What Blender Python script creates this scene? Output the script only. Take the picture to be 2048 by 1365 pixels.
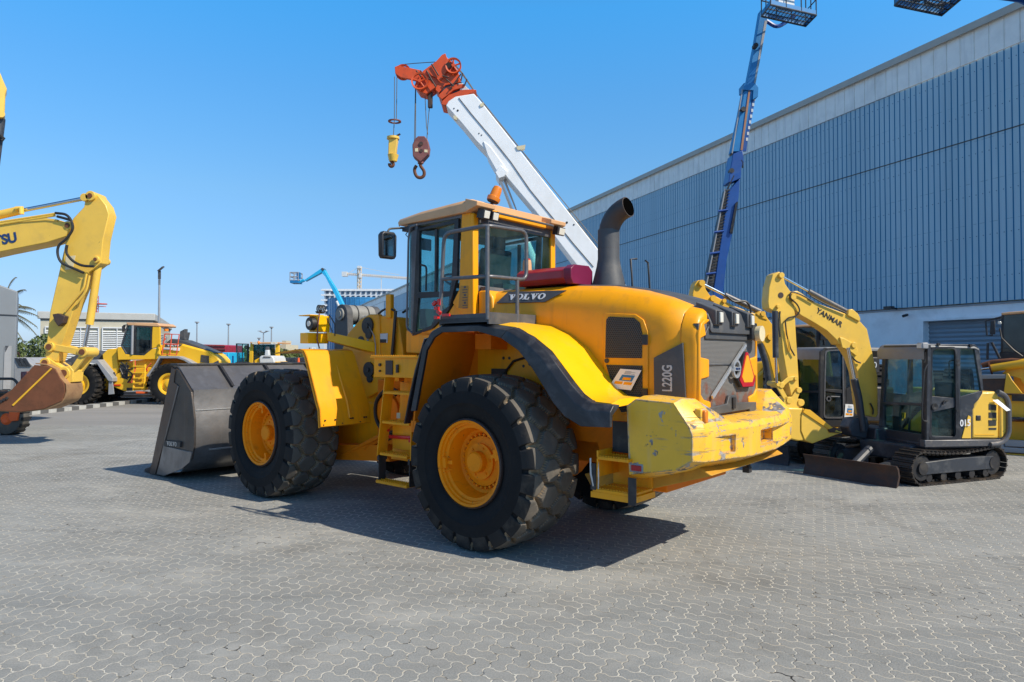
import bpy, bmesh, math, random
from mathutils import Vector, Matrix
PI = math.pi; R = math.radians
for o in list(bpy.data.objects): bpy.data.objects.remove(o)
S = bpy.context.scene; COL = S.collection
# ------------------------------------------------------------- camera
FPX, HOR, CAMH = 1380.0, 709.0, 1.82
PITCH = math.atan((HOR - 682.5) / FPX)
cam = bpy.data.cameras.new('camera'); camo = bpy.data.objects.new('camera', cam); COL.objects.link(camo)
cam.sensor_width = 36; cam.lens = FPX / 2048 * 36; cam.clip_start = .1; cam.clip_end = 4000
camo.location = (0, 0, CAMH); camo.rotation_euler = (PI / 2 + PITCH, 0, 0)
S.camera = camo
S.render.resolution_x = 1024; S.render.resolution_y = 682
# ------------------------------------------------------------- light
SUNV = Vector((0.908, -0.538, 1.0)).normalized()          # towards the sun
w = bpy.data.worlds.new('World'); S.world = w; w.use_nodes = True
nt = w.node_tree; bg = nt.nodes['Background']
sky = nt.nodes.new('ShaderNodeTexSky'); sky.sky_type = 'NISHITA'; sky.sun_disc = False
sky.sun_elevation = math.asin(SUNV.z); sky.sun_rotation = math.atan2(SUNV.x, SUNV.y)
sky.air_density = 1.0; sky.dust_density = 0.6; sky.ozone_density = 2.5; sky.altitude = 0
bg.inputs[1].default_value = 0.15
tcw = nt.nodes.new('ShaderNodeTexCoord'); sxw = nt.nodes.new('ShaderNodeSeparateXYZ'); nt.links.new(tcw.outputs['Generated'], sxw.inputs[0])
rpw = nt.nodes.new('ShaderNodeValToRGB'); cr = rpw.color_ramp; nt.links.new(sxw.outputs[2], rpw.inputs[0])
for k_, (ps, cl_) in enumerate(((0, (.51, .66, 1.05)), (.075, (.49, .60, .83)), (.22, (.57, .85, .98)), (.35, (.47, 1.02, 1.27)), (.45, (.36, 1.2, 1.55)), (.56, (.50, 1.1, 1.35)), (.68, (.56, .56, .60)), (1, (.60, .54, .55)))):  # unseen upper stops are made neutral to warm the light on shaded paint
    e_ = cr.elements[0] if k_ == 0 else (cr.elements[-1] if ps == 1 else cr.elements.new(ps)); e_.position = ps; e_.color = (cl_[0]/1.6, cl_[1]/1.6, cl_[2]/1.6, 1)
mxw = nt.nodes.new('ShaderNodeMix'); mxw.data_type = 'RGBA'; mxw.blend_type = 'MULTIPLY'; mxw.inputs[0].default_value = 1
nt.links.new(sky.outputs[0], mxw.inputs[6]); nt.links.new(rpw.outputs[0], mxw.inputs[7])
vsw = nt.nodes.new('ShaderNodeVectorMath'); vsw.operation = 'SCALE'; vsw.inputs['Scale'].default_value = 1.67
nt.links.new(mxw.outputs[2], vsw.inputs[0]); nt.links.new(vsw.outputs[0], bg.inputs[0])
sl = bpy.data.lights.new('sun', 'SUN'); sl.energy = 5.0; sl.angle = R(.5); sl.color = (1, .90, .74)
so = bpy.data.objects.new('sun', sl); COL.objects.link(so)
so.rotation_euler = SUNV.to_track_quat('Z', 'Y').to_euler()
S.view_settings.view_transform = 'Standard'; S.view_settings.look = 'None'
S.view_settings.exposure = 0.15; S.view_settings.gamma = 1

# ------------------------------------------------------------- helpers
def ray(px, py):
    u = (px - 1024) / FPX; v = (682.5 - py) / FPX
    c, s = math.cos(PITCH), math.sin(PITCH)
    return Vector((u, c - s * v, s + c * v))
def at(px, py, Y):
    r = ray(px, py); return r * (Y / r.y) + Vector((0, 0, CAMH))
def gnd(px, py, z=0):
    r = ray(px, py); return r * ((z - CAMH) / r.z) + Vector((0, 0, CAMH))
def pp(s): return [tuple(map(float, q.split(','))) for q in s.split()]
class Fr:
    """a machine's own upright frame: x forward, y left, z up, origin on the ground"""
    def __init__(f, O, h):
        f.O = Vector((O[0], O[1], 0)); f.x = Vector((h[0], h[1], 0)).normalized()
        f.y = Vector((-f.x.y, f.x.x, 0)); f.z = Vector((0, 0, 1)); f.rz = math.atan2(f.x.y, f.x.x)
    def L(f, px, py, x=None, y=None, z=None):
        n, k = (f.x, x) if x is not None else (f.y, y) if y is not None else (f.z, z)
        r = ray(px, py); c = Vector((0, 0, CAMH)); t = ((f.O + n * k - c) @ n) / (r @ n)
        P = c + r * t - f.O; return Vector((P @ f.x, P @ f.y, P.z))
    def side(f, s, y): return [(p.x, p.z) for p in (f.L(a, b, y=y) for a, b in pp(s))]
    def back(f, s, x): return [(p.y, p.z) for p in (f.L(a, b, x=x) for a, b in pp(s))]
    def world(f, p): return f.O + f.x * p[0] + f.y * p[1] + f.z * p[2]

APART = {'rear_pillar', 'step_strap', 'pivot_pin', 'pin_face', 'hood_bracket', 'rim_clamp', 'side_plate', 'rubber_strap', 'safety_tag', 'boom_mark', 'rope_guide', 'boom_hole', 'red_lock', 'lamp_recess',
         'hinge', 'hydraulic_hose', 'brake_hose', 'lid_panel', 'bucket_bolt', 'track_slot', 'tray_clip', 'engine_bay', 'pivot_seal', 'boom_hose', 'boom_mark', 'label_plate', 'handrail', 'door_handle', 'side_rib', 'axle_cap', 'window_band', 'jib_bracket', 'rear_lamp', 'arch_wall', 'shell_rib', 'weld_seam', 'counter_jib_block', 'blade_arm', 'cab_console', 'control_console'}
class MB:
    def __init__(s): s.v = []; s.f = []; s.m = []; s.i = 0; s.M = None
    def add(s, vs, fs):
        n = len(s.v)
        for p in vs:
            p = Vector(p); s.v.append(s.M @ p if s.M is not None else p)
        for q in fs: s.f.append([n + a for a in q]); s.m.append(s.i)
        return s
    def box(s, c, d, rot=None):
        vs = []
        for z in (-.5, .5):
            for x, y in ((-.5, -.5), (.5, -.5), (.5, .5), (-.5, .5)):
                p = Vector((x * d[0], y * d[1], z * d[2]))
                if rot is not None: p = rot @ p
                vs.append(p + Vector(c))
        return s.add(vs, [(3, 2, 1, 0), (4, 5, 6, 7), (0, 1, 5, 4), (1, 2, 6, 5), (2, 3, 7, 6), (3, 0, 4, 7)])
    def bb(s, x0, x1, y0, y1, z0, z1): return s.box(((x0+x1)/2, (y0+y1)/2, (z0+z1)/2), (abs(x1-x0), abs(y1-y0), abs(z1-z0)))
    def hexa(s, v): return s.add(v, [(3, 2, 1, 0), (4, 5, 6, 7), (0, 1, 5, 4), (1, 2, 6, 5), (2, 3, 7, 6), (3, 0, 4, 7)])
    def prism(s, poly, a, b, ax='y'):
        f = {'y': lambda p, t: (p[0], t, p[1]), 'x': lambda p, t: (t, p[0], p[1]), 'z': lambda p, t: (p[0], p[1], t)}[ax]
        n = len(poly)
        return s.add([f(p, a) for p in poly] + [f(p, b) for p in poly],
                     [list(range(n))[::-1], list(range(n, 2*n))] + [(i, (i+1) % n, n+(i+1) % n, n+i) for i in range(n)])
    def ringprism(s, outer, inner, a, b, ax='y'):
        f = {'y': lambda p, t: (p[0], t, p[1]), 'x': lambda p, t: (t, p[0], p[1]), 'z': lambda p, t: (p[0], p[1], t)}[ax]
        n = len(outer); vs = [f(p, t) for t in (a, b) for q in (outer, inner) for p in q]; fs = []
        for i in range(n):
            j = (i+1) % n
            fs += [(i, j, n+j, n+i), (2*n+i, 3*n+i, 3*n+j, 2*n+j), (i, 2*n+i, 2*n+j, j), (n+i, n+j, 3*n+j, 3*n+i)]
        return s.add(vs, fs)
    def loft(s, rings, caps=True, closed=True):
        n = len(rings[0]); vs = [p for r in rings for p in r]; fs = []
        for k in range(len(rings)-1):
            for i in range(n if closed else n-1):
                j = (i+1) % n; fs.append((k*n+i, k*n+j, (k+1)*n+j, (k+1)*n+i))
        if caps and closed: fs += [list(range(n))[::-1], [(len(rings)-1)*n+i for i in range(n)]]
        return s.add(vs, fs)
    def cyl(s, p0, p1, r0, r1=None, n=18, caps=True):
        p0 = Vector(p0); p1 = Vector(p1); r1 = r0 if r1 is None else r1
        q = (p1-p0).to_track_quat('Z', 'Y'); rs = []
        for p, r in ((p0, r0), (p1, r1)):
            rs.append([p + q @ Vector((r*math.cos(2*PI*i/n), r*math.sin(2*PI*i/n), 0)) for i in range(n)])
        return s.loft(rs, caps)
    def tube(s, pts, r, n=8, rad=0, seg=4, radii=None):
        pts = [Vector(p) for p in pts]
        if rad:
            out = [pts[0]]
            for i in range(1, len(pts)-1):
                a, b, c = pts[i-1], pts[i], pts[i+1]; d = min(rad, (a-b).length*.49, (c-b).length*.49)
                u = b+(a-b).normalized()*d; v = b+(c-b).normalized()*d
                for k in range(seg+1):
                    t = k/seg; out.append(u*(1-t)**2+b*2*t*(1-t)+v*t*t)
            pts = out+[pts[-1]]
        rs = []; up = None
        for i, p in enumerate(pts):
            d = (pts[min(i+1, len(pts)-1)]-pts[max(i-1, 0)]).normalized()
            if up is None: up = d.orthogonal().normalized()
            up = (up-d*up.dot(d)); up = up.normalized() if up.length > 1e-4 else d.orthogonal().normalized()
            sd = d.cross(up); rr = radii[i] if radii else r
            rs.append([p+(up*math.cos(2*PI*k/n)+sd*math.sin(2*PI*k/n))*rr for k in range(n)])
        return s.loft(rs)
    def lathe(s, prof, c=(0, 0, 0), n=32, ax='y', a0=0, caps=True):
        c = Vector(c); rings = []
        for r, h in prof:
            ring = []
            for i in range(n):
                a = a0+2*PI*i/n; x, y = r*math.cos(a), r*math.sin(a)
                ring.append(c+Vector({'y': (x, h, y), 'z': (x, y, h), 'x': (h, x, y)}[ax]))
            rings.append(ring)
        return s.loft(rings, caps=caps)
    def sph(s, c, r, n=12, sq=(1, 1, 1)):
        return s.add(*_sph(Vector(c), r, n, sq))
    def pieces(s):
        up = list(range(len(s.v)))
        def fd(a):
            while up[a] != a: up[a] = up[up[a]]; a = up[a]
            return a
        for f in s.f:
            for a in f[1:]: up[fd(a)] = fd(f[0])
        g = {}
        for f, m in zip(s.f, s.m): g.setdefault(fd(f[0]), []).append((f, m))
        out = []
        for fs in g.values():
            q = MB(); ix = {}
            for f, m in fs:
                for a in f:
                    if a not in ix: ix[a] = len(q.v); q.v.append(s.v[a])
                q.f.append([ix[a] for a in f]); q.m.append(m)
            out.append(q)
        return out
    def build(s, name, mat, parent=None, bevel=0, seg=2, angle=35, loc=None, flat=False, tag=None):
        if name in APART:
            ps = s.pieces()
            if 1 < len(ps) < 25:
                return [q._build(name, mat, parent, bevel, seg, angle, loc, flat) for q in ps][0]
        return s._build(name, mat, parent, bevel, seg, angle, loc, flat)
    def _build(s, name, mat, parent=None, bevel=0, seg=2, angle=35, loc=None, flat=False, tag=None):
        me = bpy.data.meshes.new(name); me.from_pydata([tuple(p) for p in s.v], [], s.f)
        for m in (mat if isinstance(mat, (list, tuple)) else [mat]): me.materials.append(m)
        me.polygons.foreach_set('material_index', s.m)
        b = bmesh.new(); b.from_mesh(me); bmesh.ops.recalc_face_normals(b, faces=b.faces); b.to_mesh(me); b.free()
        if not flat: me.shade_smooth(); me.set_sharp_from_angle(angle=R(angle))
        o = bpy.data.objects.new(name, me); COL.objects.link(o)
        if parent: o.parent = parent
        if loc: o.location = loc
        if bevel:
            bv = o.modifiers.new('bevel', 'BEVEL'); bv.width = bevel; bv.segments = seg; bv.limit_method = 'ANGLE'
            bv.angle_limit = R(35); bv.harden_normals = False
        return o
def _sph(c, r, n, sq):
    vs = []; fs = []; m = n//2
    for i in range(m+1):
        t = PI*i/m
        for j in range(n):
            a = 2*PI*j/n
            vs.append(c+Vector((r*sq[0]*math.sin(t)*math.cos(a), r*sq[1]*math.sin(t)*math.sin(a), r*sq[2]*math.cos(t))))
    for i in range(m):
        for j in range(n): fs.append((i*n+j, i*n+(j+1) % n, (i+1)*n+(j+1) % n, (i+1)*n+j))
    return vs, fs
def thing(name, label, cat, loc=(0, 0, 0), rz=0, group=None, kind=None):
    o = bpy.data.objects.new(name, None); COL.objects.link(o); o.location = loc; o.rotation_euler = (0, 0, rz)
    return tag(o, label, cat, group, kind)
def tag(o, label=None, cat=None, group=None, kind=None):
    if label: o['label'] = label
    if cat: o['category'] = cat
    if group: o['group'] = group
    if kind: o['kind'] = kind
    return o
def copy_tree(o, parent=None):
    c = o.copy(); COL.objects.link(c); c.parent = parent
    for ch in list(o.children): copy_tree(ch, c)
    return c
def cut(o, *cs):
    for q_ in cs: _cut(o, q_)
    return o
def _cut(o, cutter_mb):
    c = cutter_mb.build('cutter', o.data.materials[0]); c.parent = o.parent
    m = o.modifiers.new('cut', 'BOOLEAN'); m.object = c; m.operation = 'DIFFERENCE'; m.solver = 'EXACT'
    dg = bpy.context.evaluated_depsgraph_get(); dg.update()
    me = bpy.data.meshes.new_from_object(o.evaluated_get(dg)); o.modifiers.clear(); o.data = me
    bpy.data.objects.remove(c); me.shade_smooth(); me.set_sharp_from_angle(angle=R(35)); return o
def text(s, name, mat, parent, M, size, ext=.002, off=0.0, sx=1, shear=0):
    cu = bpy.data.curves.new(name, 'FONT'); cu.body = s; cu.size = size; cu.extrude = ext; cu.offset = off
    cu.align_x = 'CENTER'; cu.align_y = 'CENTER'; cu.shear = shear
    t = bpy.data.objects.new('t', cu); COL.objects.link(t)
    dg = bpy.context.evaluated_depsgraph_get(); dg.update()
    me = bpy.data.meshes.new_from_object(t.evaluated_get(dg)); bpy.data.objects.remove(t)
    me.materials.clear(); me.materials.append(mat)
    me.transform(M @ Matrix.Diagonal((sx, 1, 1, 1)))
    o = bpy.data.objects.new(name, me); COL.objects.link(o); o.parent = parent; return o
def basis(o, u, v):
    """matrix taking local (x, y, z) to origin + x*u + y*v + z*n"""
    u = Vector(u).normalized(); v = Vector(v).normalized(); n = u.cross(v)
    return Matrix(((u.x, v.x, n.x, o[0]), (u.y, v.y, n.y, o[1]), (u.z, v.z, n.z, o[2]), (0, 0, 0, 1)))
def slab_letters(word, h=1.0):
    """slab-serif lettering as 2D polygons, height h, centred"""
    out = []; x = 0
    def ring(cx, rx, ry, tx, ty):
        n = 20; o = [(cx+rx*math.cos(2*PI*i/n), .5+ry*math.sin(2*PI*i/n)) for i in range(n)]
        q = [(cx+(rx-tx)*math.cos(2*PI*i/n), .5+(ry-ty)*math.sin(2*PI*i/n)) for i in range(n)]
        return [[o[i], o[(i+1) % n], q[(i+1) % n], q[i]] for i in range(n)]
    for c in word:
        if c == 'V':
            out += [[(x+.08, 1), (x+.42, 1), (x+.64, .33), (x+.52, 0)], [(x+.95, 1), (x+.8, 1), (x+.52, 0), (x+.62, 0)],
                    [(x-.02, 1), (x+.5, 1), (x+.5, .88), (x-.02, .88)], [(x+.68, 1), (x+1.04, 1), (x+1.04, .88), (x+.68, .88)]]; x += 1.08
        elif c == 'O': out += [[(a+x, b) for a, b in q] for q in ring(.5, .48, .52, .24, .13)]; x += 1.06
        elif c == 'L':
            out += [[(x+.12, 0), (x+.4, 0), (x+.4, 1), (x+.12, 1)], [(x, 0), (x+.84, 0), (x+.84, .14), (x, .14)],
                    [(x, .88), (x+.52, .88), (x+.52, 1), (x, 1)], [(x+.7, .1), (x+.84, .1), (x+.84, .4), (x+.76, .4)]]; x += .92
    return [[((a-x/2)*h, (b-.5)*h) for a, b in q] for q in out]

# ------------------------------------------------------------- materials
def nodes(name):
    m = bpy.data.materials.new(name); m.use_nodes = True; t = m.node_tree
    return m, t, t.nodes['Principled BSDF']
class NG:
    def __init__(s, t): s.t = t
    def n(s, typ, **k):
        x = s.t.nodes.new('ShaderNode'+typ)
        for a, b in k.items(): setattr(x, a, b)
        return x
    def lk(s, a, b): s.t.links.new(a, b)
    def put(s, inp, v):
        if isinstance(v, bpy.types.NodeSocket): s.t.links.new(v, inp)
        else: inp.default_value = v
    def m(s, op, a, b=0.0, c=None, clamp=False):
        x = s.n('Math', operation=op, use_clamp=clamp); s.put(x.inputs[0], a); s.put(x.inputs[1], b)
        if c is not None: s.put(x.inputs[2], c)
        return x.outputs[0]
    def noise(s, vec, scale, detail=4, rough=.55, dist=0):
        x = s.n('TexNoise'); x.inputs['Scale'].default_value = scale; x.inputs['Detail'].default_value = detail
        x.inputs['Roughness'].default_value = rough; x.inputs['Distortion'].default_value = dist
        if vec is not None: s.lk(vec, x.inputs['Vector'])
        return x.outputs[0]
    def step(s, v, a, b):
        x = s.n('MapRange'); s.put(x.inputs[0], v); x.inputs[1].default_value = a; x.inputs[2].default_value = b
        return x.outputs[0]
    def mix(s, f, a, b):
        x = s.n('Mix', data_type='RGBA'); s.put(x.inputs[0], f)
        for i, v in ((6, a), (7, b)):
            if isinstance(v, bpy.types.NodeSocket): s.lk(v, x.inputs[i])
            else: x.inputs[i].default_value = (*v[:3], 1)
        return x.outputs[2]
    def scale(s, vec, sc):
        x = s.n('VectorMath', operation='MULTIPLY'); s.lk(vec, x.inputs[0]); x.inputs[1].default_value = sc; return x.outputs[0]
def paint(name, col, rough=.45, metal=0.0, var=.12, dirt=None, chips=None, bump=0.0, bs=60, coat=0.0, streak=None, spec=.5):
    """painted / rough material: broad fading, dust or dirt patches, paint chips, vertical streaks"""
    m, t, b = nodes(name); g = NG(t); tc = g.n('TexCoord').outputs['Object']
    c2 = tuple(c*(1-var) for c in col); c3 = tuple(min(1, c*(1+var*.7)) for c in col)
    c = g.mix(g.step(g.noise(tc, 2.3, 5), .3, .7), c2, c3)
    r = g.m('ADD', rough-.08, g.m('MULTIPLY', g.noise(tc, 7, 5), .16))
    if streak:
        sc, amt, sz = streak
        f = g.m('MULTIPLY', g.step(g.noise(g.scale(tc, (sz, sz, sz*.09)), 1, 5, .6), .52, .72), amt); c = g.mix(f, c, sc)
    if dirt:
        dc, amt, sz = dirt
        f = g.m('MULTIPLY', g.step(g.noise(tc, sz, 8, .65, .4), .5, .72), amt); c = g.mix(f, c, dc); r = g.m('ADD', r, g.m('MULTIPLY', f, .3))
    if chips:
        cc, th, sz, st = chips
        f = g.step(g.noise(g.scale(tc, (sz*st[0], sz*st[1], sz*st[2])), 1, 6, .6, .6), th, th+.02); c = g.mix(f, c, cc)
        f2 = g.step(g.noise(tc, sz*.4, 3), .5, .56); r = g.m('ADD', r, g.m('MULTIPLY', f, .25))
    g.lk(c, b.inputs['Base Color']); g.lk(r, b.inputs['Roughness']); b.inputs['Metallic'].default_value = metal
    b.inputs['Coat Weight'].default_value = coat; b.inputs['Coat Roughness'].default_value = .12
    b.inputs['Specular IOR Level'].default_value = spec
    if bump:
        bn = g.n('Bump'); bn.inputs['Strength'].default_value = bump; bn.inputs['Distance'].default_value = .01
        g.lk(g.noise(tc, bs, 6, .6), bn.inputs['Height']); g.lk(bn.outputs[0], b.inputs['Normal'])
    return m
def glassy(name, tint, refl=.12, dark=.0, dust=.1):
    m, t, b = nodes(name); g = NG(t); t.nodes.remove(b); out = t.nodes['Material Output']
    tr = g.n('BsdfTransparent'); tr.inputs[0].default_value = (*tint, 1)
    gl = g.n('BsdfGlossy'); gl.inputs['Roughness'].default_value = .03; gl.inputs[0].default_value = (.9, .95, 1, 1)
    df = g.n('BsdfDiffuse'); df.inputs[0].default_value = (.28, .33, .33, 1)
    fr = g.n('LayerWeight'); fr.inputs[0].default_value = .5
    fo = g.m('MULTIPLY', g.m('POWER', fr.outputs['Facing'], 4.0), .55)
    m1 = g.n('MixShader'); g.put(m1.inputs[0], g.m('ADD', fo, refl, clamp=True)); g.lk(tr.outputs[0], m1.inputs[1]); g.lk(gl.outputs[0], m1.inputs[2])
    m2 = g.n('MixShader'); tc = g.n('TexCoord').outputs['Object']
    g.put(m2.inputs[0], g.m('MULTIPLY', g.step(g.noise(tc, 5, 6), .35, .75), dust)); g.lk(m1.outputs[0], m2.inputs[1]); g.lk(df.outputs[0], m2.inputs[2])
    g.lk(m2.outputs[0], out.inputs[0]); return m
def mesh_grille(name, col, hole, size=.016, ax=(0, 2)):
    """perforated sheet with staggered round holes"""
    m, t, b = nodes(name); g = NG(t); sp = g.n('SeparateXYZ'); g.lk(g.n('TexCoord').outputs['Object'], sp.inputs[0])
    u = g.m('DIVIDE', sp.outputs[ax[0]], size); v = g.m('DIVIDE', sp.outputs[ax[1]], size*.866)
    row = g.m('FLOOR', v); u2 = g.m('ADD', u, g.m('MULTIPLY', g.m('MODULO', row, 2), .5))
    du = g.m('SUBTRACT', g.m('FRACT', g.m('ADD', u2, 1000)), .5); dv = g.m('MULTIPLY', g.m('SUBTRACT', g.m('FRACT', g.m('ADD', v, 1000)), .5), .866)
    d = g.m('SQRT', g.m('ADD', g.m('MULTIPLY', du, du), g.m('MULTIPLY', dv, dv)))
    f = g.step(d, .40, .34); g.lk(g.mix(f, col, hole), b.inputs['Base Color']); b.inputs['Roughness'].default_value = .6
    bn = g.n('Bump'); bn.invert = True; bn.inputs['Distance'].default_value = .004; g.lk(f, bn.inputs['Height']); g.lk(bn.outputs[0], b.inputs['Normal'])
    return m
dust = (.42, .36, .27)
Y1 = (.88, .355, .004)
M = dict(
 yel=paint('loader_yellow', Y1, .42, var=.06, dirt=((.42, .22, .05), .30, 3), coat=.08, spec=.3, streak=((.30, .15, .03), .28, 9)),
 yel_bright=paint('fender_yellow', (.90, .47, .004), .36, var=.05, coat=.15, spec=.35, dirt=((.5, .33, .08), .25, 4)),
 cw=paint('counterweight_yellow', (.86, .53, .05), .5, var=.08, dirt=((.40, .26, .10), .55, 6), chips=((.17, .155, .15), .585, 11, (.6, .38, 2.0)), bump=.2, bs=40, streak=((.62, .55, .40), .35, 6)),
 orange_in=paint('arch_orange', (.84, .21, .003), .55, var=.08, spec=.25, dirt=((.3, .11, .02), .4, 3)),
 rimy=paint('rim_yellow', (.92, .27, .002), .5, var=.05, spec=.2, dirt=((.30, .10, .01), .35, 9), chips=((.06, .05, .04), .67, 26, (1, 1, 1))),
 blk=paint('black_plastic', (.016, .018, .024), .42, var=.2, dirt=((.14, .14, .15), .35, 5), bump=.1, bs=90),
 blk2=paint('black_paint', (.02, .02, .023), .5, var=.2, dirt=(dust, .12, 5)),
 dkgrey=paint('dark_grey_plastic', (.065, .068, .075), .55, var=.15, dirt=((.2, .18, .15), .4, 4), bump=.1, bs=70),
 grey=paint('grey_paint', (.30, .31, .33), .5, var=.1, dirt=((.15, .14, .13), .3, 6)),
 ltgrey=paint('light_grey_paint', (.55, .57, .58), .5, var=.08, dirt=(dust, .2, 6)),
 rail=paint('rail_grey', (.13, .13, .14), .4, metal=.4, dirt=(dust, .25, 20)),
 chrome=paint('chrome_rod', (.62, .64, .68), .18, metal=1, var=.05),
 steel=paint('bucket_steel', (.25, .245, .25), .36, metal=.7, var=.2, dirt=((.14, .11, .09), .55, 2.5), streak=((.33, .33, .34), .5, 7), bump=.12, bs=30),
 rust=paint('rusty_steel', (.16, .055, .022), .75, var=.25, dirt=((.07, .035, .02), .6, 5), bump=.3, bs=50),
 rustdark=paint('dark_rusty_steel', (.05, .03, .025), .6, var=.3, dirt=((.13, .06, .03), .6, 4), bump=.3, bs=50),
 tan=paint('cab_roof_tan', (.66, .38, .19), .5, var=.08, dirt=((.4, .27, .16), .4, 4)),
 amber=paint('amber_lens', (.75, .22, .02), .25, var=.1), redlens=paint('red_lens', (.6, .02, .02), .25, var=.1),
 red=paint('red_paint', (.33, .008, .02), .35, var=.15, dirt=((.2, .08, .07), .3, 5), coat=.3),
 redorange=paint('crane_orange', (.66, .08, .012), .45, var=.15, dirt=((.2, .05, .02), .5, 4)),
 white=paint('crane_white', (.84, .85, .86), .45, var=.03, dirt=((.55, .5, .43), .2, 1.5), streak=((.55, .5, .4), .12, 3)),
 maroon=paint('hook_block_maroon', (.19, .065, .06), .6, var=.2, dirt=((.28, .17, .12), .5, 7), bump=.2, bs=40),
 rope=paint('steel_rope', (.10, .095, .09), .6, metal=.5),
 hose=paint('rubber_hose', (.02, .02, .02), .5),
 lens=paint('lamp_lens', (.7, .68, .6), .15, var=.05, coat=.5),
 cream=paint('work_lamp_cream', (.7, .6, .38), .35),
 silver=paint('silver_trim', (.6, .61, .62), .3, metal=.6, var=.05),
 blue=paint('lift_blue', (.006, .06, .27), .38, var=.12, dirt=((.05, .12, .25), .3, 2), coat=.2),
 blue2=paint('lift_light_blue', (.010, .17, .42), .4, var=.08),
 skyb=paint('lift_sky_blue', (.02, .42, .74), .4, var=.04),
 exy=paint('excavator_yellow', (.80, .50, .07), .42, var=.07, dirt=((.45, .3, .09), .35, 3), chips=((.12, .07, .03), .70, 12, (1, 1, 1)), coat=.1),
 exg=paint('excavator_gold', (.80, .43, .02), .42, var=.07, dirt=((.4, .24, .06), .3, 3), coat=.1),
 mini=paint('cab_gunmetal', (.032, .038, .05), .45, var=.15, dirt=((.25, .25, .25), .3, 4)),
 minit=paint('cab_roof_grey', (.24, .245, .25), .5, var=.12, dirt=((.3, .2, .12), .3, 4)),
 trk=paint('track_steel', (.04, .036, .034), .5, metal=.35, var=.3, dirt=((.20, .14, .09), .5, 7), bump=.3, bs=40),
 paper=paint('printed_paper', (.78, .79, .8), .6, var=.02), ink=paint('print_ink', (.05, .06, .08), .6),
 navy=paint('letter_navy', (.012, .04, .14), .4), wht=paint('letter_white', (.72, .73, .75), .5), lgy=paint('letter_grey', (.50, .5, .5), .5, var=.03),
 smv=paint('sign_orange', (.95, .36, .01), .35, var=.03), smvr=paint('sign_red', (.42, .01, .015), .3, var=.05),
 seat=paint('seat_fabric', (.03, .035, .04), .85), green=paint('fence_green', (.01, .14, .09), .5),
 cone=paint('cone_orange', (.8, .12, .02), .5),
 glass=glassy('cab_glass_teal', (.66, .86, .86), .03, dust=.07), glassd=glassy('cab_glass_dark', (.16, .30, .34), .06, dust=.12),
 mirror=paint('mirror_glass', (.6, .65, .68), .06, metal=1, var=.02),
 mesh=mesh_grille('perforated_black', (.075, .073, .072), (.004, .004, .004), .020),
)
def radiator_mat():
    m, t, b = nodes('radiator_mesh'); g = NG(t); tc = g.n('TexCoord').outputs['Object']; sp = g.n('SeparateXYZ'); g.lk(tc, sp.inputs[0])
    a = g.m('SINE', g.m('MULTIPLY', sp.outputs[1], 2*PI/.011)); c = g.m('SINE', g.m('MULTIPLY', sp.outputs[2], 2*PI/.011))
    h = g.m('MAXIMUM', a, c)
    base = g.mix(g.step(h, -.6, .8), (.05, .05, .05), (.19, .185, .18))
    low = g.step(sp.outputs[2], 1.66, 1.38)
    ru = g.m('MULTIPLY', g.step(g.m('ADD', g.noise(tc, 5, 6, .6), g.m('MULTIPLY', low, .24)), .66, .76), .75)
    g.lk(g.mix(ru, base, (.20, .055, .02)), b.inputs['Base Color']); b.inputs['Roughness'].default_value = .7
    bn = g.n('Bump'); bn.inputs['Distance'].default_value = .002; g.lk(h, bn.inputs['Height']); g.lk(bn.outputs[0], b.inputs['Normal']); return m
M['rad'] = radiator_mat()
def worn_mat(name, base, edge_r, prim, bare, dirtc):
    """paint scraped along its edges and in fine level scratches, down to primer and bare metal"""
    m, t, b = nodes(name); g = NG(t); tc = g.n('TexCoord').outputs['Object']
    c = g.mix(g.step(g.noise(tc, 2.1, 6), .3, .7), tuple(x*.88 for x in base), tuple(min(1, x*1.05) for x in base))
    c = g.mix(g.m('MULTIPLY', g.step(g.noise(tc, 4, 8, .65), .5, .75), .4), c, dirtc)
    c = g.mix(g.m('MULTIPLY', g.step(g.noise(g.scale(tc, (7, 7, .8)), 1, 6), .52, .74), .35), c, (.50, .46, .36))
    bv = g.n('Bevel', samples=4); bv.inputs[0].default_value = edge_r; ge = g.n('NewGeometry')
    dt = g.n('VectorMath', operation='DOT_PRODUCT'); g.lk(bv.outputs[0], dt.inputs[0]); g.lk(ge.outputs['True Normal'], dt.inputs[1])
    ed = g.step(dt.outputs['Value'], .998, .93)
    w1 = g.noise(tc, 9, 7, .65, .5); scr = g.noise(g.scale(tc, (2.2, 1.4, 26)), 1, 6, .7, .3); reg = g.step(g.noise(tc, 1.6, 4), .42, .54)
    f1 = g.step(g.m('ADD', w1, g.m('MULTIPLY', ed, .15)), .598, .618)
    f2 = g.m('MULTIPLY', g.step(scr, .565, .60), reg)
    f = g.m('MAXIMUM', f1, f2); bare_ = g.mix(g.step(g.noise(tc, 14, 4), .42, .58), prim, bare)
    bare_ = g.mix(g.m('MULTIPLY', g.step(g.noise(tc, 5, 5), .54, .68), .7), bare_, (.20, .075, .03))
    g.lk(g.mix(f, c, bare_), b.inputs['Base Color']); g.lk(g.m('ADD', .42, g.m('MULTIPLY', f, .3)), b.inputs['Roughness'])
    bn = g.n('Bump'); bn.inputs['Strength'].default_value = .5; bn.inputs['Distance'].default_value = .006
    g.lk(g.m('SUBTRACT', g.m('MULTIPLY', g.noise(tc, 6, 5), .8), f), bn.inputs['Height']); g.lk(bn.outputs[0], b.inputs['Normal']); return m
M['cw'] = worn_mat('counterweight_worn', (.90, .50, .035), .03, (.36, .34, .32), (.12, .11, .11), (.55, .33, .10))
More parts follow.
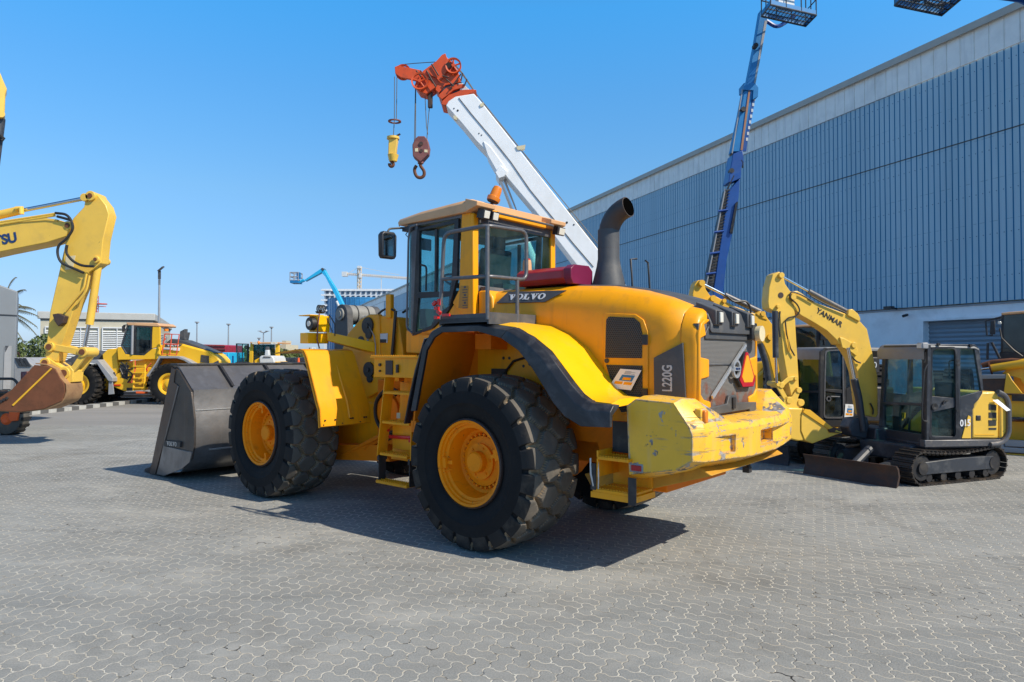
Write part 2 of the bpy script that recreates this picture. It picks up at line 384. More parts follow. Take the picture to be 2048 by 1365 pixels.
M['under'] = paint('counterweight_underside', (.55, .27, .02), .6, var=.2, dirt=((.08, .05, .03), .75, 3.5), bump=.2, bs=30)
def tyre_mat(name, base, dusty):
    return paint(name, base, .75, spec=.25, var=.25, dirt=(dusty, .45, 3.5), bump=.25, bs=35)
M['rub'] = tyre_mat('tyre_rubber', (.022, .021, .021), (.15, .12, .09)); M['rubside'] = tyre_mat('tyre_sidewall', (.008, .0085, .010), (.034, .031, .028))
M['rubdust'] = tyre_mat('tyre_groove_dust', (.26, .19, .12), (.08, .065, .05)); M['rubtop'] = tyre_mat('tyre_tread_worn', (.105, .095, .082), (.26, .215, .165))
# ------------------------------------------------------------- ground
def paver_mat():
    m, t, b = nodes('interlocking_pavers'); g = NG(t)
    pos = g.n('NewGeometry').outputs['Position']; sp = g.n('SeparateXYZ')
    wob = g.n('TexNoise'); wob.inputs['Scale'].default_value = 1.1; g.lk(pos, wob.inputs['Vector'])
    wv = g.n('VectorMath', operation='MULTIPLY_ADD'); g.lk(wob.outputs['Color'], wv.inputs[0]); wv.inputs[1].default_value = (.03, .03, 0); g.lk(pos, wv.inputs[2])
    g.lk(wv.outputs[0], sp.inputs[0])
    th = math.atan2(607, 1380); ca, sa = math.cos(th), math.sin(th); unit = .102
    X, Y = sp.outputs[0], sp.outputs[1]
    u0 = g.m('DIVIDE', g.m('ADD', g.m('SUBTRACT', g.m('MULTIPLY', X, ca), g.m('MULTIPLY', Y, sa)), 300.0), unit)
    v0 = g.m('DIVIDE', g.m('ADD', g.m('ADD', g.m('MULTIPLY', X, sa), g.m('MULTIPLY', Y, ca)), 300.0), unit)
    def zig(w, ph):     # flat-topped zigzag, period one cell
        f = g.m('FRACT', g.m('ADD', w, ph)); tri = g.m('SUBTRACT', g.m('ABSOLUTE', g.m('SUBTRACT', g.m('MULTIPLY', f, 2.0), 1.0)), .5)
        return g.m('MULTIPLY', g.m('MAXIMUM', g.m('MINIMUM', tri, .26), -.26), .36)
    u = g.m('ADD', u0, zig(v0, .25)); v = g.m('ADD', v0, zig(u0, .25))
    i = g.m('FLOOR', u); j = g.m('FLOOR', v); fu = g.m('SUBTRACT', u, i); fv = g.m('SUBTRACT', v, j)
    k = g.m('MODULO', g.m('ADD', g.m('SUBTRACT', i, j), 40000.0), 4.0)
    def eq(n): return g.m('COMPARE', k, float(n), .3)
    e0, e1, e2, e3 = eq(0), eq(1), eq(2), eq(3)
    dl = g.m('ADD', fu, e1); dr = g.m('ADD', g.m('SUBTRACT', 1.0, fu), e0)
    db = g.m('ADD', fv, e2); dt = g.m('ADD', g.m('SUBTRACT', 1.0, fv), e3)
    d = g.m('MINIMUM', g.m('MINIMUM', dl, dr), g.m('MINIMUM', db, dt))
    dd = g.m('ADD', d, g.m('MULTIPLY', g.m('SUBTRACT', g.noise(pos, 22, 3), .5), .05))
    joint = g.step(dd, .062, .036)                       # sand filled joint
    # paver identity for brick to brick tone
    bi = g.m('SUBTRACT', i, e1); bj = g.m('ADD', j, e3)
    cid = g.n('CombineXYZ'); g.lk(bi, cid.inputs[0]); g.lk(bj, cid.inputs[1]); g.lk(e2, cid.inputs[2])
    wn = g.n('TexWhiteNoise'); g.lk(cid.outputs[0], wn.inputs[0]); rnd = wn.outputs[0]
    big = g.noise(g.scale(pos, (.32, .45, 1)), 1, 6, .65, .6); med = g.noise(pos, 1.6, 6, .6); fine = g.noise(pos, 90, 5, .6)
    c = g.mix(g.step(big, .32, .68), (.146, .158, .163), (.262, .277, .280))
    c = g.mix(g.m('MULTIPLY', g.step(med, .35, .7), .35), c, (.31, .295, .27))
    c = g.mix(g.m('MULTIPLY', rnd, .30), c, (.15, .152, .145))
    c = g.mix(g.m('MULTIPLY', g.step(fine, .36, .66), .45), c, (.39, .385, .36))
    chalk = g.m('MULTIPLY', g.step(g.noise(g.scale(pos, (.5, 1.1, 1)), 1.3, 8, .7, .5), .52, .74), .5); c = g.mix(chalk, c, (.50, .49, .455))
    swp = g.m('MULTIPLY', g.step(g.noise(g.scale(pos, (.22, 2.6, 1)), 1, 5, .6, .8), .52, .70), .35); c = g.mix(swp, c, (.13, .135, .135))
    oil = g.m('MULTIPLY', g.step(g.noise(g.scale(pos, (1, .7, 1)), .8, 7, .62), .56, .72), .55); c = g.mix(oil, c, (.105, .10, .09))
    sand = g.mix(g.step(g.noise(pos, 5, 4), .35, .7), (.56, .54, .48), (.42, .38, .31))
    # empty, open joints here and there are dark holes
    hole = g.m('MULTIPLY', g.step(g.noise(pos, 8, 3, .6), .57, .61), g.step(g.noise(pos, .9, 4), .46, .62)); js = g.mix(hole, sand, (.02, .02, .022))
    jf = g.m('MULTIPLY', joint, g.m('SUBTRACT', 1.0, g.m('MULTIPLY', g.step(g.noise(pos, 3, 4), .45, .7), .5)))
    c = g.mix(jf, c, js)
    # far tarmac yard: pavers give way to grey tarmac
    far = g.step(g.m('SUBTRACT', Y, g.m('MULTIPLY', X, .0)), 17.5, 17.9)
    tar = g.mix(g.step(g.noise(g.scale(pos, (.12, .6, 1)), 1, 6), .35, .7), (.19, .188, .18), (.28, .27, .26)); tar = g.mix(g.m('MULTIPLY', g.step(fine, .4, .65), .25), tar, (.3, .3, .3))
    c = g.mix(far, c, tar)
    g.lk(c, b.inputs['Base Color']); b.inputs['Roughness'].default_value = .82; b.inputs['Specular IOR Level'].default_value = .25
    h = g.m('SUBTRACT', g.m('ADD', g.m('MULTIPLY', fine, .16), g.m('MULTIPLY', rnd, .25)), g.m('MULTIPLY', g.m('MULTIPLY', joint, g.m('SUBTRACT', 1.0, far)), g.m('ADD', .35, hole)))
    bn = g.n('Bump'); bn.inputs['Strength'].default_value = .8; bn.inputs['Distance'].default_value = .014
    g.lk(h, bn.inputs['Height']); g.lk(bn.outputs[0], b.inputs['Normal']); return m
o = MB().add([(-900, -60, 0), (900, -60, 0), (900, 2500, 0), (-900, 2500, 0)], [(0, 1, 2, 3)]).build('ground', paver_mat()); tag(o, kind='structure')

# ------------------------------------------------------------- main wheel loader
OL = Vector((.5246, 7.4942, 0)); LF = Fr(OL, (-.76045, .6494))
loader = thing('wheel_loader', 'large yellow wheel loader in the foreground with dark exhaust stack and steel bucket', 'wheel loader', OL, LF.rz)
F = LF

def tyre_mesh(name, Rr, wid, N=720, nb=21, rows=4, depth=.055):
    hw = wid/2; prof = []
    T = 46
    for k in range(T+1):                                   # tread, crowned
        u = -1+2*k/T; prof.append((Rr-.026*abs(u)**3.0, u*hw*.90, 1))
    sd = [(Rr-.028, hw*.925, 1), (Rr-.044, hw*.948, 1), (Rr-.062, hw*.967, 1), (Rr-.085, hw*.985, 1), (Rr-.12, hw*1.0, .8), (Rr-.15, hw*1.005, 0), (Rr-.2, hw*1.02, 0), (Rr-.26, hw*1.02, 0), (Rr-.262, hw*1.012, 0), (Rr-.31, hw*.99, 0), (Rr-.35, hw*.945, 0), (Rr-.38, hw*.9, 0), (Rr-.395, hw*.87, 0), (Rr-.43, hw*.84, 0)]
    prof = [(r, -y, d) for r, y, d in reversed(sd)] + prof + sd
    ry = [hw*.9*(-1+2*k/(rows-1)) for k in range(rows)]
    rnd = random.Random(4)
    jit = {(k, q): (rnd.uniform(-.012, .012), rnd.uniform(-.01, .01)) for k in range(rows) for q in range(nb)}
    pitch = 2*PI*Rr/nb; mb = MB(); verts = []; gro = []
    for i in range(N):
        a = 2*PI*i/N; s0 = a*Rr
        for r, y, dm in prof:
            if dm > 0 and abs(y) > hw*.9:
                k = 0 if y < 0 else rows-1; off = .5 if k % 2 else 0; q = math.floor(s0/pitch-off+.5)
                ds = sorted(abs(s0-(qq+off)*pitch+jit[(k, qq % nb)][0]) for qq in (q-1, q, q+1)); g_ = (1-min(1, max(0, (ds[1]-ds[0]-.036)/.024)))*dm
            elif dm > 0:
                yy = max(-hw*.98, min(hw*.98, y*1.0)); ds = []
                for k in range(rows):
                    off = .5 if k % 2 else 0
                    q = math.floor(s0/pitch-off+.5)
                    for qq in (q-1, q, q+1):
                        jx, jy = jit[(k, qq % nb)]
                        dx = (s0-(qq+off)*pitch+jx); dy = (yy-ry[k]-jy)*.9
                        ds.append(math.hypot(dx, dy if not (k in (0, rows-1) and abs(yy) > abs(ry[k])) else dy*.15))
                ds.sort(); e = ds[1]-ds[0]; wdt = .044
                g_ = 1-min(1, max(0, (e-wdt*.45)/(wdt*.55))); g_ *= dm
            else: g_ = 0
            rr = r-depth*g_; verts.append((rr*math.cos(a), y*(1-.03*g_), rr*math.sin(a))); gro.append(g_)
    P = len(prof); fs = []; ms = []
    for i in range(N):
        j = (i+1) % N
        for k in range(P-1):
            q = (i*P+k, j*P+k, j*P+k+1, i*P+k+1); fs.append(q); gm = sum(gro[x] for x in q)/4; r = prof[k][0]; y = prof[k][1]
            ms.append((2 if abs(y) < hw*.93 else 1) if gm > .45 else (3 if abs(y) < hw*.905 and r > Rr-.03 else (0 if r > Rr-.14 else 1)))
    mb.v = [Vector(v) for v in verts]; mb.f = [list(f) for f in fs]; mb.m = ms
    return mb
def wheel(parent, x, y, z, Rr=.82, wid=.70, out=1, proto=None, rimmat=None):
    if proto:
        wv = copy_tree(proto, parent); wv.location = (x, y, z); wv.rotation_euler = (0, random.uniform(0, 6), 0 if out > 0 else PI); return wv
    rm = rimmat or M['rimy']; k = Rr/.82
    hub = MB().lathe([(.235*k, .10*k), (.235*k, .13*k), (.17*k, .145*k), (.17*k, .17*k), (.10*k, .175*k), (.098*k, .235*k), (.085*k, .25*k), (.001, .25*k)], n=40)
    for q in range(6):
        a = q*PI/3; hub.cyl((.135*k*math.cos(a), .17*k, .135*k*math.sin(a)), (.135*k*math.cos(a), .185*k, .135*k*math.sin(a)), .011*k, n=8)
    hub = hub.build('wheel', rm, parent, loc=(x, y, z))
    t = tyre_mesh('tyre', Rr, wid).build('tyre', [M['rub'], M['rubside'], M['rubdust'], M['rubtop']], hub, angle=50)
    rim = MB().lathe([(.33*k, -.30*k), (.33*k, .03*k), (.262*k, .05*k), (.262*k, .10*k), (.30*k, .12*k), (.318*k, .2*k), (.325*k, .262*k), (.352*k, .27*k), (.356*k, .295*k), (.372*k, .30*k), (.376*k, .325*k), (.398*k, .335*k), (.41*k, .32*k), (.412*k, .27*k), (.40*k, .24*k)], n=72, caps=False)
    for q in range(28):
        a = q*2*PI/28; c = (.25*k*math.cos(a), 0, .25*k*math.sin(a)); rim.cyl((c[0], .10*k, c[2]), (c[0], .132*k, c[2]), .0165*k, .013*k, n=8)
    rim.build('rim', rm, hub)
    cl = MB()
    for a in (PI*.95, PI*.02):
        c, s = math.cos(a), math.sin(a); rt = Matrix.Rotation(-a, 3, 'Y')
        cl.box((.345*k*c, .29*k, .345*k*s), (.05*k, .03*k, .10*k), rt); cl.box((.30*k*c, .27*k, .30*k*s), (.09*k, .02*k, .035*k), rt)
    cl.cyl((.30*k, .25*k, -.05*k), (.335*k, .30*k, -.055*k), .008*k, n=6)
    cl.build('rim_clamp', rm, hub)
    MB().lathe([(.262*k, .052*k), (.245*k, .055*k), (.232*k, .102*k), (.262*k, .101*k)], n=48, caps=False).build('rim_recess', M['rustdark'], hub)
    MB().lathe([(.402*k, .3405*k), (.414*k, .330*k), (.418*k, .31*k), (.414*k, .29*k)], n=64, caps=False).build('lock_ring', M['rustdark'], hub)
    hub.rotation_euler = (0, .15, 0) if out > 0 else (0, .15, PI); return hub
w0 = wheel(loader, 0, 1.11, .81)
for x, y, o_ in ((3.70, 1.11, 1), (0, -1.11, -1), (3.70, -1.11, -1)): wheel(loader, x, y, .81, out=o_, proto=w0)
for x in (0, 3.7):
    mb = MB().lathe([(.17, -.95), (.17, -.45), (.22, -.3), (.30, -.1), (.30, .1), (.22, .3), (.17, .45), (.17, .95)], c=(x, 0, .78), n=24)
    mb.build('axle', M['orange_in'], loader)

# rear frame under the hood
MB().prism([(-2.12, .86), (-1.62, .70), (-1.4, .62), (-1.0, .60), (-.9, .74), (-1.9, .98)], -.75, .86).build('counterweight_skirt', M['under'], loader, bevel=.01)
mb = MB(); mb.bb(-1.75, 1.9, -.46, .46, .78, 1.25); mb.bb(-1.6, -.9, -.62, .62, .62, 1.2); mb.bb(.7, 2.0, -.6, .6, .62, 1.25)

mb.build('rear_frame', M['orange_in'], loader, bevel=.012)
mb = MB(); mb.bb(1.9, 2.3, -.25, .25, .55, 1.2); mb.bb(2.2, 4.2, -.42, .42, .55, 1.2)
mb.build('front_frame', M['yel'], loader, bevel=.015)
mb = MB(); mb.prism([(2.1, .52), (3.4, .42), (3.6, .6), (2.3, .7)], -.5, .62); mb.build('belly_guard', M['orange_in'], loader)

# hood: lofted shell
ST = [(.62, .64, 2.40, 2.515), (.1, .645, 2.385, 2.515), (-.45, .65, 2.365, 2.51), (-.95, .655, 2.32, 2.475), (-1.3, .655, 2.255, 2.41), (-1.55, .65, 2.18, 2.335), (-1.742, .645, 2.10, 2.255), (-1.748, .637, 2.09, 2.24), (-1.752, .637, 2.09, 2.24), (-1.758, .648, 2.09, 2.25), (-1.85, .646, 2.07, 2.225), (-1.88, .642, 2.05, 2.20), (-1.895, .632, 2.03, 2.17)]
def hood_ring(x, wd, zc, zt, zb=1.22):
    h = [(wd+.0, zb), (wd+.005, 1.6), (wd+.005, zc-.14), (wd-.002, zc-.05), (wd-.02, zc), (wd-.075, zc+(zt-zc)*.55), (wd-.17, zc+(zt-zc)*.86), (.36, zt)]
    return [Vector((x, y, z)) for y, z in h]+[Vector((x, -y, z)) for y, z in reversed(h)]
mb = MB().loft([hood_ring(*s) for s in ST]); hood = mb.build('hood', M['yel'], loader, angle=60)
mb = MB(); rs = []
for x, wd, zc, zt in [q_ for q_ in ST if q_[0] > -1.745]+[(-1.80, .6, 2.0, 2.235), (-1.86, .6, 2.0, 2.19)]:
    rs.append([Vector((x, y, z)) for y, z in ((.40, zt-.015), (.34, zt+.012), (0, zt+.02), (-.34, zt+.012), (-.40, zt-.015), (-.36, zt-.04), (.36, zt-.04))])
top = MB().loft(rs).build('hood_top_panel', M['dkgrey'], loader, angle=60)
# logo plate on the hood shoulder (dark parallelogram) and its letters
P4 = [F.L(px, py, y=.64) for px, py in ((995, 607), (1012, 584), (1128, 581), (1091, 605))]
q = [Vector((p.x, .653 if p.z < 2.43 else .60, p.z)) for p in P4]
n_ = (q[1]-q[0]).cross(q[2]-q[0]).normalized(); n_ = n_ if n_.y > 0 else -n_
mb = MB(); mb.hexa([p-n_*.004 for p in q]+[p+n_*.006 for p in q]); lp = mb.build('logo_plate', M['dkgrey'], hood)
uu = (q[3]-q[0]).normalized(); vv = n_.cross(uu)
cen = (q[0]+q[1]+q[2]+q[3])/4
mb = MB(); mb.M = basis(cen+n_*.008, uu, vv)
for l in slab_letters('VOLVO', .066): mb.prism([(a*1.42-.012+b*.18, b) for a, b in l], 0, .003, ax='z')
mb.build('lettering', M['wht'], lp, flat=True)
# side service door with two perforated grilles
od = F.side('1207,634 1212,626 1272,629 1288,640 1297,664 1297,822 1243,830 1208,742', .66)
mb = MB().prism(od, .655, .672); door = mb.build('side_door', M['yel'], hood, bevel=.006)
mb = MB().prism(F.side('1213,640 1218,634 1268,636 1280,646 1285,668 1284,717 1211,716', .672), .670, .678); mb.build('upper_grille', M['mesh'], door)
mb = MB().prism(F.side('1213,730 1285,732 1285,820 1243,825 1238,815', .672), .670, .678); mb.build('lower_grille', M['mesh'], door)
mb = MB()
for py in (680, 788): 
    p = F.L(1291, py, y=.672); mb.box((p.x, .682, p.z), (.05, .02, .09))
p = F.L(1214, 722, y=.672); mb.cyl((p.x, .67, p.z), (p.x, .682, p.z), .022, n=10)
mb.build('hinge', M['blk'], door)
# model-number panel
mb = MB().prism(F.side('1308,716 1366,686 1372,803 1309,797', .668), .655, .676); pn = mb.build('number_panel', M['dkgrey'], hood, bevel=.003)
p = F.L(1335, 757, y=.68)
text('L220G', 'lettering', M['lgy'], pn, basis((p.x, .678, p.z), (0, 0, 1), (1, 0, 0)), .128, .002, .003, sx=.66)
# taped paper sheets on the side door
def paper_sheet(fr, owner, px, y, mirror=0, name='paper_sheet'):
    pts = [fr.L(a, b, y=y) for a, b in pp(px)]
    q = [Vector(p) for p in pts]; n1 = (q[1]-q[0]).cross(q[3]-q[0]).normalized(); n1 = n1 if n1.y > 0 else -n1
    mb = MB(); mb.hexa([p for p in q]+[p+n1*.003 for p in q]); s = mb.build(name, M['paper'], owner, flat=True)
    def blk(u0, u1, v0, v1, m, nm, k=.0045):
        f = lambda u, v: q[0]*(1-u)*(1-v)+q[1]*u*(1-v)+q[2]*u*v+q[3]*(1-u)*v
        c = [f(u0, v0), f(u1, v0), f(u1, v1), f(u0, v1)]; b = MB(); b.hexa([p+n1*.001 for p in c]+[p+n1*k for p in c]); b.build(nm, m, s, flat=True)
    blk(.25, .85, .28, .58, M['blue2'], 'printed_picture'); blk(.38, .75, .4, .53, M['yel'], 'printed_picture', .006)
    blk(.12, .48, .62, .76, M['yel'], 'printed_picture'); blk(.54, .9, .62, .76, M['yel'], 'printed_picture')
    for k in range(4): blk(.3, .8 if k % 2 else .6, .1+.04*k, .112+.04*k, M['ink'], 'printed_line')
    return s
paper_sheet(F, door, '1241,738 1283,741 1262,781 1217,776', .70)

# rear corner posts with interlocking tabs, radiator screen
XR = -1.905
inner = F.back('1372,622 1393,626 1404,650 1408,671 1388,677 1388,707 1397,715 1414,719 1414,755 1398,759 1393,771 1395,790 1403,800 1417,804 1419,848', XR)
inner = [(min(y-.01, .63), z) for y, z in inner]
zb = 1.27
side_out = [(.66, 2.10), (.66, zb)]
for sg in (1, -1):
    poly = [(.64*sg, zb)]+[(y*sg*.97, z) for y, z in reversed(inner[2:])]+[(.40*sg, 2.12), (.52*sg, 2.12), (.60*sg, 2.08), (.637*sg, 2.0)]
    mb = MB().prism(poly, XR-.012, XR+.03, ax='x')
    # side return of the post back to the hood
    mb.build('rear_corner_post', M['yel'], loader, bevel=.012, angle=50)
mb = MB().bb(XR+.004, XR+.05, -.625, .625, 1.27, 2.08); rad = mb.build('radiator_screen', M['rad'], loader)
mb = MB()     # raised ribs and frame of the screen
mb.box((XR, 0, 2.06), (.05, .9, .08)); mb.prism([(-.46, 2.06), (.46, 2.06), (.52, 2.0), (.52, 1.95), (-.52, 1.95), (-.52, 2.0)], XR-.012, XR+.01, ax='x')
for z in (1.73,): mb.box((XR, 0, z), (.012, 1.06, .02))
mb.prism([(.56, 1.27), (.56, 1.36), (.12, 1.38), (.08, 1.45), (-.08, 1.45), (-.12, 1.38), (-.56, 1.36), (-.56, 1.27), (-.4, 1.27), (-.4, 1.30), (.4, 1.30), (.4, 1.27)], XR-.028, XR+.0, ax='x')
mb.build('screen_surround', M['dkgrey'], rad, bevel=.006)
mb = MB().box((XR-.034, 0, 1.38), (.02, .055, .10)).build('latch', M['blk2'], rad)
# diagonal bar and ring emblem
a = F.L(1420, 795, x=XR); b = F.L(1487, 690, x=XR)
mb = MB(); d = (b-a).normalized(); s_ = Vector((0, -d.z, d.y))*.016
mb.hexa([a-s_+Vector((-.012, 0, 0)), a+s_+Vector((-.012, 0, 0)), b+s_+Vector((-.012, 0, 0)), b-s_+Vector((-.012, 0, 0)), a-s_+Vector((-.03, 0, 0)), a+s_+Vector((-.03, 0, 0)), b+s_+Vector((-.03, 0, 0)), b-s_+Vector((-.03, 0, 0))])
mb.build('diagonal_bar', M['silver'], rad)
c = F.L(1464, 738, x=XR); n = 28
ro = [(c.y+.085*math.cos(2*PI*i/n), c.z+.085*math.sin(2*PI*i/n)) for i in range(n)]; ri = [(c.y+.062*math.cos(2*PI*i/n), c.z+.062*math.sin(2*PI*i/n)) for i in range(n)]
mb = MB().ringprism(ro, ri, XR-.05, XR-.028, ax='x'); mb.box((XR-.048, c.y, c.z), (.014, .15, .036)); em = mb.build('emblem', M['silver'], rad)
mb = MB(); mb.M = basis((XR-.056, c.y, c.z), (0, -1, 0), (0, 0, 1))
for l in slab_letters('VOLVO', .02): mb.prism(l, 0, .002, ax='z')
mb.build('lettering', M['navy'], em, flat=True)
# slow-moving-vehicle triangle
tz = F.back('1492,705 1496,705 1511,759 1507,773 1486,774 1480,760', XR-.05)
cy_ = sum(p[0] for p in tz)/6; cz = sum(p[1] for p in tz)/6
mb = MB().prism(tz, XR-.05, XR-.045, ax='x'); tri = mb.build('warning_triangle', M['smvr'], rad, flat=True)
mb = MB().prism([(cy_+(y-cy_)*.74, cz+.012+(z-cz)*.78) for y, z in tz], XR-.053, XR-.049, ax='x'); mb.build('triangle_centre', M['smv'], tri, flat=True)
mb = MB().prism([(cy_+(y-cy_)*1.06+.012, cz+(z-cz)*1.04) for y, z in tz], XR-.043, XR-.012, ax='x'); mb.build('mounting_plate', M['blk2'], tri)
# brow over the screen with lamp pods
rs = []
for x, zt, zl in ((-1.76, 2.27, 2.1), (-1.82, 2.25, 2.1), (-1.90, 2.20, 2.07), (-1.94, 2.10, 2.0)):
    rs.append([Vector((x, y, z)) for y, z in ((.46, zl), (.44, zt-.03), (.3, zt), (-.3, zt), (-.44, zt-.03), (-.46, zl))])
mb = MB().loft(rs); 
for y, wd in ((.36, .13), (.02, .12), (-.34, .13)):
    mb.hexa([(-1.97, y-wd/2, 2.07), (-1.97, y+wd/2, 2.07), (-1.78, y+wd/2, 2.07), (-1.78, y-wd/2, 2.07), (-1.97, y-wd/2, 2.20), (-1.97, y+wd/2, 2.20), (-1.78, y+wd/2, 2.28), (-1.78, y-wd/2, 2.28)])
brow = mb.build('rear_brow', M['dkgrey'], loader, bevel=.01)
mb = MB()
for y in (.36, .02, -.34): mb.box((-1.97, y, 2.135), (.012, .10, .115))
mb.build('lamp_recess', M['blk2'], brow)
for y in (.36, .02, -.34):
    MB().box((-1.98, y-.01, 2.138), (.02, .06 if y else .04, .09)).build('rear_lamp', M['lens'], brow, bevel=.005)
# round work lamp on the far corner
mb = MB(); p = F.L(1506, 668, x=-1.93); mb.box((-1.93, p.y+.05, p.z+.02), (.08, .12, .16)); wl = mb.build('corner_lamp', M['blk2'], loader, bevel=.01)
MB().cyl((-1.96, p.y, p.z), (-2.02, p.y, p.z), .07, .075, n=20).build('lamp_lens', M['cream'], wl)

# counterweight
sec = {1.0: [(-1.56, 1.40), (-1.64, 1.455), (-1.93, 1.44), (-2.06, 1.26), (-2.085, 1.20), (-2.085, 1.0), (-1.95, .92), (-1.58, .84)],
       .86: [(-1.56, 1.43), (-1.66, 1.48), (-1.95, 1.47), (-2.12, 1.29), (-2.15, 1.21), (-2.14, .99), (-1.95, .90), (-1.58, .80)],
       .74: [(-1.56, 1.43), (-1.66, 1.48), (-1.96, 1.46), (-2.15, 1.30), (-2.18, 1.21), (-2.17, .985), (-1.95, .88), (-1.58, .76)],
       .60: [(-1.56, 1.25), (-1.66, 1.27), (-2.0, 1.28), (-2.18, 1.265), (-2.21, 1.21), (-2.2, .98), (-1.95, .86), (-1.58, .72)],
       .28: [(-1.56, 1.25), (-1.66, 1.27), (-2.0, 1.28), (-2.21, 1.262), (-2.24, 1.21), (-2.23, .97), (-1.95, .84), (-1.58, .68)]}
ks = [1.0, .86, .74, .60, .28]; yv = {1.0: 1.13, .86: 1.03, .74: .82, .60: .60, .28: .28}
fx_ = lambda x: x+.05 if x > -1.7 else x
rs = [[Vector((fx_(x), yv[k], z)) for x, z in sec[k]] for k in ks]+[[Vector((fx_(x), -yv[k]*.88, z)) for x, z in sec[k]] for k in reversed(ks)]
cw = MB().loft(rs).build('counterweight', M['cw'], loader)
cut(cw, MB().bb(-2.5, -2.165, -.80, .14, 1.03, 1.17), MB().bb(-2.5, -2.08, -.34, -.06, 1.035, 1.165), MB().bb(-2.5, -2.165, .60, .98, 1.03, 1.17)); bv = cw.modifiers.new('bevel', 'BEVEL'); bv.width = .045; bv.segments = 3; bv.limit_method = 'ANGLE'; bv.angle_limit = R(25)
p = F.L(1351, 840, y=1.06)
mb = MB(); mb.box((-2.08, .98, 1.335), (.06, .09, .12)); al = mb.build('indicator_housing', M['cw'], cw, bevel=.01)
MB().box((-2.113, .98, 1.335), (.05, .055, .10)).build('indicator_lamp', M['amber'], cw, bevel=.012)
MB().box((-1.60, 1.135, .90), (.09, .02, .045)).build('side_reflector', M['smvr'], cw, bevel=.004)
MB().box((-1.60, 1.125, .90), (.12, .02, .07)).build('reflector_frame', M['grey'], cw, bevel=.004)
mb = MB(); mb.tube([(-2.0, -.15, .86), (-2.02, -.15, .78)], .02); mb.box((-2.0, -.15, .77), (.06, .07, .05)); mb.build('tow_bracket', M['blk2'], loader)

# service steps in front of the counterweight
def serr(mb, x0, x1, y0, y1, z, n=10):
    mb.bb(x0, x1, y0, y1, z-.025, z)
    dx = (x1-x0)/n
    for i in range(n):
        for yy in (y0+.01, (y0+y1)/2, y1-.01): mb.prism([(x0+dx*i, z), (x0+dx*(i+.5), z+.014), (x0+dx*(i+1), z)], yy-.004, yy+.004)
mb = MB(); serr(mb, -1.56, -1.26, .86, 1.2, .97, 12); mb.bb(-1.275, -1.26, .86, 1.2, .80, 1.02); mb.bb(-1.56, -1.26, .86, .875, .80, .97)
serr(mb, -1.60, -1.22, .86, 1.2, .70, 14); mb.bb(-1.60, -1.22, .86, .88, .62, .92); mb.bb(-1.62, -1.2, .86, 1.2, .625, .675)
mb.build('rear_step', M['yel'], loader, bevel=.003)
mb = MB(); mb.box((-1.37, .98, 1.12), (.17, .02, .26)); mb.box((-1.6, 1.2, .72), (.07, .012, .22)); mb.box((-1.23, 1.2, .80), (.05, .012, .22)); mb.build('step_strap', M['blk2'], loader)
mb = MB(); mb.tube([(-1.2, 1.2, .95), (-1.21, 1.21, .82), (-1.23, 1.2, .72)], .009); mb.tube([(-1.27, 1.19, .92), (-1.28, 1.2, .78), (-1.27, 1.19, .68)], .006); mb.build('step_cable', M['silver'], loader)

# rear fender: black strip along an arch + yellow top
arch = [(.80, 1.25), (.62, 1.90), (.50, 2.05), (.36, 2.105), (-.16, 2.105), (-.53, 2.055), (-.72, 1.97), (-.91, 1.84), (-1.04, 1.70), (-1.15, 1.58), (-1.26, 1.48), (-1.36, 1.43), (-1.56, 1.42)]
YF = 1.34
low = [(.70, 1.26), (.54, 1.86), (.44, 1.98), (.33, 2.03), (-.14, 2.03), (-.42, 1.965), (-.63, 1.85), (-.78, 1.70), (-.90, 1.55), (-1.0, 1.42), (-1.12, 1.31), (-1.28, 1.24), (-1.56, 1.25)]
def pix(P):
    P = Vector(P)-Vector((0, 0, CAMH)); c, s = math.cos(PITCH), math.sin(PITCH); d = c*P.y+s*P.z; return 1024+FPX*P.x/d, 682.5-FPX*(-s*P.y+c*P.z)/d
def slide(q, y0=1.46, y1=YF):
    out = []
    for x, z in q: p = F.L(*pix(F.world((x, y0, z))), y=y1); out.append((p.x, p.z))
    return out
arch, low = slide(arch), slide(low)
def strip(mb, i0, i1, y0, y1, inset=.10):
    rs = []
    for i in range(i0, i1+1):
        (x, z), (xl, zl) = arch[i], low[i]
        rs.append([Vector((x, y0, z)), Vector((x, y1-.05, z)), Vector((x*.7+xl*.3, y1, z*.7+zl*.3)), Vector((xl, y1, zl)), Vector((xl, y1-.03, zl)), Vector((x*.55+xl*.45, y1-.04, z*.55+zl*.45)), Vector((x*.9+xl*.1, y0, z*.9+zl*.1))])
    mb.loft(rs)
mb = MB(); strip(mb, 0, 5, 1.16, YF); mb.build('fender_flare', M['blk'], loader, bevel=.01, angle=50)
mb = MB(); strip(mb, 5, 12, 1.20, YF); mb.build('fender_flare', M['blk'], loader, bevel=.01, angle=50)
mb = MB(); rs = []
for x, z in slide([(.38, 2.105), (-.16, 2.11), (-.50, 2.065), (-.72, 1.975), (-.91, 1.85), (-1.04, 1.71), (-1.15, 1.59), (-1.24, 1.50), (-1.34, 1.44), (-1.5, 1.43)]):
    dx = .0; k = max(0, min(1, (-x-.3)/1.2))
    rs.append([Vector((x+.0, 1.22, z-.002)), Vector((x+.03*k, 1.05, z+.025)), Vector((x+.03*k, .85, z+.03)), Vector((x, .64, z+.02)), Vector((x, .64, z-.01)), Vector((x, 1.22, z-.04))])
mb.loft(rs).build('rear_fender', M['yel_bright'], loader, angle=50)
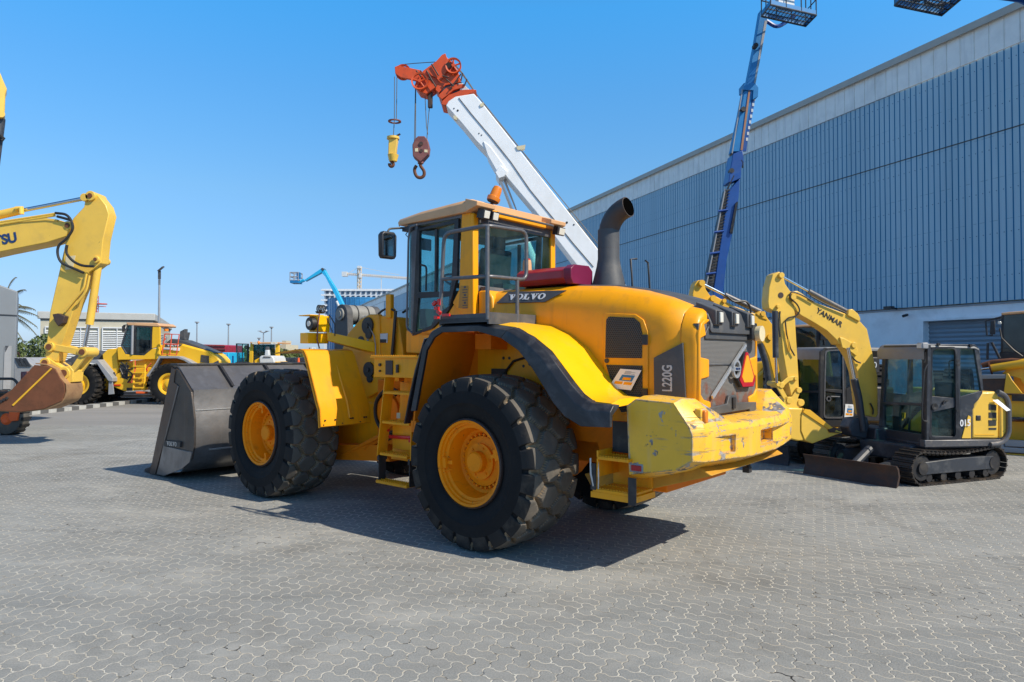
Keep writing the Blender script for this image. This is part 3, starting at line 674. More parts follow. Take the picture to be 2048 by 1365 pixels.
for sgn in (-1,):      # right-hand fender, plain
    mb = MB(); rs = []
    for (x, z), (xl, zl) in zip(arch, low): rs.append([Vector((x, -.64, z)), Vector((x, -1.44, z)), Vector((xl, -1.46, zl)), Vector((xl, -1.42, zl)), Vector((x*.8+xl*.2, -.64, z*.8+zl*.2))])
    mb.loft(rs).build('rear_fender', M['yel_bright'], loader, angle=50)
# inner arch walls and the front splash panel
mb = MB(); mb.prism([(.95, 1.0), (.9, 2.06), (-.5, 2.06), (-.95, 1.85), (-1.3, 1.45), (-1.55, 1.4), (-1.58, .75), (-1.0, .7), (-.9, 1.0)], .60, .64)
mb.prism([(.95, 1.0), (.9, 2.06), (-.5, 2.06), (-.95, 1.85), (-1.3, 1.45), (-1.55, 1.4), (-1.58, .75), (-1.0, .7), (-.9, 1.0)], -.64, -.60)
mb.build('arch_wall', M['orange_in'], loader)
mb = MB()
mb.loft([[Vector((x, 1.31, z)), Vector((x, .62, z)), Vector((x+.02, .62, z)), Vector((x+.02, 1.31, z))] for x, z in ((.90, 1.02), (.87, 1.25), (.64, 1.95), (.52, 2.04))])
mb.bb(.50, .9, .62, 1.2, 2.02, 2.05); mb.bb(.86, .94, .9, 1.31, 1.02, 1.14); mb.bb(.2, .42, .64, .9, 1.87, 2.03)
sp_ = mb.build('splash_panel', M['orange_in'], loader, bevel=.004)
mb = MB()
for y, z in ((.95, 1.08), (1.0, 1.1), (1.2, 1.1), (1.25, 1.06), (1.1, 1.05)): mb.cyl((.86, y, z), (.84, y, z), .014, n=8)
for x, z in ((.25, 1.78), (.17, 1.78), (-.02, 1.70), (-.1, 1.72), (.25, 1.90)): mb.cyl((x, .64, z), (x, .655, z), .016, n=8)
mb.build('bolt', M['blk2'], sp_)
mb = MB(); mb.tube([(.6, .66, 1.0), (.5, .68, 1.35), (.3, .67, 1.55), (.1, .67, 1.75), (-.3, .66, 1.85)], .012); mb.box((.3, .66, 1.62), (.2, .03, .1)); mb.build('brake_hose', M['hose'], loader)

# platform and handrail
mb = MB(); mb.bb(-.17, .46, .66, 1.36, 2.125, 2.165); mb.bb(.455, .47, .66, 1.36, 2.10, 2.19); mb.bb(-.185, .47, 1.345, 1.36, 2.12, 2.20); mb.bb(-.19, -.17, .66, 1.36, 2.10, 2.21)
mb.build('platform', M['dkgrey'], loader)
r_ = .019
a0 = F.L(886, 640, y=1.36); 
mb = MB()
mb.tube([(.46, 1.36, 2.16), (.43, 1.36, 2.55), (.40, 1.36, 3.0), (-.17, 1.36, 3.01), (-.18, .80, 3.03), (-.18, .80, 2.55), (-.18, 1.36, 2.54), (.43, 1.36, 2.555)], r_, rad=.09)
mb.tube([(-.175, 1.36, 2.14), (-.175, 1.36, 3.0)], r_); mb.tube([(-.18, .94, 2.12), (-.18, .94, 2.55)], r_)
mb.build('handrail', M['rail'], loader, angle=60)
mb = MB()
for dx, dz in ((0, 0), (.03, .05), (-.03, -.04), (.0, -.09)): mb.box((.47+dx, 1.39, 2.27+dz), (.05, .03, .03), Matrix.Rotation(dx*20, 3, 'Y'))
mb.box((.35, 1.38, 2.20), (.10, .02, .025)); mb.box((.45, 1.38, 2.33), (.03, .02, .06)); mb.build('safety_tag', M['redlens'], loader)

# exhaust
mb = MB(); mb.lathe([(.175, 2.50), (.165, 2.56), (.125, 2.72), (.112, 2.80), (.112, 3.10)], c=(-.62, 0, 0), ax='z', n=28)
ex = mb.build('exhaust_base', M['dkgrey'], loader)
pts = []; rr = []
for i in range(9):
    a = i/8*R(76); pts.append((-.62-.27*(1-math.cos(a))*1.0, 0, 3.04+.27*math.sin(a)*1.0)); rr.append(.105)
d = Vector((-math.sin(R(76)), 0, math.cos(R(76)))); e = Vector(pts[-1])
pts = [(-.62, 0, 2.9)]+pts+[tuple(e+d*.03)]; rr = [.112]+rr+[.106]
mb = MB().tube(pts, .105, n=28, radii=rr); pipe = mb.build('exhaust_pipe', paint('exhaust_brown', (.075, .06, .055), .55, metal=.2, var=.3, dirt=((.16, .10, .07), .6, 4), bump=.1), loader, angle=50)
e2 = e+d*.032; MB().cyl(e2-d*.004, e2+d*.006, .094, n=24).build('pipe_opening', paint('bore_shade_black', (.002, .002, .002), 1, spec=0), pipe)  # black disc stands in for the shade inside the open pipe
mb = MB()
for dy in (.17, -.17): mb.tube([(-1.0, dy, 2.48), (-.98, dy, 2.75), (-1.0, dy*.5, 2.76)], .01)
mb.build('hood_bracket', M['blk2'], loader)
# red case on the hood, small beacon
mb = MB(); x0, x1 = .20, -.42
mb.loft([[Vector((x, y, z)) for y, z in ((.46, 2.53), (.50, 2.58), (.50, 2.66), (.44, 2.70), (.2, 2.71), (.14, 2.66), (.14, 2.53))] for x in (x0, x0-.02, x1)])
rb = mb.build('red_case', M['red'], loader, bevel=.006)
MB().loft([[Vector((x, y, z)) for y, z in ((.47, 2.52), (.512, 2.58), (.512, 2.67), (.45, 2.712), (.2, 2.72), (.13, 2.67), (.13, 2.52))] for x in (x1-.0, x1-.09)]).build('end_cap', paint('purple_red_paint', (.16, .01, .05), .4), rb, bevel=.006)
mb = MB().lathe([(.05, 2.60), (.05, 2.66), (.048, 2.74), (.042, 2.78), (.001, 2.78)], c=(.26, .25, .06), ax='z', n=16); bc = mb.build('hood_beacon', M['tan'], loader)
MB().cyl((.26, .25, 2.84), (.26, .25, 2.855), .035, n=14).build('beacon_cap', M['redlens'], bc)
MB().cyl((.26, .25, 2.5), (.26, .25, 2.67), .03, n=10).build('beacon_foot', M['yel'], bc)
# ------------------------------------------------------------- cab
YC = .72
XB = F.L(946, 500, y=YC).x                                  # rear wall plane
XFc = 1.66
cabf = F.side('812,676 812,662 826,671 866,656 881,641 888,632 900,619 917,604 921,545 948,545 946,640 932,655 890,660 872,672 862,720 812,722', YC)
mb = MB(); base = [(1.70, 1.84), (1.70, 2.10), (1.50, 2.06), (1.22, 2.12), (1.05, 2.22), (.92, 2.36), (.84, 2.42), (XB, 2.50), (XB, 2.10), (1.0, 2.05), (1.25, 2.0), (1.32, 1.82)]
mb.prism(base, .70, YC); mb.prism(base, -YC, -.70)
mb.prism([(1.70, 1.84), (1.70, 2.1), (XB, 2.14), (XB, 2.0), (1.3, 1.82)], -.70, .70)
cab = mb.build('cab', M['yel'], loader, bevel=.008)
mb = MB()
# rear left yellow pillar with its front return, right rear pillar, sill box behind
for s in (1, -1):
    a, b = sorted((s*(YC-.02), s*(YC+.012)))
    mb.prism([(XB+.0, 2.42), (XB+.02, 3.34), (XB+.16, 3.34), (XB+.185, 2.9), (XB+.20, 2.52), (XB+.30, 2.38), (XB+.10, 2.20), (XB, 2.2)], a, b)
    a, b = sorted((s*(YC+.01), s*.645)); mb.bb(XB-.012, XB+.03, a, b, 2.2, 3.33)
mb.build('rear_pillar', M['yel'], cab, bevel=.01)
q = F.side('921,572 937,572 936,617 917,617', YC+.012); MB().prism(q, YC+.011, YC+.0145).build('warning_decal', paint('decal_ochre', (.45, .22, .02), .5), cab, flat=True)
mb = MB(); x0 = (q[0][0]+q[1][0])/2
for k in range(9): mb.box((x0-.01, YC+.0155, q[0][1]-.02-.028*k), (.075 if k % 3 else .03, .001, .008 if k % 3 else .02))
mb.build('decal_print', M['ink'], cab, flat=True)
mb = MB(); mb.prism([(XB-.02, 2.10), (XB-.02, 2.50), (XB-.16, 2.50), (XB-.22, 2.42), (XB-.26, 2.10)], -.66, .66); mb.build('cab_rear_sill', M['yel'], cab, bevel=.02, seg=3)
mb = MB(); mb.prism([(XB-.015, 2.50), (XB-.015, 2.545), (XB-.10, 2.545), (XB-.13, 2.50)], -.62, .62); mb.build('sill_strip', M['dkgrey'], cab)
# A pillars, hinge post, lintel (dark)
mb = MB()
for s in (1, -1):
    a, b = sorted((s*(YC-.05), s*(YC+.01)))
    mb.prism(F.side('824,452 836,452 833,671 823,669', YC), a, b)
    mb.prism([(XFc+.02, 3.32), (XFc-.03, 3.32), (XFc-.0, 2.08), (XFc+.05, 2.08)], *sorted((s*(YC-.12), s*(YC-.04))))
    mb.prism([(XFc, 3.30), (XB+.1, 3.30), (XB+.1, 3.34), (XFc, 3.34)], a, b)
mb.bb(XFc-.04, XFc+.02, -.68, .68, 3.25, 3.33); mb.bb(XFc-.02, XFc+.05, -.68, .68, 2.04, 2.12); mb.bb(XB, XB+.05, -.66, .66, 3.24, 3.33); mb.bb(XB-.004, XB+.05, -.66, .66, 2.5, 2.56)
mb.build('cab_frame', M['rail'], cab, bevel=.005)
def door_frame(sg):
    o_ = F.side('836,459 919,438 916,555 900,620 881,642 866,658 827,672', YC)
    panes = ['841,464 872,461 871,584 840,586', '876,460 911,449 904,584 874.5,584', '838,596 903,592 900,613 879,630 865,652 833,666']
    mb = MB()
    y0, y1 = sorted((sg*(YC-.02), sg*(YC+.018)))
    # frame bars around the panes
    bars = ['836,459 919,438 912,447 841,462', '836,459 841,462 840,586 833,667 827,672', '919,438 916,555 900,620 903,592 904,584 911,448', '840,585 904,583 903,593 838,597', '872,460 876,459 874.5,585 871,585', '900,620 881,642 866,658 827,672 833,665 864,652 878,630 900,612']
    for b_ in bars: mb.prism(F.side(b_, YC), y0, y1)
    d = mb.build('cab_door', M['blk2'], cab, flat=True)
    for p_ in panes: MB().prism(F.side(p_, YC), sg*(YC-.004), sg*(YC+.004)).build('door_glass', M['glass'], d, flat=True)
    return d
dl_ = door_frame(1); door_frame(-1)
mb = MB(); mb.tube([tuple(F.L(842, 530, y=YC+.05)), tuple(F.L(853, 533, y=YC+.05)), tuple(F.L(852, 582, y=YC+.05))], .011, rad=.04); mb.build('door_handle', M['blk2'], dl_)
MB().bb(XB+.01, XB+.018, -.65, .65, 2.54, 3.26).build('rear_window', M['glass'], cab)
MB().bb(XFc+.0, XFc+.008, -.66, .66, 2.1, 3.27).build('windshield', M['glass'], cab)
for s in (1, -1):
    MB().prism([(XFc+.01, 2.1), (XFc-.0, 3.27), (1.60, 3.27), (1.6, 2.1)], s*(YC-.015), s*(YC-.008)).build('quarter_glass', M['glass'], cab)
# roof with overhanging lip and the two rear corner boxes
mb = MB(); rs = []
for x, zt, zb_, wy in ((1.84, 3.385, 3.36, .70), (1.80, 3.42, 3.335, .755), (1.4, 3.455, 3.33, .775), (.9, 3.475, 3.335, .78), (XB+.02, 3.485, 3.34, .78)):
    rs.append([Vector((x, y, z)) for y, z in ((wy, zb_), (wy+.01, zt-.05), (wy-.02, zt-.012), (wy-.08, zt), (-wy+.08, zt), (-wy+.02, zt-.012), (-wy-.01, zt-.05), (-wy, zb_))])
mb.loft(rs)
for s in (1, -1):
    a, b = sorted((s*.79, s*.50)); c_, d_ = sorted((s*.77, s*.50))
    mb.hexa([(XB-.12, a, 3.385), (XB-.12, b, 3.385), (XB+.05, b, 3.34), (XB+.05, a, 3.34), (XB-.13, a, 3.43), (XB-.13, b, 3.43), (XB+.05, b, 3.482), (XB+.05, a, 3.482)])
roof = mb.build('cab_roof', M['tan'], cab, bevel=.012, angle=50)
mb = MB(); mb.bb(XB-.05, XB+.03, -.50, .50, 3.33, 3.40); mb.build('roof_rear_rail', M['yel'], roof, bevel=.008)
mb = MB(); mb.tube([(XB-.11, .45, 3.36), (XB-.11, -.55, 3.36)], .014); mb.build('lamp_bar', M['rail'], roof)
for y, tl in ((.66, .1), (.52, .1), (-.68, -.2)):
    mb = MB(); rt = Matrix.Rotation(-.25, 3, 'Y') @ Matrix.Rotation(tl, 3, 'Z'); mb.box((XB-.10, y, 3.315), (.09, .115, .10), rt); mb.tube([(XB-.08, y, 3.36), (XB-.08, y, 3.39)], .01)
    l_ = mb.build('work_lamp', M['blk2'], roof, bevel=.012); MB().box((XB-.147, y-.002, 3.303), (.008, .09, .078), rt).build('lamp_lens', M['lens'], l_, bevel=.004)
tl = Matrix.Translation((XB-.03, .44, 3.50)) @ Matrix.Rotation(R(-14), 4, 'Y') @ Matrix.Rotation(R(16), 4, 'X')
mb = MB(); mb.M = tl; mb.lathe([(.07, .0), (.075, .02), (.075, .045), (.058, .055), (.055, .13), (.046, .165), (.02, .178), (.001, .18)], ax='z', n=20); bec = mb.build('roof_beacon', M['amber'], roof)
mb = MB(); mb.M = tl; mb.lathe([(.001, -.012), (.06, -.012), (.07, .002)], ax='z', n=20); mb.tube([(0, 0, 0), (0, 0, -.09)], .016); mb.tube([(.03, 0, 0), (.0, -.06, -.1), (-.06, -.1, -.16)], .005); mb.build('beacon_foot', M['rustdark'], bec)
# grab rail at the A pillar, mirror
mb = MB(); g = [F.L(a, b, y=YC+.09) for a, b in ((834, 450), (820, 455), (817, 480), (813.5, 654), (818, 662), (826, 667))]
mb.tube([tuple(p) for p in g], .012, rad=.03); mb.build('grab_rail', M['rail'], cab)
mb = MB(); a = F.L(803, 456.5, x=1.74); b = F.L(778, 458, x=1.76); c = F.L(774, 468, x=1.76)
mb.tube([(1.62, .70, 3.29), tuple(a), tuple(b), tuple(c)], .012, rad=.03); mb.box((1.64, .70, 3.28), (.18, .12, .05)); mb.tube([(1.6, .75, 3.28), (1.62, .80, 3.2), (1.6, .78, 3.17)], .006)
mi = mb.build('mirror_arm', M['blk2'], cab)
c = F.L(775.5, 491, x=1.76)
mb = MB(); rs = []
for dx, k in ((.07, .75), (.04, 1), (-.02, 1), (-.035, .95)):
    rs.append([Vector((c.x+dx, c.y+.105*k*sx, c.z+.155*k*sz)) for sx, sz in ((-.95, -.8), (-.75, -1), (.75, -1), (.95, -.8), (1, .75), (.7, 1), (-.7, 1), (-1, .75))])
tm = Matrix.Translation(c) @ Matrix.Rotation(R(-6), 4, 'Z') @ Matrix.Translation(-c)
mb.M = tm; mb.loft(rs); mh = mb.build('mirror', M['blk'], mi, bevel=.008)
mb = MB(); mb.M = tm; mb.box((c.x-.038, c.y, c.z), (.004, .155, .25)); mb.build('mirror_glass', M['mirror'], mh, bevel=.0)
# interior
mb = MB(); mb.loft([[Vector((x, y, z)) for x, z in ((1.0, 2.45), (1.02, 2.55), (1.40, 2.58), (1.42, 2.48))] for y in (-.25, .25)])
mb.loft([[Vector((x, y, z)) for x, z in ((.92, 2.5), (1.06, 2.5), (.98, 3.05), (.88, 3.05))] for y in (-.23, .23)]); mb.box((.92, 0, 3.12), (.09, .22, .15)); mb.cyl((1.2, 0, 2.1), (1.2, 0, 2.5), .12)
mb.box((1.25, -.38, 2.6), (.35, .13, .22)); mb.box((1.1, .33, 2.62), (.3, .08, .06)); mb.build('driver_seat', M['seat'], cab, bevel=.02)
mb = MB(); mb.tube([(1.62, .1, 2.1), (1.55, .1, 2.7)], .035)
mb.tube([(1.52+.06*math.sin(a), .1+.18*math.cos(a), 2.72+.13*math.sin(a)*.6) for a in [k*PI/8 for k in range(17)]], .013); mb.bb(1.5, 1.66, -.6, .6, 2.1, 2.35); mb.build('steering_wheel', M['seat'], cab)
mb = MB(); mb.tube([(1.42, .55, 2.15), (1.3, .58, 2.45), (1.0, .6, 2.12)], .02); mb.bb(.65, .8, -.55, .2, 2.5, 2.62); mb.bb(.7, 1.6, -.62, .62, 2.02, 2.14); mb.build('cab_console', M['dkgrey'], cab)
MB().box((1.6, .52, 3.12), (.02, .2, .14)).build('inside_mirror', M['blk2'], cab, bevel=.01)

# deck, battery box and ladder between the wheels
mb = MB(); serr(mb, .95, 1.95, .62, 1.05, 1.80, 26); mb.bb(.95, 1.9, .62, 1.03, 1.56, 1.78); mb.bb(1.85, 2.05, .55, .7, 1.5, 1.72)
deck = mb.build('access_deck', M['yel'], loader, bevel=.004)
mb = MB(); mb.box((1.62, 1.035, 1.67), (.12, .012, .16)); mb.box((1.47, 1.045, 1.66), (.03, .02, .09)); mb.cyl((1.78, 1.03, 1.70), (1.78, 1.05, 1.70), .018, n=8); mb.cyl((1.78, 1.03, 1.63), (1.78, 1.05, 1.63), .012, n=8); mb.build('deck_latch', M['blk2'], deck)
mb = MB()
for x, a in ((1.66, .06), (1.20, -.04)):
    mb.loft([[Vector((x-.0+d, y, z)), Vector((x+.0+d, y+.14, z)), Vector((x+.014+d, y+.14, z)), Vector((x+.014+d, y, z))] for z, y, d in ((1.56, .92, 0), (1.1, .95, a*.6), (.68, .98, a))])
for z, y in ((1.40, .93), (1.07, .95), (.72, .98)): serr(mb, 1.22, 1.68, y-.02, y+.14, z, 14)
mb.box((1.45, .93, .9), (.46, .012, .30)); mb.box((1.45, .80, 1.25), (.5, .02, .5)); mb.hexa([(1.2, .9, .62), (1.75, .9, .62), (1.75, .6, .62), (1.2, .6, .62), (1.2, .9, 1.55), (1.75, .7, 1.55), (1.75, .6, 1.55), (1.2, .6, 1.55)])
lad = mb.build('ladder', M['yel'], loader, bevel=.003)
mb = MB()
for x in (1.72, 1.20): mb.box((x, 1.05, .54), (.012, .10, .30)); mb.box((x, 1.05, .66), (.03, .12, .06))
mb.build('rubber_strap', M['blk2'], lad)
mb = MB(); serr(mb, 1.2, 1.72, 1.0, 1.14, .41, 16); mb.build('bottom_step', M['yel'], lad)
mb = MB(); mb.tube([(1.75, .95, .88), (1.3, .96, .90)], .022); mb.box((1.3, .97, .87), (.1, .03, .04)); mb.tube([(1.8, .96, .93), (1.7, .98, .96)], .018); mb.build('steering_lock_bar', M['redlens'], lad)
MB().prism(F.side('794,826 801,826 801,837 794,837', .935), .938, .942).build('warning_sticker', M['cream'], lad)
mb = MB()     # black flap hanging at the front edge of the splash panel
mb.loft([[Vector((x, y, z)) for y in (1.24, 1.34)]+[Vector((x+.02, y, z)) for y in (1.34, 1.24)] for x, z in slide(((.56, 1.98), (.70, 1.66), (.80, 1.35), (.86, 1.12)))]); mb.build('splash_flap', M['blk'], loader, bevel=.01)

# articulation drum with hoses
mb = MB(); mb.cyl((2.12, -.5, 1.13), (2.12, .62, 1.13), .27, n=36); mb.cyl((2.12, .62, 1.13), (2.12, .66, 1.13), .20, n=36); mb.bb(1.8, 2.5, -.5, .5, .7, 1.5)
mb.build('articulation_joint', M['orange_in'], loader, bevel=.01)
mb = MB()
for r2, y in ((.25, .68), (.275, .64)): mb.tube([(2.07+r2*math.cos(a), y, 1.13+r2*math.sin(a)) for a in [R(-150+12*k) for k in range(24)]], .02)
for k in range(3): mb.tube([(2.0, .5-.06*k, 1.5), (1.9, .55-.05*k, 1.25), (1.95, .5, .9), (2.3, .5-.05*k, .75)], .016, rad=.15)
mb.build('hydraulic_hose', M['hose'], loader)

# ------------------------------------------------------------- loader tower
tow = F.side('758,629 738,629 719,640 695,668 680,712 709,712 733,797 756,784 757,770 769,757 772,733 760,722', .46)
mb = MB(); mb.prism(tow, .40, .46); mb.prism(tow, -.46, -.40)
mb.bb(2.55, 2.6, -.4, .4, 1.4, 2.3); mb.prism([(2.58, 1.3), (2.58, 2.32), (2.18, 2.28), (2.08, 1.85), (2.1, 1.5)], .20, .44)
mb.prism([(2.58, 1.3), (2.58, 2.32), (2.18, 2.28), (2.08, 1.85), (2.1, 1.5)], -.44, -.20); mb.prism([(3.1, .6), (3.2, 1.5), (2.5, 1.5), (2.4, .7)], -.4, .4)
tower = mb.build('loader_tower', M['yel'], loader, bevel=.012)
for (px, py, r1) in ((737, 652, .11), (739, 740, .10)):
    p = F.L(px, py, y=.46); mb = MB().cyl((p.x, .45, p.z), (p.x, .485, p.z), r1, n=24); mb.cyl((p.x-.02, .45, p.z-.11), (p.x-.02, .482, p.z-.11), r1*.55, n=20); mb.cyl((p.x, .485, p.z), (p.x, .50, p.z), r1*.3, n=16)
    mb.build('pin_cap', M['blk2'], tower)
p = F.L(722, 684, y=.46); MB().cyl((p.x, .455, p.z), (p.x, .464, p.z), .075, n=24).build('frame_hole', M['hose'], tower)
mb = MB()
for px, py in ((736, 681), (745, 759)):
    p = F.L(px, py, y=.46); mb.cyl((p.x, .45, p.z), (p.x, .468, p.z), .017, n=10)
mb.tube([tuple(F.L(a, b, y=.48)) for a, b in ((738, 652), (748, 672), (751, 690), (751, 716))], .006)
mb.build('grease_line', M['grey'], tower)
mb = MB(); mb.prism(F.side('785,618 781,616 776,636 776,720 781,722', .5), .44, .47); mb.box((2.3, .47, 2.42), (.10, .06, .3)); mb.build('tower_bracket', M['yel'], tower, bevel=.01)
mb = MB(); mb.tube([tuple(F.L(a, b, y=.48)) for a, b in ((757, 628), (768, 619), (781, 618), (789, 622))], .014, rad=.05); mb.prism(F.side('787,622 791,622 783,721 779,721', .5), .47, .49)
mb.tube([(2.25, .3, 2.35), (2.0, .35, 2.42), (1.85, .3, 2.3), (1.8, .2, 2.1)], .016, rad=.1); mb.build('hose', M['hose'], tower)
MB().prism(F.side('760,668 776,667 775,686 759,686', .445), .444, .449).build('data_plate', M['ltgrey'], tower)
MB().prism(F.side('760,679 773,679 772,686 760,686', .45), .449, .452).build('data_plate_band', M['blk2'], tower)
M['bossgrey'] = paint('boss_grey', (.24, .24, .23), .55, var=.15, dirt=((.1, .1, .1), .4, 5))
# lift arms, bellcrank and cylinders
arm = [(2.45, 2.0), (2.7, 2.22), (3.1, 2.1), (3.9, 1.55), (4.6, .75), (5.05, .42), (5.0, .22), (4.5, .3), (3.8, .95), (3.1, 1.6)]
mb = MB(); mb.prism(arm, .26, .36); mb.prism(arm, -.36, -.26); mb.bb(3.8, 4.1, -.3, .3, .95, 1.3); lift = mb.build('lift_arm', M['dkgrey'], loader, bevel=.01)
p = F.L(682, 629, y=.3); cx_, cz_ = p.x, p.z
bc_ = [(cx_+.14*math.cos(a), cz_+.14*math.sin(a)) for a in [R(0+18*k) for k in range(11)]]+[(cx_-.17, cz_-.5), (cx_-.3, cz_-.85), (cx_+.1, cz_-.9), (cx_+.16, cz_-.5)]
mb = MB(); mb.prism(bc_, .20, .30); mb.prism(bc_, -.30, -.20); bell = mb.build('bellcrank', M['dkgrey'], loader, bevel=.008)
mb = MB().cyl((cx_, -.2, cz_), (cx_, .2, cz_), .135, n=28); mb.cyl((cx_, .30, cz_), (cx_, .33, cz_), .085, n=24); mb.cyl((cx_, .33, cz_), (cx_, .345, cz_), .05, n=20)
mb.build('pivot_boss', M['bossgrey'], bell)
mb = MB(); 
for y in (-.08, .10): mb.lathe([(.142, y-.008), (.142, y+.008)], c=(cx_, 0, cz_), n=28)
mb.build('pivot_seal', M['hose'], bell)
mb = MB().tube([(2.6, 0, 2.05), (3.1, 0, 2.2)], .085, n=14); mb.build('tilt_cylinder', M['dkgrey'], bell)
MB().cyl((3.1, 0, 2.2), (cx_, 0, cz_), .045, n=12).build('cylinder_rod', M['chrome'], bell)
MB().cyl((cx_-.2, 0, cz_-.85), (5.05, 0, .9), .06, n=12).build('tilt_link', M['dkgrey'], lift)
# front fenders
def ffender(s):
    prof_ = [(3.38, 1.84), (2.84, 1.885), (2.75, 1.865), (2.70, 1.80), (2.48, 1.30), (2.42, 1.18), (2.40, .98)]
    mb = MB(); rs = []
    for x, z in prof_:
        k = (1.88-z)/.9; rs.append([Vector((x, s*1.40, z)), Vector((x, s*(.70-.02*k), z)), Vector((x+.035, s*(.70-.02*k), z-.012)), Vector((x+.035, s*1.40, z-.012))])
    mb.loft(rs)
    mb.loft([[Vector((x, s*1.40, z)), Vector((x+.05, s*1.40, z-.02)), Vector((x+.05, s*1.385, z-.02)), Vector((x, s*1.385, z))] for x, z in prof_])
    f_ = mb.build('front_fender', M['yel'], loader, bevel=.004)
    mb = MB()
    for y in (1.34, 1.2, .98, .95, .78, .75): mb.cyl((2.395, s*y, 1.05), (2.41, s*y, 1.05), .011, n=6)
    for y in (1.36, 1.1, .84): mb.cyl((2.395, s*y, 1.0), (2.41, s*y, 1.0), .008, n=6)
    for x in (3.0, 3.25): mb.cyl((x, s*1.36, 1.86), (x, s*1.36, 1.885), .01, n=6)
    mb.build('fender_bolt', M['hose'], f_)
    mb = MB(); mb.tube([(2.66, s*1.0, 1.68), (2.44, s*1.0, 1.24), (2.392, s*1.0, 1.06)], .016, n=6, rad=.05); mb.build('fender_rib', M['yel'], f_)
ffender(1); ffender(-1)
MB().tube([(2.6, .6, .62), (2.2, .62, .85), (3.1, .6, .5)], .03).build('drain_pipe', M['orange_in'], loader)
# front lamp bracket, lamp and coiled hose
def lampset(s):
    mb = MB(); mb.M = Matrix.Diagonal((1, s, 1, 1))
    mb.box((3.02, 1.08, 2.02), (.17, .30, .13)); 
    a = F.L(652, 676, y=.95); b = F.L(716, 706, y=.50)
    for k in (0,):
        mb.hexa([(2.86, 1.0, 1.99), (2.96, .95, 1.99), (2.75, .46, 1.84), (2.6, .46, 1.84), (2.86, 1.0, 2.10), (2.96, .95, 2.10), (2.75, .46, 1.97), (2.6, .46, 1.97)])
    lb = mb.build('lamp_bracket', M['yel_bright'], loader, bevel=.006)
    mb = MB(); mb.M = Matrix.Diagonal((1, s, 1, 1)); mb.box((3.00, 1.02, 2.20), (.20, .17, .20)); mb.box((3.06, 1.10, 2.305), (.26, .2, .012)); hs = mb.build('lamp_housing', M['yel_bright'], lb, bevel=.012)
    mb = MB(); mb.M = Matrix.Diagonal((1, s, 1, 1)); mb.cyl((3.0, 1.10, 2.20), (3.0, 1.17, 2.20), .085, .08, n=24); mb.cyl((3.11, 1.02, 2.2), (3.13, 1.02, 2.2), .08, n=20)
    ring_ = mb.build('lamp_rim', M['blk2'], hs); mb = MB(); mb.M = Matrix.Diagonal((1, s, 1, 1)); mb.cyl((3.0, 1.168, 2.20), (3.0, 1.18, 2.20), .035, n=16); mb.build('lamp_lens', M['lens'], ring_)
    mb = MB(); mb.M = Matrix.Diagonal((1, s, 1, 1))
    mb.tube([(2.98+.045*math.cos(a), 1.02+.012*a/PI-.05, 2.385+.05*math.sin(a)) for a in [k*PI/5 for k in range(90)] if a < 8*PI], .0085, n=6)
    mb.tube([(2.9, .95, 2.32), (2.82, .92, 2.2), (2.8, .93, 2.05)], .007); mb.tube([(2.9, .98, 2.28), (2.84, .95, 2.12), (2.86, .92, 2.0)], .006); mb.build('coiled_hose', M['hose'], lb)
    mb = MB(); mb.M = Matrix.Diagonal((1, s, 1, 1)); mb.tube([(2.9, 1.09, 2.33), (2.905, 1.11, 2.15), (2.9, 1.12, 2.0), (2.88, 1.1, 1.89)], .009); mb.build('tie_strap', M['maroon'], lb)
lampset(1); lampset(-1)

# ------------------------------------------------------------- bucket
bs_ = F.side('300,952 345,735 356,741 382,785 388,840 388,890 383,918 368,935 330,950', 1.6)
mb = MB(); 
for s in (1, -1):
    a, b = sorted((s*1.60, s*1.57)); mb.prism(bs_, a, b)
bk = MB().cyl((5.30, -1.55, .5), (5.30, 1.55, .5), .07, n=14).build('bucket', M['steel'], loader); mb.build('side_plate', paint('dark_worn_steel', (.085, .075, .07), .4, metal=.55, var=.3, dirt=((.17, .11, .07), .5, 3), streak=((.2, .19, .18), .5, 5), bump=.15), bk, bevel=.004)
# shell: top plate, flat band, curved back, floor
pr = [(5.85, 1.66), (5.70, 1.655), (5.28, 1.345), (5.22, 1.32), (5.20, 1.05), (5.19, 1.02), (5.16, .80), (5.14, .60), (5.2, .42), (5.33, .28), (5.6, .14), (6.0, .07), (6.6, .03)]
mb = MB(); mb.loft([[Vector((x, 1.57, z)), Vector((x, -1.57, z)), Vector((x+.03, -1.57, z-.015)), Vector((x+.03, 1.57, z-.015))] for x, z in pr]); mb.build('bucket_shell', M['steel'], bk, angle=28)
mb = MB(); mb.bb(5.68, 5.90, -1.6, 1.6, 1.655, 1.685); mb.build('spill_edge', M['blk2'], bk, bevel=.004)
mb = MB()
for y in (.98, .25, -.5, -1.15): mb.prism([(5.70, 1.655), (5.62, 1.655), (5.23, 1.36), (5.28, 1.345)], y-.018, y+.018)
mb.build('shell_rib', M['blk2'], bk)
mb = MB(); mb.box((5.19, 0, 1.035), (.02, 3.1, .012)); mb.box((5.17, 1.2, .31+.16), (.012, .34, .02), Matrix.Rotation(-.5, 3, 'Y')); mb.build('weld_seam', M['silver'], bk)
mb = MB(); mb.prism(F.side('316,948 330,892 386,905 381,925 366,938 330,952', 1.6), 1.598, 1.618)
mb.tube([tuple(F.L(a, b, y=1.606)) for a, b in ((357, 772), (330, 880), (318, 940))], .012, n=6); mb.build('wear_plate', M['steel'], bk, bevel=.003)
mb = MB(); mb.prism(F.side('300,952 345,735 352,740 349,765 358,772 312,948', 1.6), 1.598, 1.612); mb.build('side_cutter', paint('bare_worn_steel', (.12, .085, .07), .4, metal=.5, var=.3, dirt=((.2, .10, .05), .5, 4)), bk)
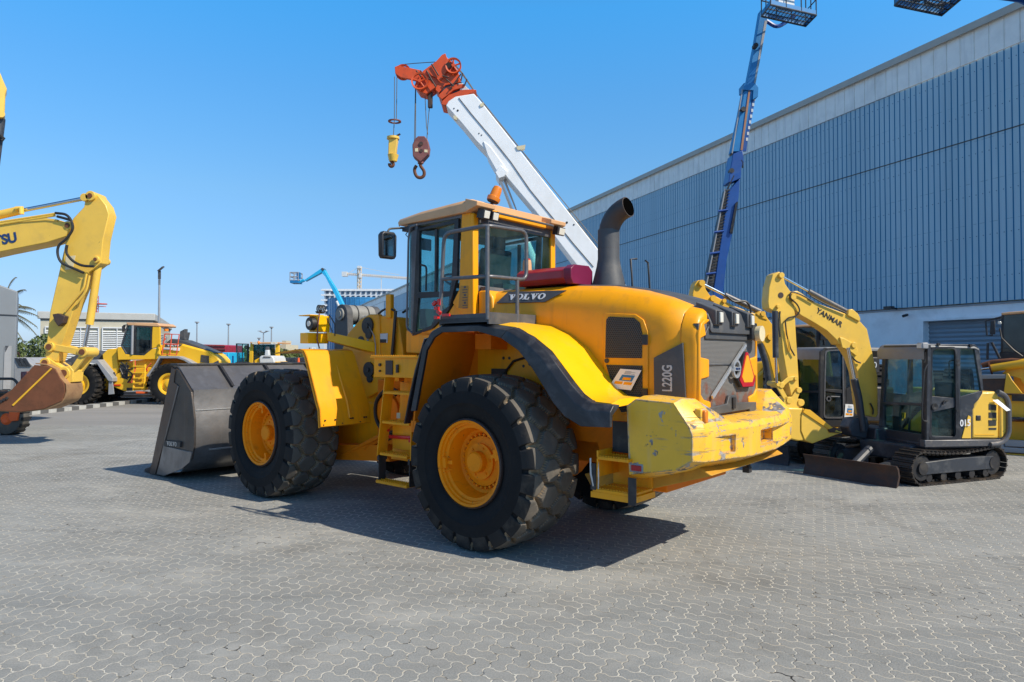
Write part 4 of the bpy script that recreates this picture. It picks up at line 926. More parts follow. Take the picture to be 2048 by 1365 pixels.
q = F.side('330,881 362,884 361,895 328,892', 1.62); pl_ = MB().prism(q, 1.60, 1.628).build('name_plate', M['blk2'], bk)
cx_ = sum(a for a, b in q)/4; cz_ = sum(b for a, b in q)/4
mb = MB(); mb.M = basis((cx_, 1.63, cz_), (q[1][0]-q[0][0], 0, q[1][1]-q[0][1]), Vector((0, 1, 0)).cross(Vector((q[1][0]-q[0][0], 0, q[1][1]-q[0][1]))))
for l in slab_letters('VOLVO', .062): mb.prism(l, 0, .003, ax='z')
mb.build('lettering', M['silver'], pl_, flat=True)
mb = MB(); mb.prism([(6.45, .0), (6.78, .012), (6.78, .03), (6.5, .07)], -1.6, 1.6); mb.build('cutting_edge', M['rustdark'], bk)
for i in range(9):
    y = 1.52-i*.38; mb = MB(); mb.hexa([(6.5, y-.07, .01), (6.95, y-.02, .01), (6.95, y+.02, .01), (6.5, y+.07, .01), (6.5, y-.07, .13), (6.93, y-.02, .03), (6.93, y+.02, .03), (6.5, y+.07, .13)]); mb.box((6.5, y, .07), (.16, .15, .12)); mb.build('bucket_tooth', M['rustdark'], bk, bevel=.01)
# ------------------------------------------------------------- far and built things
def zz(o, s): return ' '.join('%g,%g' % (o[0]+a/o[2], o[1]+b/o[2]) for a, b in pp(s))
Fr.sz = lambda f, o, s, y: f.side(zz(o, s), y)
Fr.bz = lambda f, o, s, x: f.back(zz(o, s), x)

# warehouse
def clad_mat(name, c1, c2, line=True):
    m, t, b = nodes(name); g = NG(t); tc = g.n('TexCoord').outputs['Object']; sp = g.n('SeparateXYZ'); g.lk(tc, sp.inputs[0])
    c = g.mix(g.step(g.noise(g.scale(tc, (.5, 1, .12)), 1, 5), .3, .7), c1, c2)
    sh = g.n('TexWhiteNoise', noise_dimensions='1D'); g.lk(g.m('FLOOR', g.m('DIVIDE', sp.outputs[0], .66)), sh.inputs['W'])
    c = g.mix(g.m('MULTIPLY', sh.outputs[0], .22), c, tuple(x*.72 for x in c1))
    c = g.mix(g.m('MULTIPLY', g.step(g.noise(g.scale(tc, (6, 1, .25)), 1, 4), .5, .8), .25), c, tuple(x*.6 for x in c1))
    if line:
        fz = g.m('FRACT', g.m('DIVIDE', g.m('ADD', sp.outputs[2], .02), 1.35)); ln = g.m('MULTIPLY', g.step(g.m('ABSOLUTE', g.m('SUBTRACT', fz, .5)), .008, .004), g.step(g.noise(g.scale(tc, (5, 1, 1)), 1, 2), .45, .6))
        c = g.mix(g.m('MULTIPLY', ln, .5), c, (.03, .06, .12))
    g.lk(c, b.inputs['Base Color']); b.inputs['Roughness'].default_value = .5; return m
wy = Vector((-.374, 1)).normalized(); W = Fr((23.5, 0), wy)
wh = thing('warehouse', 'long warehouse with ribbed blue cladding and a white upper band', 'warehouse', W.O, W.rz)
XE, XN, XB0 = 171.0, -40.0, 133.0
mw = paint('white_cladding', (.86, .87, .83), .5, var=.06, dirt=((.35, .36, .36), .3, .6), streak=((.35, .37, .38), .35, 3)); mpl = paint('painted_plaster', (.86, .88, .90), .7, var=.05, dirt=((.38, .38, .38), .35, .8), bump=.1)
mb = MB(); mb.bb(XN, 20.6, -.35, 0, 0, 3.45); mb.bb(25.8, XE, -.35, 0, 0, 3.45); mb.bb(20.6, 25.8, -.35, 0, 2.97, 3.45)
mb.bb(25.8, 26.02, 0, .08, 0, 3.05); mb.bb(20.38, 20.6, 0, .08, 0, 3.05); mb.bb(20.6, 25.8, 0, .08, 2.97, 3.05)
mb.build('lower_wall', mpl, wh)
mb = MB()
for k in range(12): mb.box((14+k*8.0 if k*8+14 < 19 or k*8+14 > 27 else 30.4, .004, 1.7), (.02, .01, 3.4))
mb.box((60, .02, 3.43), (200, .05, .05)); mb.build('wall_joint', M['grey'], wh)
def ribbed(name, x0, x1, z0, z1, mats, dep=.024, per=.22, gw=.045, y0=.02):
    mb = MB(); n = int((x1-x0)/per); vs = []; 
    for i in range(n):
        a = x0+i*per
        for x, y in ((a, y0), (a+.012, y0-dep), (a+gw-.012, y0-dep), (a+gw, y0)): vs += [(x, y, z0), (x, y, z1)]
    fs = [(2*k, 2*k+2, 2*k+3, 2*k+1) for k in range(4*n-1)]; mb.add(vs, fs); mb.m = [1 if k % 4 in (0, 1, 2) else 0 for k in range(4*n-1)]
    return mb.build(name, mats, wh, flat=True)
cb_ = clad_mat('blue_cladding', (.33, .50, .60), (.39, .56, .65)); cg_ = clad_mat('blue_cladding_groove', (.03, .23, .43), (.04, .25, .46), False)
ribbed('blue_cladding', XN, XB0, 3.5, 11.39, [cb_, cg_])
ribbed('white_cladding', XN, XE, 11.4, 12.5, [mw, mw], dep=.03, per=.48, y0=.06)
MB().bb(XN, XE, -.32, .012, 11.36, 11.44).build('light_gap_filler', M['grey'], wh)  # added strip that stops sunlight leaking through the gap behind the sheets
mb = MB(); mb.bb(XB0, XE, -.05, .03, 3.5, 11.36); mb.bb(XB0-.2, XB0, 0, .1, 3.5, 11.3); mb.build('plain_cladding', mw, wh)
mb = MB(); mb.bb(XN, XE+.3, -.3, .22, 12.5, 12.62); mb.bb(XN, XE+.3, .16, .22, 12.38, 12.5); mb.build('roof_gutter', paint('gutter_beige', (.42, .41, .36), .5, var=.08), wh)
mb = MB(); mb.prism([(-.3, 12.5), (-22, 15.2), (-44, 12.5), (-44, 0), (-.3, 0)], 26.2, XE, ax='x'); mb.prism([(-.3, 12.5), (-22, 15.2), (-44, 12.5), (-44, 0), (-.3, 0)], XN, 20.2, ax='x'); mb.bb(20.2, 26.2, -44, -3, 0, 12.4); mb.build('hall', mw, wh)
mb = MB(); mb.box(((XN+XB0)/2, .028, 8.85), (XB0-XN, .02, .035)); mb.build('sheet_overlap', M['dkgrey'], wh)
mb = MB(); vs = []
for i in range(41): vs += [(20.6, -.2+(.02 if i % 2 else -.02), i*.0742), (25.8, -.2+(.02 if i % 2 else -.02), i*.0742)]
mb.add(vs, [(2*i, 2*i+1, 2*i+3, 2*i+2) for i in range(40)]); sd = mb.build('roller_shutter', paint('shutter_grey', (.27, .32, .37), .5, metal=.3, var=.05), wh, flat=True)
mb = MB(); mb.bb(20.6, 25.8, -.24, -.14, 0, .12); mb.build('bottom_rail', M['dkgrey'], sd)
mb = MB()
for r_ in range(6):
    for i in range(230): mb.box((14.3+.22*i*1.0+.13, .024, 4.3+1.35*r_), (.022, .012, .022))
mb.build('sheet_fixing', M['navy'], wh, flat=True)
mb = MB(); p = W.L(1790, 618, y=.1); mb.tube([(p.x, 0, p.z), (p.x, .35, p.z+.05)], .03); mb.box((p.x, .4, p.z+.03), (.3, .2, .1)); mb.tube([(p.x-.5, .1, p.z-.25), (p.x-.5, .3, p.z-.3)], .05); mb.build('wall_lamp', M['blk2'], wh)

# white unfinished building, glass tower, tower crane
def at_frame(px, Y, yaw=0): p = at(px, HOR, Y); return Fr((p.x, Y), (math.cos(yaw), math.sin(yaw)))
def pxm(Y): return Y/FPX
Y = 210; k = pxm(Y); B = at_frame(648, Y)
bd = thing('office_building', 'white multi-storey block with rows of dark windows under the tower crane', 'building', B.O, 0)
H0 = CAMH+(709-579)*k; wx = (880-648)*k
MB().bb(0, wx, 0, 20, 0, H0).build('wall', paint('far_white_wall', (.62, .64, .66), .7, var=.05), bd)
mb = MB(); nf = 9; mb.bb(-.5, wx+.4, -.25, 0, H0-.5, H0+.1)
for i in range(nf+1): mb.bb(-.9, wx*.06, -.5, 0, H0-i*10.3*k*1.0-.4, H0-i*10.3*k)
mb.build('floor_slab', paint('far_slab', (.72, .73, .74), .7), bd)
win = None
for i in range(8):
    for j in range(15):
        if i > 1 and 2 < j: continue
        x = (3.5+j*10.4)*k
        if win is None: win = MB().box((0, -.05, 0), (5.4*k, .3, 6.2*k)).build('window', paint('far_window', (.03, .06, .11), .2), bd); wn_ = win
        else: wn_ = win.copy(); COL.objects.link(wn_); wn_.parent = bd
        wn_.location = (x+2.7*k, 0, H0-(i*10.3+5.6)*k)
Y = 170; k = pxm(Y); B = at_frame(725, Y)
gt = thing('glass_tower', 'round blue glass office tower beside the white block', 'building', B.O, 0)
r0 = 68*k; zt = CAMH+(709-600)*k; def_ = paint('blue_curtain_glass', (.02, .16, .36), .15, var=.25, coat=.4)
MB().lathe([(r0, 0), (r0, zt), (r0-1, zt), (.01, zt)], ax='z', n=48).build('curtain_wall', def_, gt, angle=5)
mb = MB()
for a in range(48): 
    c, s = math.cos(a*PI/24+.01), math.sin(a*PI/24+.01); mb.bb(r0*c-.06, r0*c+.06, r0*s-.06, r0*s+.06, 0, zt)
for z in (zt*.72, zt*.45, zt-.2): mb.lathe([(r0+.05, z), (r0+.05, z+.12)], ax='z', n=48)
mb.build('mullion', paint('mullion_blue', (.04, .22, .42), .4), gt)
Y = 230; k = pxm(Y); B = at_frame(718, Y)
tc_ = thing('tower_crane', 'distant pale lattice tower crane above the white block', 'tower crane', B.O, 0)
mc = paint('crane_cream', (.62, .50, .36), .6, var=.1); zj = CAMH+(709-550)*k; zt = CAMH+(709-534)*k
def lattice(mb, a, b, wd, n, r=.09):
    a = Vector(a); b = Vector(b); d = (b-a).normalized(); u = d.orthogonal().normalized(); v = d.cross(u)
    cs = [(u*i+v*j)*wd/2 for i, j in ((1, 1), (1, -1), (-1, -1), (-1, 1))]
    for c in cs: mb.tube([a+c, b+c], r, n=4)
    for i in range(n):
        p, q = a.lerp(b, i/n), a.lerp(b, (i+1)/n)
        for m_ in range(4): mb.tube([p+cs[m_], q+cs[(m_+1) % 4]], r*.6, n=4)
mb = MB(); lattice(mb, (0, 0, 0), (0, 0, zt), 7*k*.8, 22, .16); mb.build('mast', mc, tc_)
mb = MB(); lattice(mb, (-32*k, 0, zj+.4), (118*k, 0, zj-1.4), 3.2*k, 40, .08); mb.tube([(0, 0, zt), (80*k, 0, zj)], .06, n=4); mb.tube([(0, 0, zt), (-28*k, 0, zj)], .06, n=4); mb.build('jib', mc, tc_)
mb = MB(); mb.bb(-34*k, -24*k, -1, 1, zj-3*k, zj+1); mb.bb(1*k, 5*k, -1, 1, zj-1, zj+3*k); mb.bb(-3*k, 4*k, -1, 1, zt-.5, zt+1.5*k); mb.build('counter_jib_block', M['ltgrey'], tc_)
mb = MB().tube([(44*k, 0, zj-1), (44*k, 0, CAMH+(709-590)*k)], .1, n=4); mb.build('hoist_line', mc, tc_)

# beige louvred plant building on the left
sdv = Vector((-.43, 1)).normalized(); p0 = at(305, HOR, 38); PB = Fr((p0.x, 38), (sdv.y, -sdv.x))     # x runs right along the front
pb = thing('plant_building', 'low beige building with white louvred panels', 'building', PB.O, PB.rz)
zt = CAMH+(709-630)/FPX*38
mbe = paint('beige_render', (.46, .43, .34), .8, var=.05, dirt=((.3, .27, .2), .3, .8)); mcp = paint('parapet_concrete', (.42, .42, .40), .8, var=.06)
L0 = PB.L(80, 700, y=0).x; LS = 16
MB().bb(L0, 0, 0, LS, 0, zt-.32).build('wall', mbe, pb)
MB().bb(L0-.12, .12, -.12, LS+.1, zt-.32, zt+.06).build('parapet', mcp, pb, bevel=.03)
MB().bb(L0, .05, -.05, LS, zt-.37, zt-.32).build('drip_joint', M['dkgrey'], pb)
lou = paint('white_louvre', (.60, .62, .64), .5, var=.04)
for x0, x1 in [(PB.L(a_, 700, y=0).x, PB.L(b_, 700, y=0).x) for a_, b_ in ((126, 196), (206, 262), (92, 118))]:
    mb = MB(); n = 30
    for i in range(n):
        z = .15+i*(zt-1.0)/n; mb.hexa([(x0, -.03, z), (x1, -.03, z), (x1, -.08, z-.03), (x0, -.08, z-.03), (x0, -.02, z+.02), (x1, -.02, z+.02), (x1, -.07, z-.01), (x0, -.07, z-.01)])
    mb.bb(x0-.05, x0, -.1, 0, 0, zt-.75); mb.bb(x1, x1+.05, -.1, 0, 0, zt-.75); mb.bb((x0+x1)/2-.02, (x0+x1)/2+.02, -.09, 0, 0, zt-.75); mb.bb(x0-.05, x1+.05, -.1, 0, zt-.78, zt-.72)
    mb.build('louvre_panel', lou, pb)
mb = MB()
for j in range(3):
    for i in range(30):
        z = .15+i*(zt-1.0)/30; y = 2+j*4; mb.bb(0, .06, y, y+2.4, z, z+.03)
mb.build('side_louvre', lou, pb)
# red ladder hoop on the roof
p = PB.L(193, 625, y=4); mb = MB(); lattice(mb, (p.x, 4, zt), (p.x, 4, zt+1.25), .14, 6, .02); mb.lathe([(.34, zt+.75), (.36, zt+.78), (.34, zt+.81)], c=(p.x+.2, 4, 0), ax='z', n=16); mb.bb(p.x, p.x+.5, 3.9, 3.94, zt+.6, zt+.64)
o = mb.build('roof_ladder', paint('ladder_red', (.5, .10, .08), .5)); o.location = PB.O; o.rotation_euler = (0, 0, PB.rz); tag(o, 'red ladder cage standing on the roof of the beige building', 'ladder')

# street lamps and floodlight masts
mpole = paint('galvanised_pole', (.36, .38, .40), .4, metal=.4, var=.05)
def lamp(px, pyt, Y, label, r=.05, kind=0, group=None):
    p = at(px, pyt, Y); o = thing('lamp_post', label, 'lamp post', (p.x, Y, 0), 0, group)
    MB().cyl((0, 0, 0), (0, 0, p.z-.05), r, r*.6, n=10).build('pole', mpole, o)
    k = pxm(Y); mb = MB()
    if kind == 1:
        mb.box((.07, 0, p.z+.0), (.30, .30, .07), Matrix.Rotation(-.7, 3, 'Y') @ Matrix.Rotation(.3, 3, 'X')); mb.box((.0, .0, p.z-.3), (.1, .1, .4)); mb.tube([(0, 0, p.z-.2), (.05, 0, p.z)], .025)
        mb.box((-.0, 0, p.z-.65), (.08, .08, .25))
    elif kind == 2:
        for s in (1, -1): mb.tube([(0, 0, p.z-2*k), (s*7*k, 0, p.z+.5*k)], .06, n=6); mb.hexa([(s*5*k, -.2, p.z), (s*11*k, -.2, p.z+1*k), (s*11*k, .2, p.z+1*k), (s*5*k, .2, p.z), (s*5*k, -.2, p.z+.12), (s*11*k, -.2, p.z+1.6*k), (s*11*k, .2, p.z+1.6*k), (s*5*k, .2, p.z+.12)])
    else: mb.box((0, 0, p.z), (5*k, .4, 2.2*k)); mb.box((0, 0, p.z-2*k), (2.2*k, .2, 2*k))
    mb.build('lamp_head', M['dkgrey'] if kind == 1 else M['grey'], o); return o
lamp(319, 538, 33, 'tall floodlight mast rising behind the beige building roof', .07, 1)
lamp(394, 645, 60, 'leftmost of the thin distant lamp posts above the red container', .08)
lamp(457, 649, 60, 'thin distant lamp post between the red container and the open cab door', .08)
lamp(543, 655, 60, 'thin distant lamp post right of the double-headed street lamp', .08)
lamp(527, 664, 75, 'distant double-headed street lamp above the yellow loader cab', .1, 2)
lamp(518, 677, 80, 'shortest distant lamp post left of the double-headed street lamp', .08)

# distant town and trees along the horizon
rnd = random.Random(11)
leafm = paint('foliage_olive', (.085, .12, .03), .75, var=.3, dirt=((.16, .17, .05), .6, 2)); leafd = paint('foliage_dark', (.035, .065, .022), .75, var=.3)
def leaves(mb, c, rx, ry, rz, n, s, rn):
    for _ in range(n):
        u = rn.uniform(-1, 1); a = rn.uniform(0, 2*PI); r = rn.uniform(.55, 1)**.5; q = math.sqrt(1-u*u)
        p = Vector((c[0]+rx*r*q*math.cos(a), c[1]+ry*r*q*math.sin(a), c[2]+rz*r*u))
        d1 = Vector((rn.gauss(0, 1), rn.gauss(0, 1), rn.gauss(0, .7))).normalized(); d2 = d1.orthogonal().normalized(); t = s*rn.uniform(.6, 1.4)
        mb.i = rn.choice((0, 0, 1)); mb.add([p-d1*t, p+d2*t*.45, p+d1*t, p-d2*t*.45], [(0, 1, 2, 3)])
    mb.i = 0
def tree(x, Y, h, wd, label, n=900, s=.12, group=None, nm='tree', seed=0):
    rn = random.Random(seed+int(x*10)); o = thing(nm, label, 'tree' if nm == 'tree' else 'shrub', (x, Y, 0), 0, group); mb = MB()
    mb.tube([(0, 0, 0), (.05, 0, h*.35), (0, .05, h*.6)], .09, radii=[.12*h/4, .09*h/4, .05*h/4])
    for k in range(4): a = k*1.6; mb.tube([(0, 0, h*.35), (wd*.25*math.cos(a), wd*.25*math.sin(a), h*.65)], .04)
    mb.build('trunk', M['rustdark'], o); mb = MB()
    for k in range(9):
        a = rn.uniform(0, 6.3); r = rn.uniform(0, .38)*wd; leaves(mb, (r*math.cos(a), r*math.sin(a), h*rn.uniform(.45, .82)), wd*.24, wd*.24, h*.17, n//9, s, rn)
    mb.build('crown', [leafm, leafd], o, flat=True); return o
for i, (px, pyt, Y, wd) in enumerate(((468, 700, 48, 3.2), (478, 706, 50, 3), (582, 706, 50, 4), (602, 708, 52, 3.6), (612, 704, 54, 3), (560, 709, 55, 3.0), (495, 708, 56, 4))):
    p = at(px, pyt, Y); tree(p.x, Y, p.z*1.0+.3, wd, ['bushy tree right of the red container', 'low tree beside the blue container', 'tree under the front fender of the big loader, left one', 'tree by the traffic cone under the loader fender', 'tree just left of the front fender edge', 'far tree right of the rear-view loader', 'far tree seen through the open cab door'][i], 500, .22, 'trees along the far fence', seed=i)
town = [(553, 572, 690, 'beige'), (575, 600, 704, 'pale green'), (600, 625, 699, 'light grey'), (462, 474, 696, 'off white'), (640, 668, 700, 'grey'), (540, 553, 701, 'white')]
for i, (a, b, t, c) in enumerate(town):
    Y = 260; p = at(a, t, Y); q = at(b, t, Y); o = thing('distant_building', '%s distant building on the horizon, %s' % (c, ['with a stepped top beside the rear-view loader', 'long and low right of the beige one', 'left of the big loader lamp bracket', 'just right of the red container', 'below the big loader lamp', 'behind the rear-view loader cab'][i]), 'building', (p.x, Y, 0), 0, 'buildings on the horizon')
    m_ = paint('far_wall_%d' % i, {'beige': (.5, .42, .3), 'pale green': (.35, .5, .45), 'light grey': (.45, .48, .5), 'off white': (.6, .6, .55), 'grey': (.4, .42, .45), 'white': (.6, .6, .6)}[c], .8)
    MB().bb(0, q.x-p.x, 0, 15, 0, p.z).build('wall', m_, o); MB().bb((q.x-p.x)*.3, (q.x-p.x)*.75, 3, 9, p.z, p.z+(.9 if c != 'beige' else 1.6)).build('roof_block', m_, o)
    mb = MB()
    for j in range(3): mb.bb((q.x-p.x)*(.12+.3*j), (q.x-p.x)*(.26+.3*j), -.1, 0, p.z*.55, p.z*.72)
    mb.build('window_band', M['dkgrey'], o)
# low boundary wall on the horizon
o = MB().bb(-110, 14, 70, 70.4, 0, 1.7).build('boundary_wall', mbe); tag(o, 'pale low boundary wall running behind the parked machines', 'wall')

# palm behind the grey cabin
p = at(5, 640, 26); pm = thing('palm_tree', 'wind-blown date palm with drooping fronds behind the grey cabin', 'palm tree', (p.x, 26, 0))
mb = MB(); mb.tube([(0, 0, 0), (.05, 0, 1.5), (0, 0, 3.3)], .16, n=10, radii=[.2, .15, .13]); mb.build('trunk', M['rustdark'], pm)
rn = random.Random(3)
pc = Vector((0, 0, 3.3)); fro = [((.05, .1, 1.3), (.35, .2, 1.45)), ((.3, 0, 1.0), (.85, 0, .95)), ((.5, .1, .55), (1.15, .1, .2)), ((.5, -.1, .25), (1.30, 0, -.45)), ((.45, .3, .05), (1.15, .2, -.75)), ((.45, 0, .4), (1.35, 0, -.05)), ((.3, 0, -.2), (.8, 0, -1.0)), ((-.5, 0, .9), (-1.2, 0, .5)), ((-.5, 0, .3), (-1.3, 0, -.5)), ((0, .5, .8), (0, 1.2, .3)), ((0, -.5, .6), (0, -1.1, 0))]
for a_, b_ in fro:
    mb = MB(); a_ = Vector(a_); b_ = Vector(b_); prev = None; pts = []
    for k in range(19):
        t = k/18; pts.append(pc+a_*2*t*(1-t)+b_*t*t)
    mb.tube(pts, .018, n=5)
    for k in range(3, 19):
        p_ = pts[k]; d = (pts[k]-pts[k-1]).normalized(); sd = d.cross(Vector((0, 0, 1))); sd = sd.normalized() if sd.length > .1 else Vector((1, 0, 0))
        for s in (1, -1):
            for dz in (0, .05):
                l = .36*math.sin(PI*min(1, (k+1)/17))+.06; e = p_+sd*s*l*.45+d*l*.7+Vector((0, 0, -l*.35-dz)); n_ = d*.016
                mb.add([p_-n_, p_+n_, e], [(0, 1, 2)])
    mb.build('frond', paint('palm_frond', (.15, .145, .09), .7, var=.3) if a_ == Vector(fro[0][0]) else bpy.data.materials['palm_frond'], pm, flat=True)

# hedge and green mesh fence
p = at(55, 690, 30)
sh = tree(p.x+.0, 30, 2.9, 2.6, 'sunlit green shrub behind the green fence at left', 2600, .07, nm='shrub', seed=5)
p = at(20, 690, 31); tree(p.x-.3, 31, 3.0, 2.4, 'darker shrub partly hidden by the grey cabin', 1600, .07, nm='shrub', seed=9)
p0 = at(20, 735, 28); fn = thing('mesh_fence', 'green mesh fence with angled tops in front of the shrubs', 'fence', (p0.x, 28, 0)); mb = MB()
for i in range(6): x = i*.45; mb.tube([(x, 0, 0), (x, 0, 1.25), (x-.22, 0, 1.55)], .022, n=6); mb.tube([(x, 0, 1.25), (x+.22, 0, 1.55)], .018, n=6)
mb.build('post', M['green'], fn); mb = MB()
for i in range(28): mb.tube([(-.1+i*.09, 0, 0), (-.1+i*.09, 0, 1.2)], .006, n=4)
for i in range(10): mb.tube([(-.2, 0, .1+i*.12), (2.4, 0, .1+i*.12)], .006, n=4)
mb.build('wire_mesh', M['green'], fn)

# kerb with black and white blocks
kb = thing('painted_kerb', 'black and white striped kerb along the yard edge', 'kerb', gnd(70, 835)); a = gnd(60, 838)-gnd(70, 835); a = gnd(-60, 843)-kb.location; b = gnd(392, 793)-kb.location
d = (b-a); n = 34; sd = Vector((-d.y, d.x, 0)).normalized()*.14
for c_ in (0, 1):
    mb = MB()
    for i in range(c_, n, 2):
        p, q = a+d*(i/n), a+d*((i+1)/n); mb.hexa([p-sd, q-sd, q+sd, p+sd, p-sd+Vector((0, 0, .12)), q-sd+Vector((0, 0, .12)), q+sd+Vector((0, 0, .12)), p+sd+Vector((0, 0, .12))])
    mb.build('kerb_block', [paint('kerb_white', (.42, .42, .40), .7, var=.2, dirt=((.2, .2, .2), .5, 5)), paint('kerb_black', (.10, .10, .10), .7)][c_], kb)

# red container, blue container
OZ5 = (380, 660, 8.533)
def boxy(name, label, cat, z, s, Y, dep, m, extra=None):
    f = at_frame(float(zz(z, s).split()[0].split(',')[0]), Y); f = Fr(f.O, (1, 0)); o = thing(name, label, cat, f.O, 0)
    MB().prism([(x, max(0, z_)) for x, z_ in f.sz(z, s, 0)], 0, dep).build('body', m, o, bevel=.02); return f, o
f, o = boxy('tipper_body', 'dark red tipper body showing above the left loader hood', 'tipper body', OZ5, '175,250 590,258 606,275 606,900 420,900 420,380', 34, 2.2, M['red'])
mb = MB()
for s_ in ('200,262 604,272 604,282 205,272', '330,318 606,326 606,340 335,330'): mb.prism(f.sz(OZ5, s_, -.01), -.06, 0)
mb.build('side_rib', M['maroon'], o)
f, o = boxy('waste_container', 'bright blue waste container right of the red tipper body', 'container', OZ5, '450,385 662,388 662,1000 450,1000', 31, 1.8, M['skyb'])
for i, (u0, u1, v) in enumerate(((530, 630, 425), (545, 620, 472))):
    mb = MB()
    for c in range(6):
        a = f.L(*pp(zz(OZ5, '%g,%g' % (u0+(u1-u0)*c/6, v)))[0], y=-.01); mb.box((a.x, -.01, a.z), (.025, .01, .04)); mb.box((a.x+.015, -.01, a.z+.02), (.03, .01, .012))
    mb.build('lettering', M['wht'], o)
mb = MB(); mb.bb(.72, .78, -.03, 0, 0, 1.75); mb.build('corner_post', M['blue'], o)
p = at(597, 735, 36); co = thing('traffic_cone', 'orange and white traffic cone under the front fender gap', 'traffic cone', (p.x, 36, 0)); zt = at(597, 716, 36).z
MB().lathe([(.18, .04), (.05, zt), (.001, zt)], ax='z', n=16).build('cone_body', M['cone'], co); MB().box((0, 0, .02), (.5, .5, .04)).build('base', M['cone'], co); MB().lathe([(.135, zt*.38), (.1, zt*.62)], ax='z', n=16).build('white_band', M['wht'], co)
p = at(575, 720, 40); gb = thing('site_container', 'dark grey site container seen under the front fender', 'container', (p.x-1.3, 40, 0)); zt = at(575, 716, 40).z
MB().bb(0, 2.3, 0, 2, 0, zt).build('body', M['mini'], gb, bevel=.02); mb = MB()
for i in range(12): mb.bb(.1+i*.18, .16+i*.18, -.03, 0, .1, zt-.1)
mb.build('side_rib', M['mini'], gb)
# ------------------------------------------------------------- other machines
def T(fr, z, name, mat, s, y0, th, par, bevel=.01):
    """a plate or casting traced on the plane y = y0 of its machine, th thick"""
    return MB().prism(fr.sz(z, s, y0), y0, y0-th).build(name, mat, par, bevel=bevel)
def P3(fr, z, s, y): return [Vector((q[0], y, q[1])) for q in fr.sz(z, s, y)]
def rod(fr, z, s, y, r, name, mat, par, n=14, rad=0):
    return MB().tube(P3(fr, z, s, y), r, n=n, rad=rad).build(name, mat, par)
def wheel_lo(parent, x, y, z, Rr, wid, rimm, name='wheel', nb=24):
    k = Rr/.82
    h = MB().lathe([(.001, -.05), (.30*k, -.05), (.30*k, .12*k), (.2*k, .14*k), (.19*k, .2*k), (.12*k, .22*k), (.11*k, .28*k), (.001, .29*k)], n=24).build(name, rimm, parent, loc=(x, y, z))
    hw = wid/2; mb = MB(); pr = [(.43*k, -hw*.8), (Rr-.3*k, -hw), (Rr-.12*k, -hw), (Rr-.05*k, -hw*.9), (Rr-.035*k, 0), (Rr-.05*k, hw*.9), (Rr-.12*k, hw), (Rr-.3*k, hw), (.43*k, hw*.8)]
    mb.lathe(pr, n=64, caps=False); mb.i = 1
    for i in range(nb):
        for s in (1, -1):
            a = 2*PI*(i+(.25 if s > 0 else .75))/nb; rt = Matrix.Rotation(-a, 3, 'Y')
            mb.box(((Rr-.06*k)*math.cos(a), s*hw*.5, (Rr-.06*k)*math.sin(a)), (.11*k, hw*1.0, Rr*.13), rt)
    mb.build('tyre', [M['rubside'], M['rub']], h); mb = MB()
    mb.lathe([(.28*k, .1*k), (.33*k, .12*k), (.345*k, hw*.75), (.39*k, hw*.84), (.435*k, hw*.86), (.44*k, hw*.7)], n=36, caps=False).build('rim', rimm, h); return h
def crawler(par, fr0, x0, x1, y0, y1, h, name='track', pads=44):
    """x0..x1 ground length, y0..y1 width"""
    r = h/2; L = abs(x1-x0)-2*r; xa = min(x0, x1)+r; per = 2*L+2*PI*r; ym = (y0+y1)/2; wd = abs(y1-y0); mb = MB()
    def pt(s):
        s %= per
        if s < L: return Vector((xa+s, 0, 0.0)), 0
        s -= L
        if s < PI*r: a = s/r; return Vector((xa+L+r*math.sin(a), 0, r-r*math.cos(a))), a
        s -= PI*r
        if s < L: return Vector((xa+L-s, 0, 2*r-.05*math.sin(PI*s/L))), PI
        a = (s-L)/r; return Vector((xa-r*math.sin(a), 0, r+r*math.cos(a))), PI+a
    for i in range(pads):
        p, a = pt(per*i/pads); rt = Matrix.Rotation(-a, 3, 'Y'); mb.box((p.x, ym, p.z*.94+.014), (per/pads*.86, wd, .022), rt)
        n = rt @ Vector((0, 0, -1)); mb.box((p.x+n.x*.018, ym, p.z*.94+.014+n.z*.018), (.016, wd, .022), rt); mb.box((p.x-n.x*.03, ym, p.z*.94+.014-n.z*.03), (per/pads*.6, wd*.3, .03), rt)
    t = mb.build(name, M['trk'], par, flat=True)
    mb = MB(); mb.prism([(xa-r*.2, r*.62), (xa+L, r*.62), (xa+L-.05, r*1.35), (xa+L*.5, r*1.45), (xa, r*1.4)], max(y0, y1)-.03, min(y0, y1)+.03); mb.build('track_frame', M['mini'], t, bevel=.01)
    mb = MB()
    ya, yb_ = max(y0, y1), min(y0, y1)
    for x in (xa, xa+L): mb.cyl((x, ya-.05, r), (x, yb_+.05, r), r*.72, n=20); mb.cyl((x, ya-.02, r), (x, yb_+.02, r), r*.38, n=16)
    for i in range(5): x = xa+L*(i+.5)/5; mb.cyl((x, ya-.05, .1), (x, yb_+.05, .1), .06, n=12)
    mb.build('roller', M['blk2'], t); return t

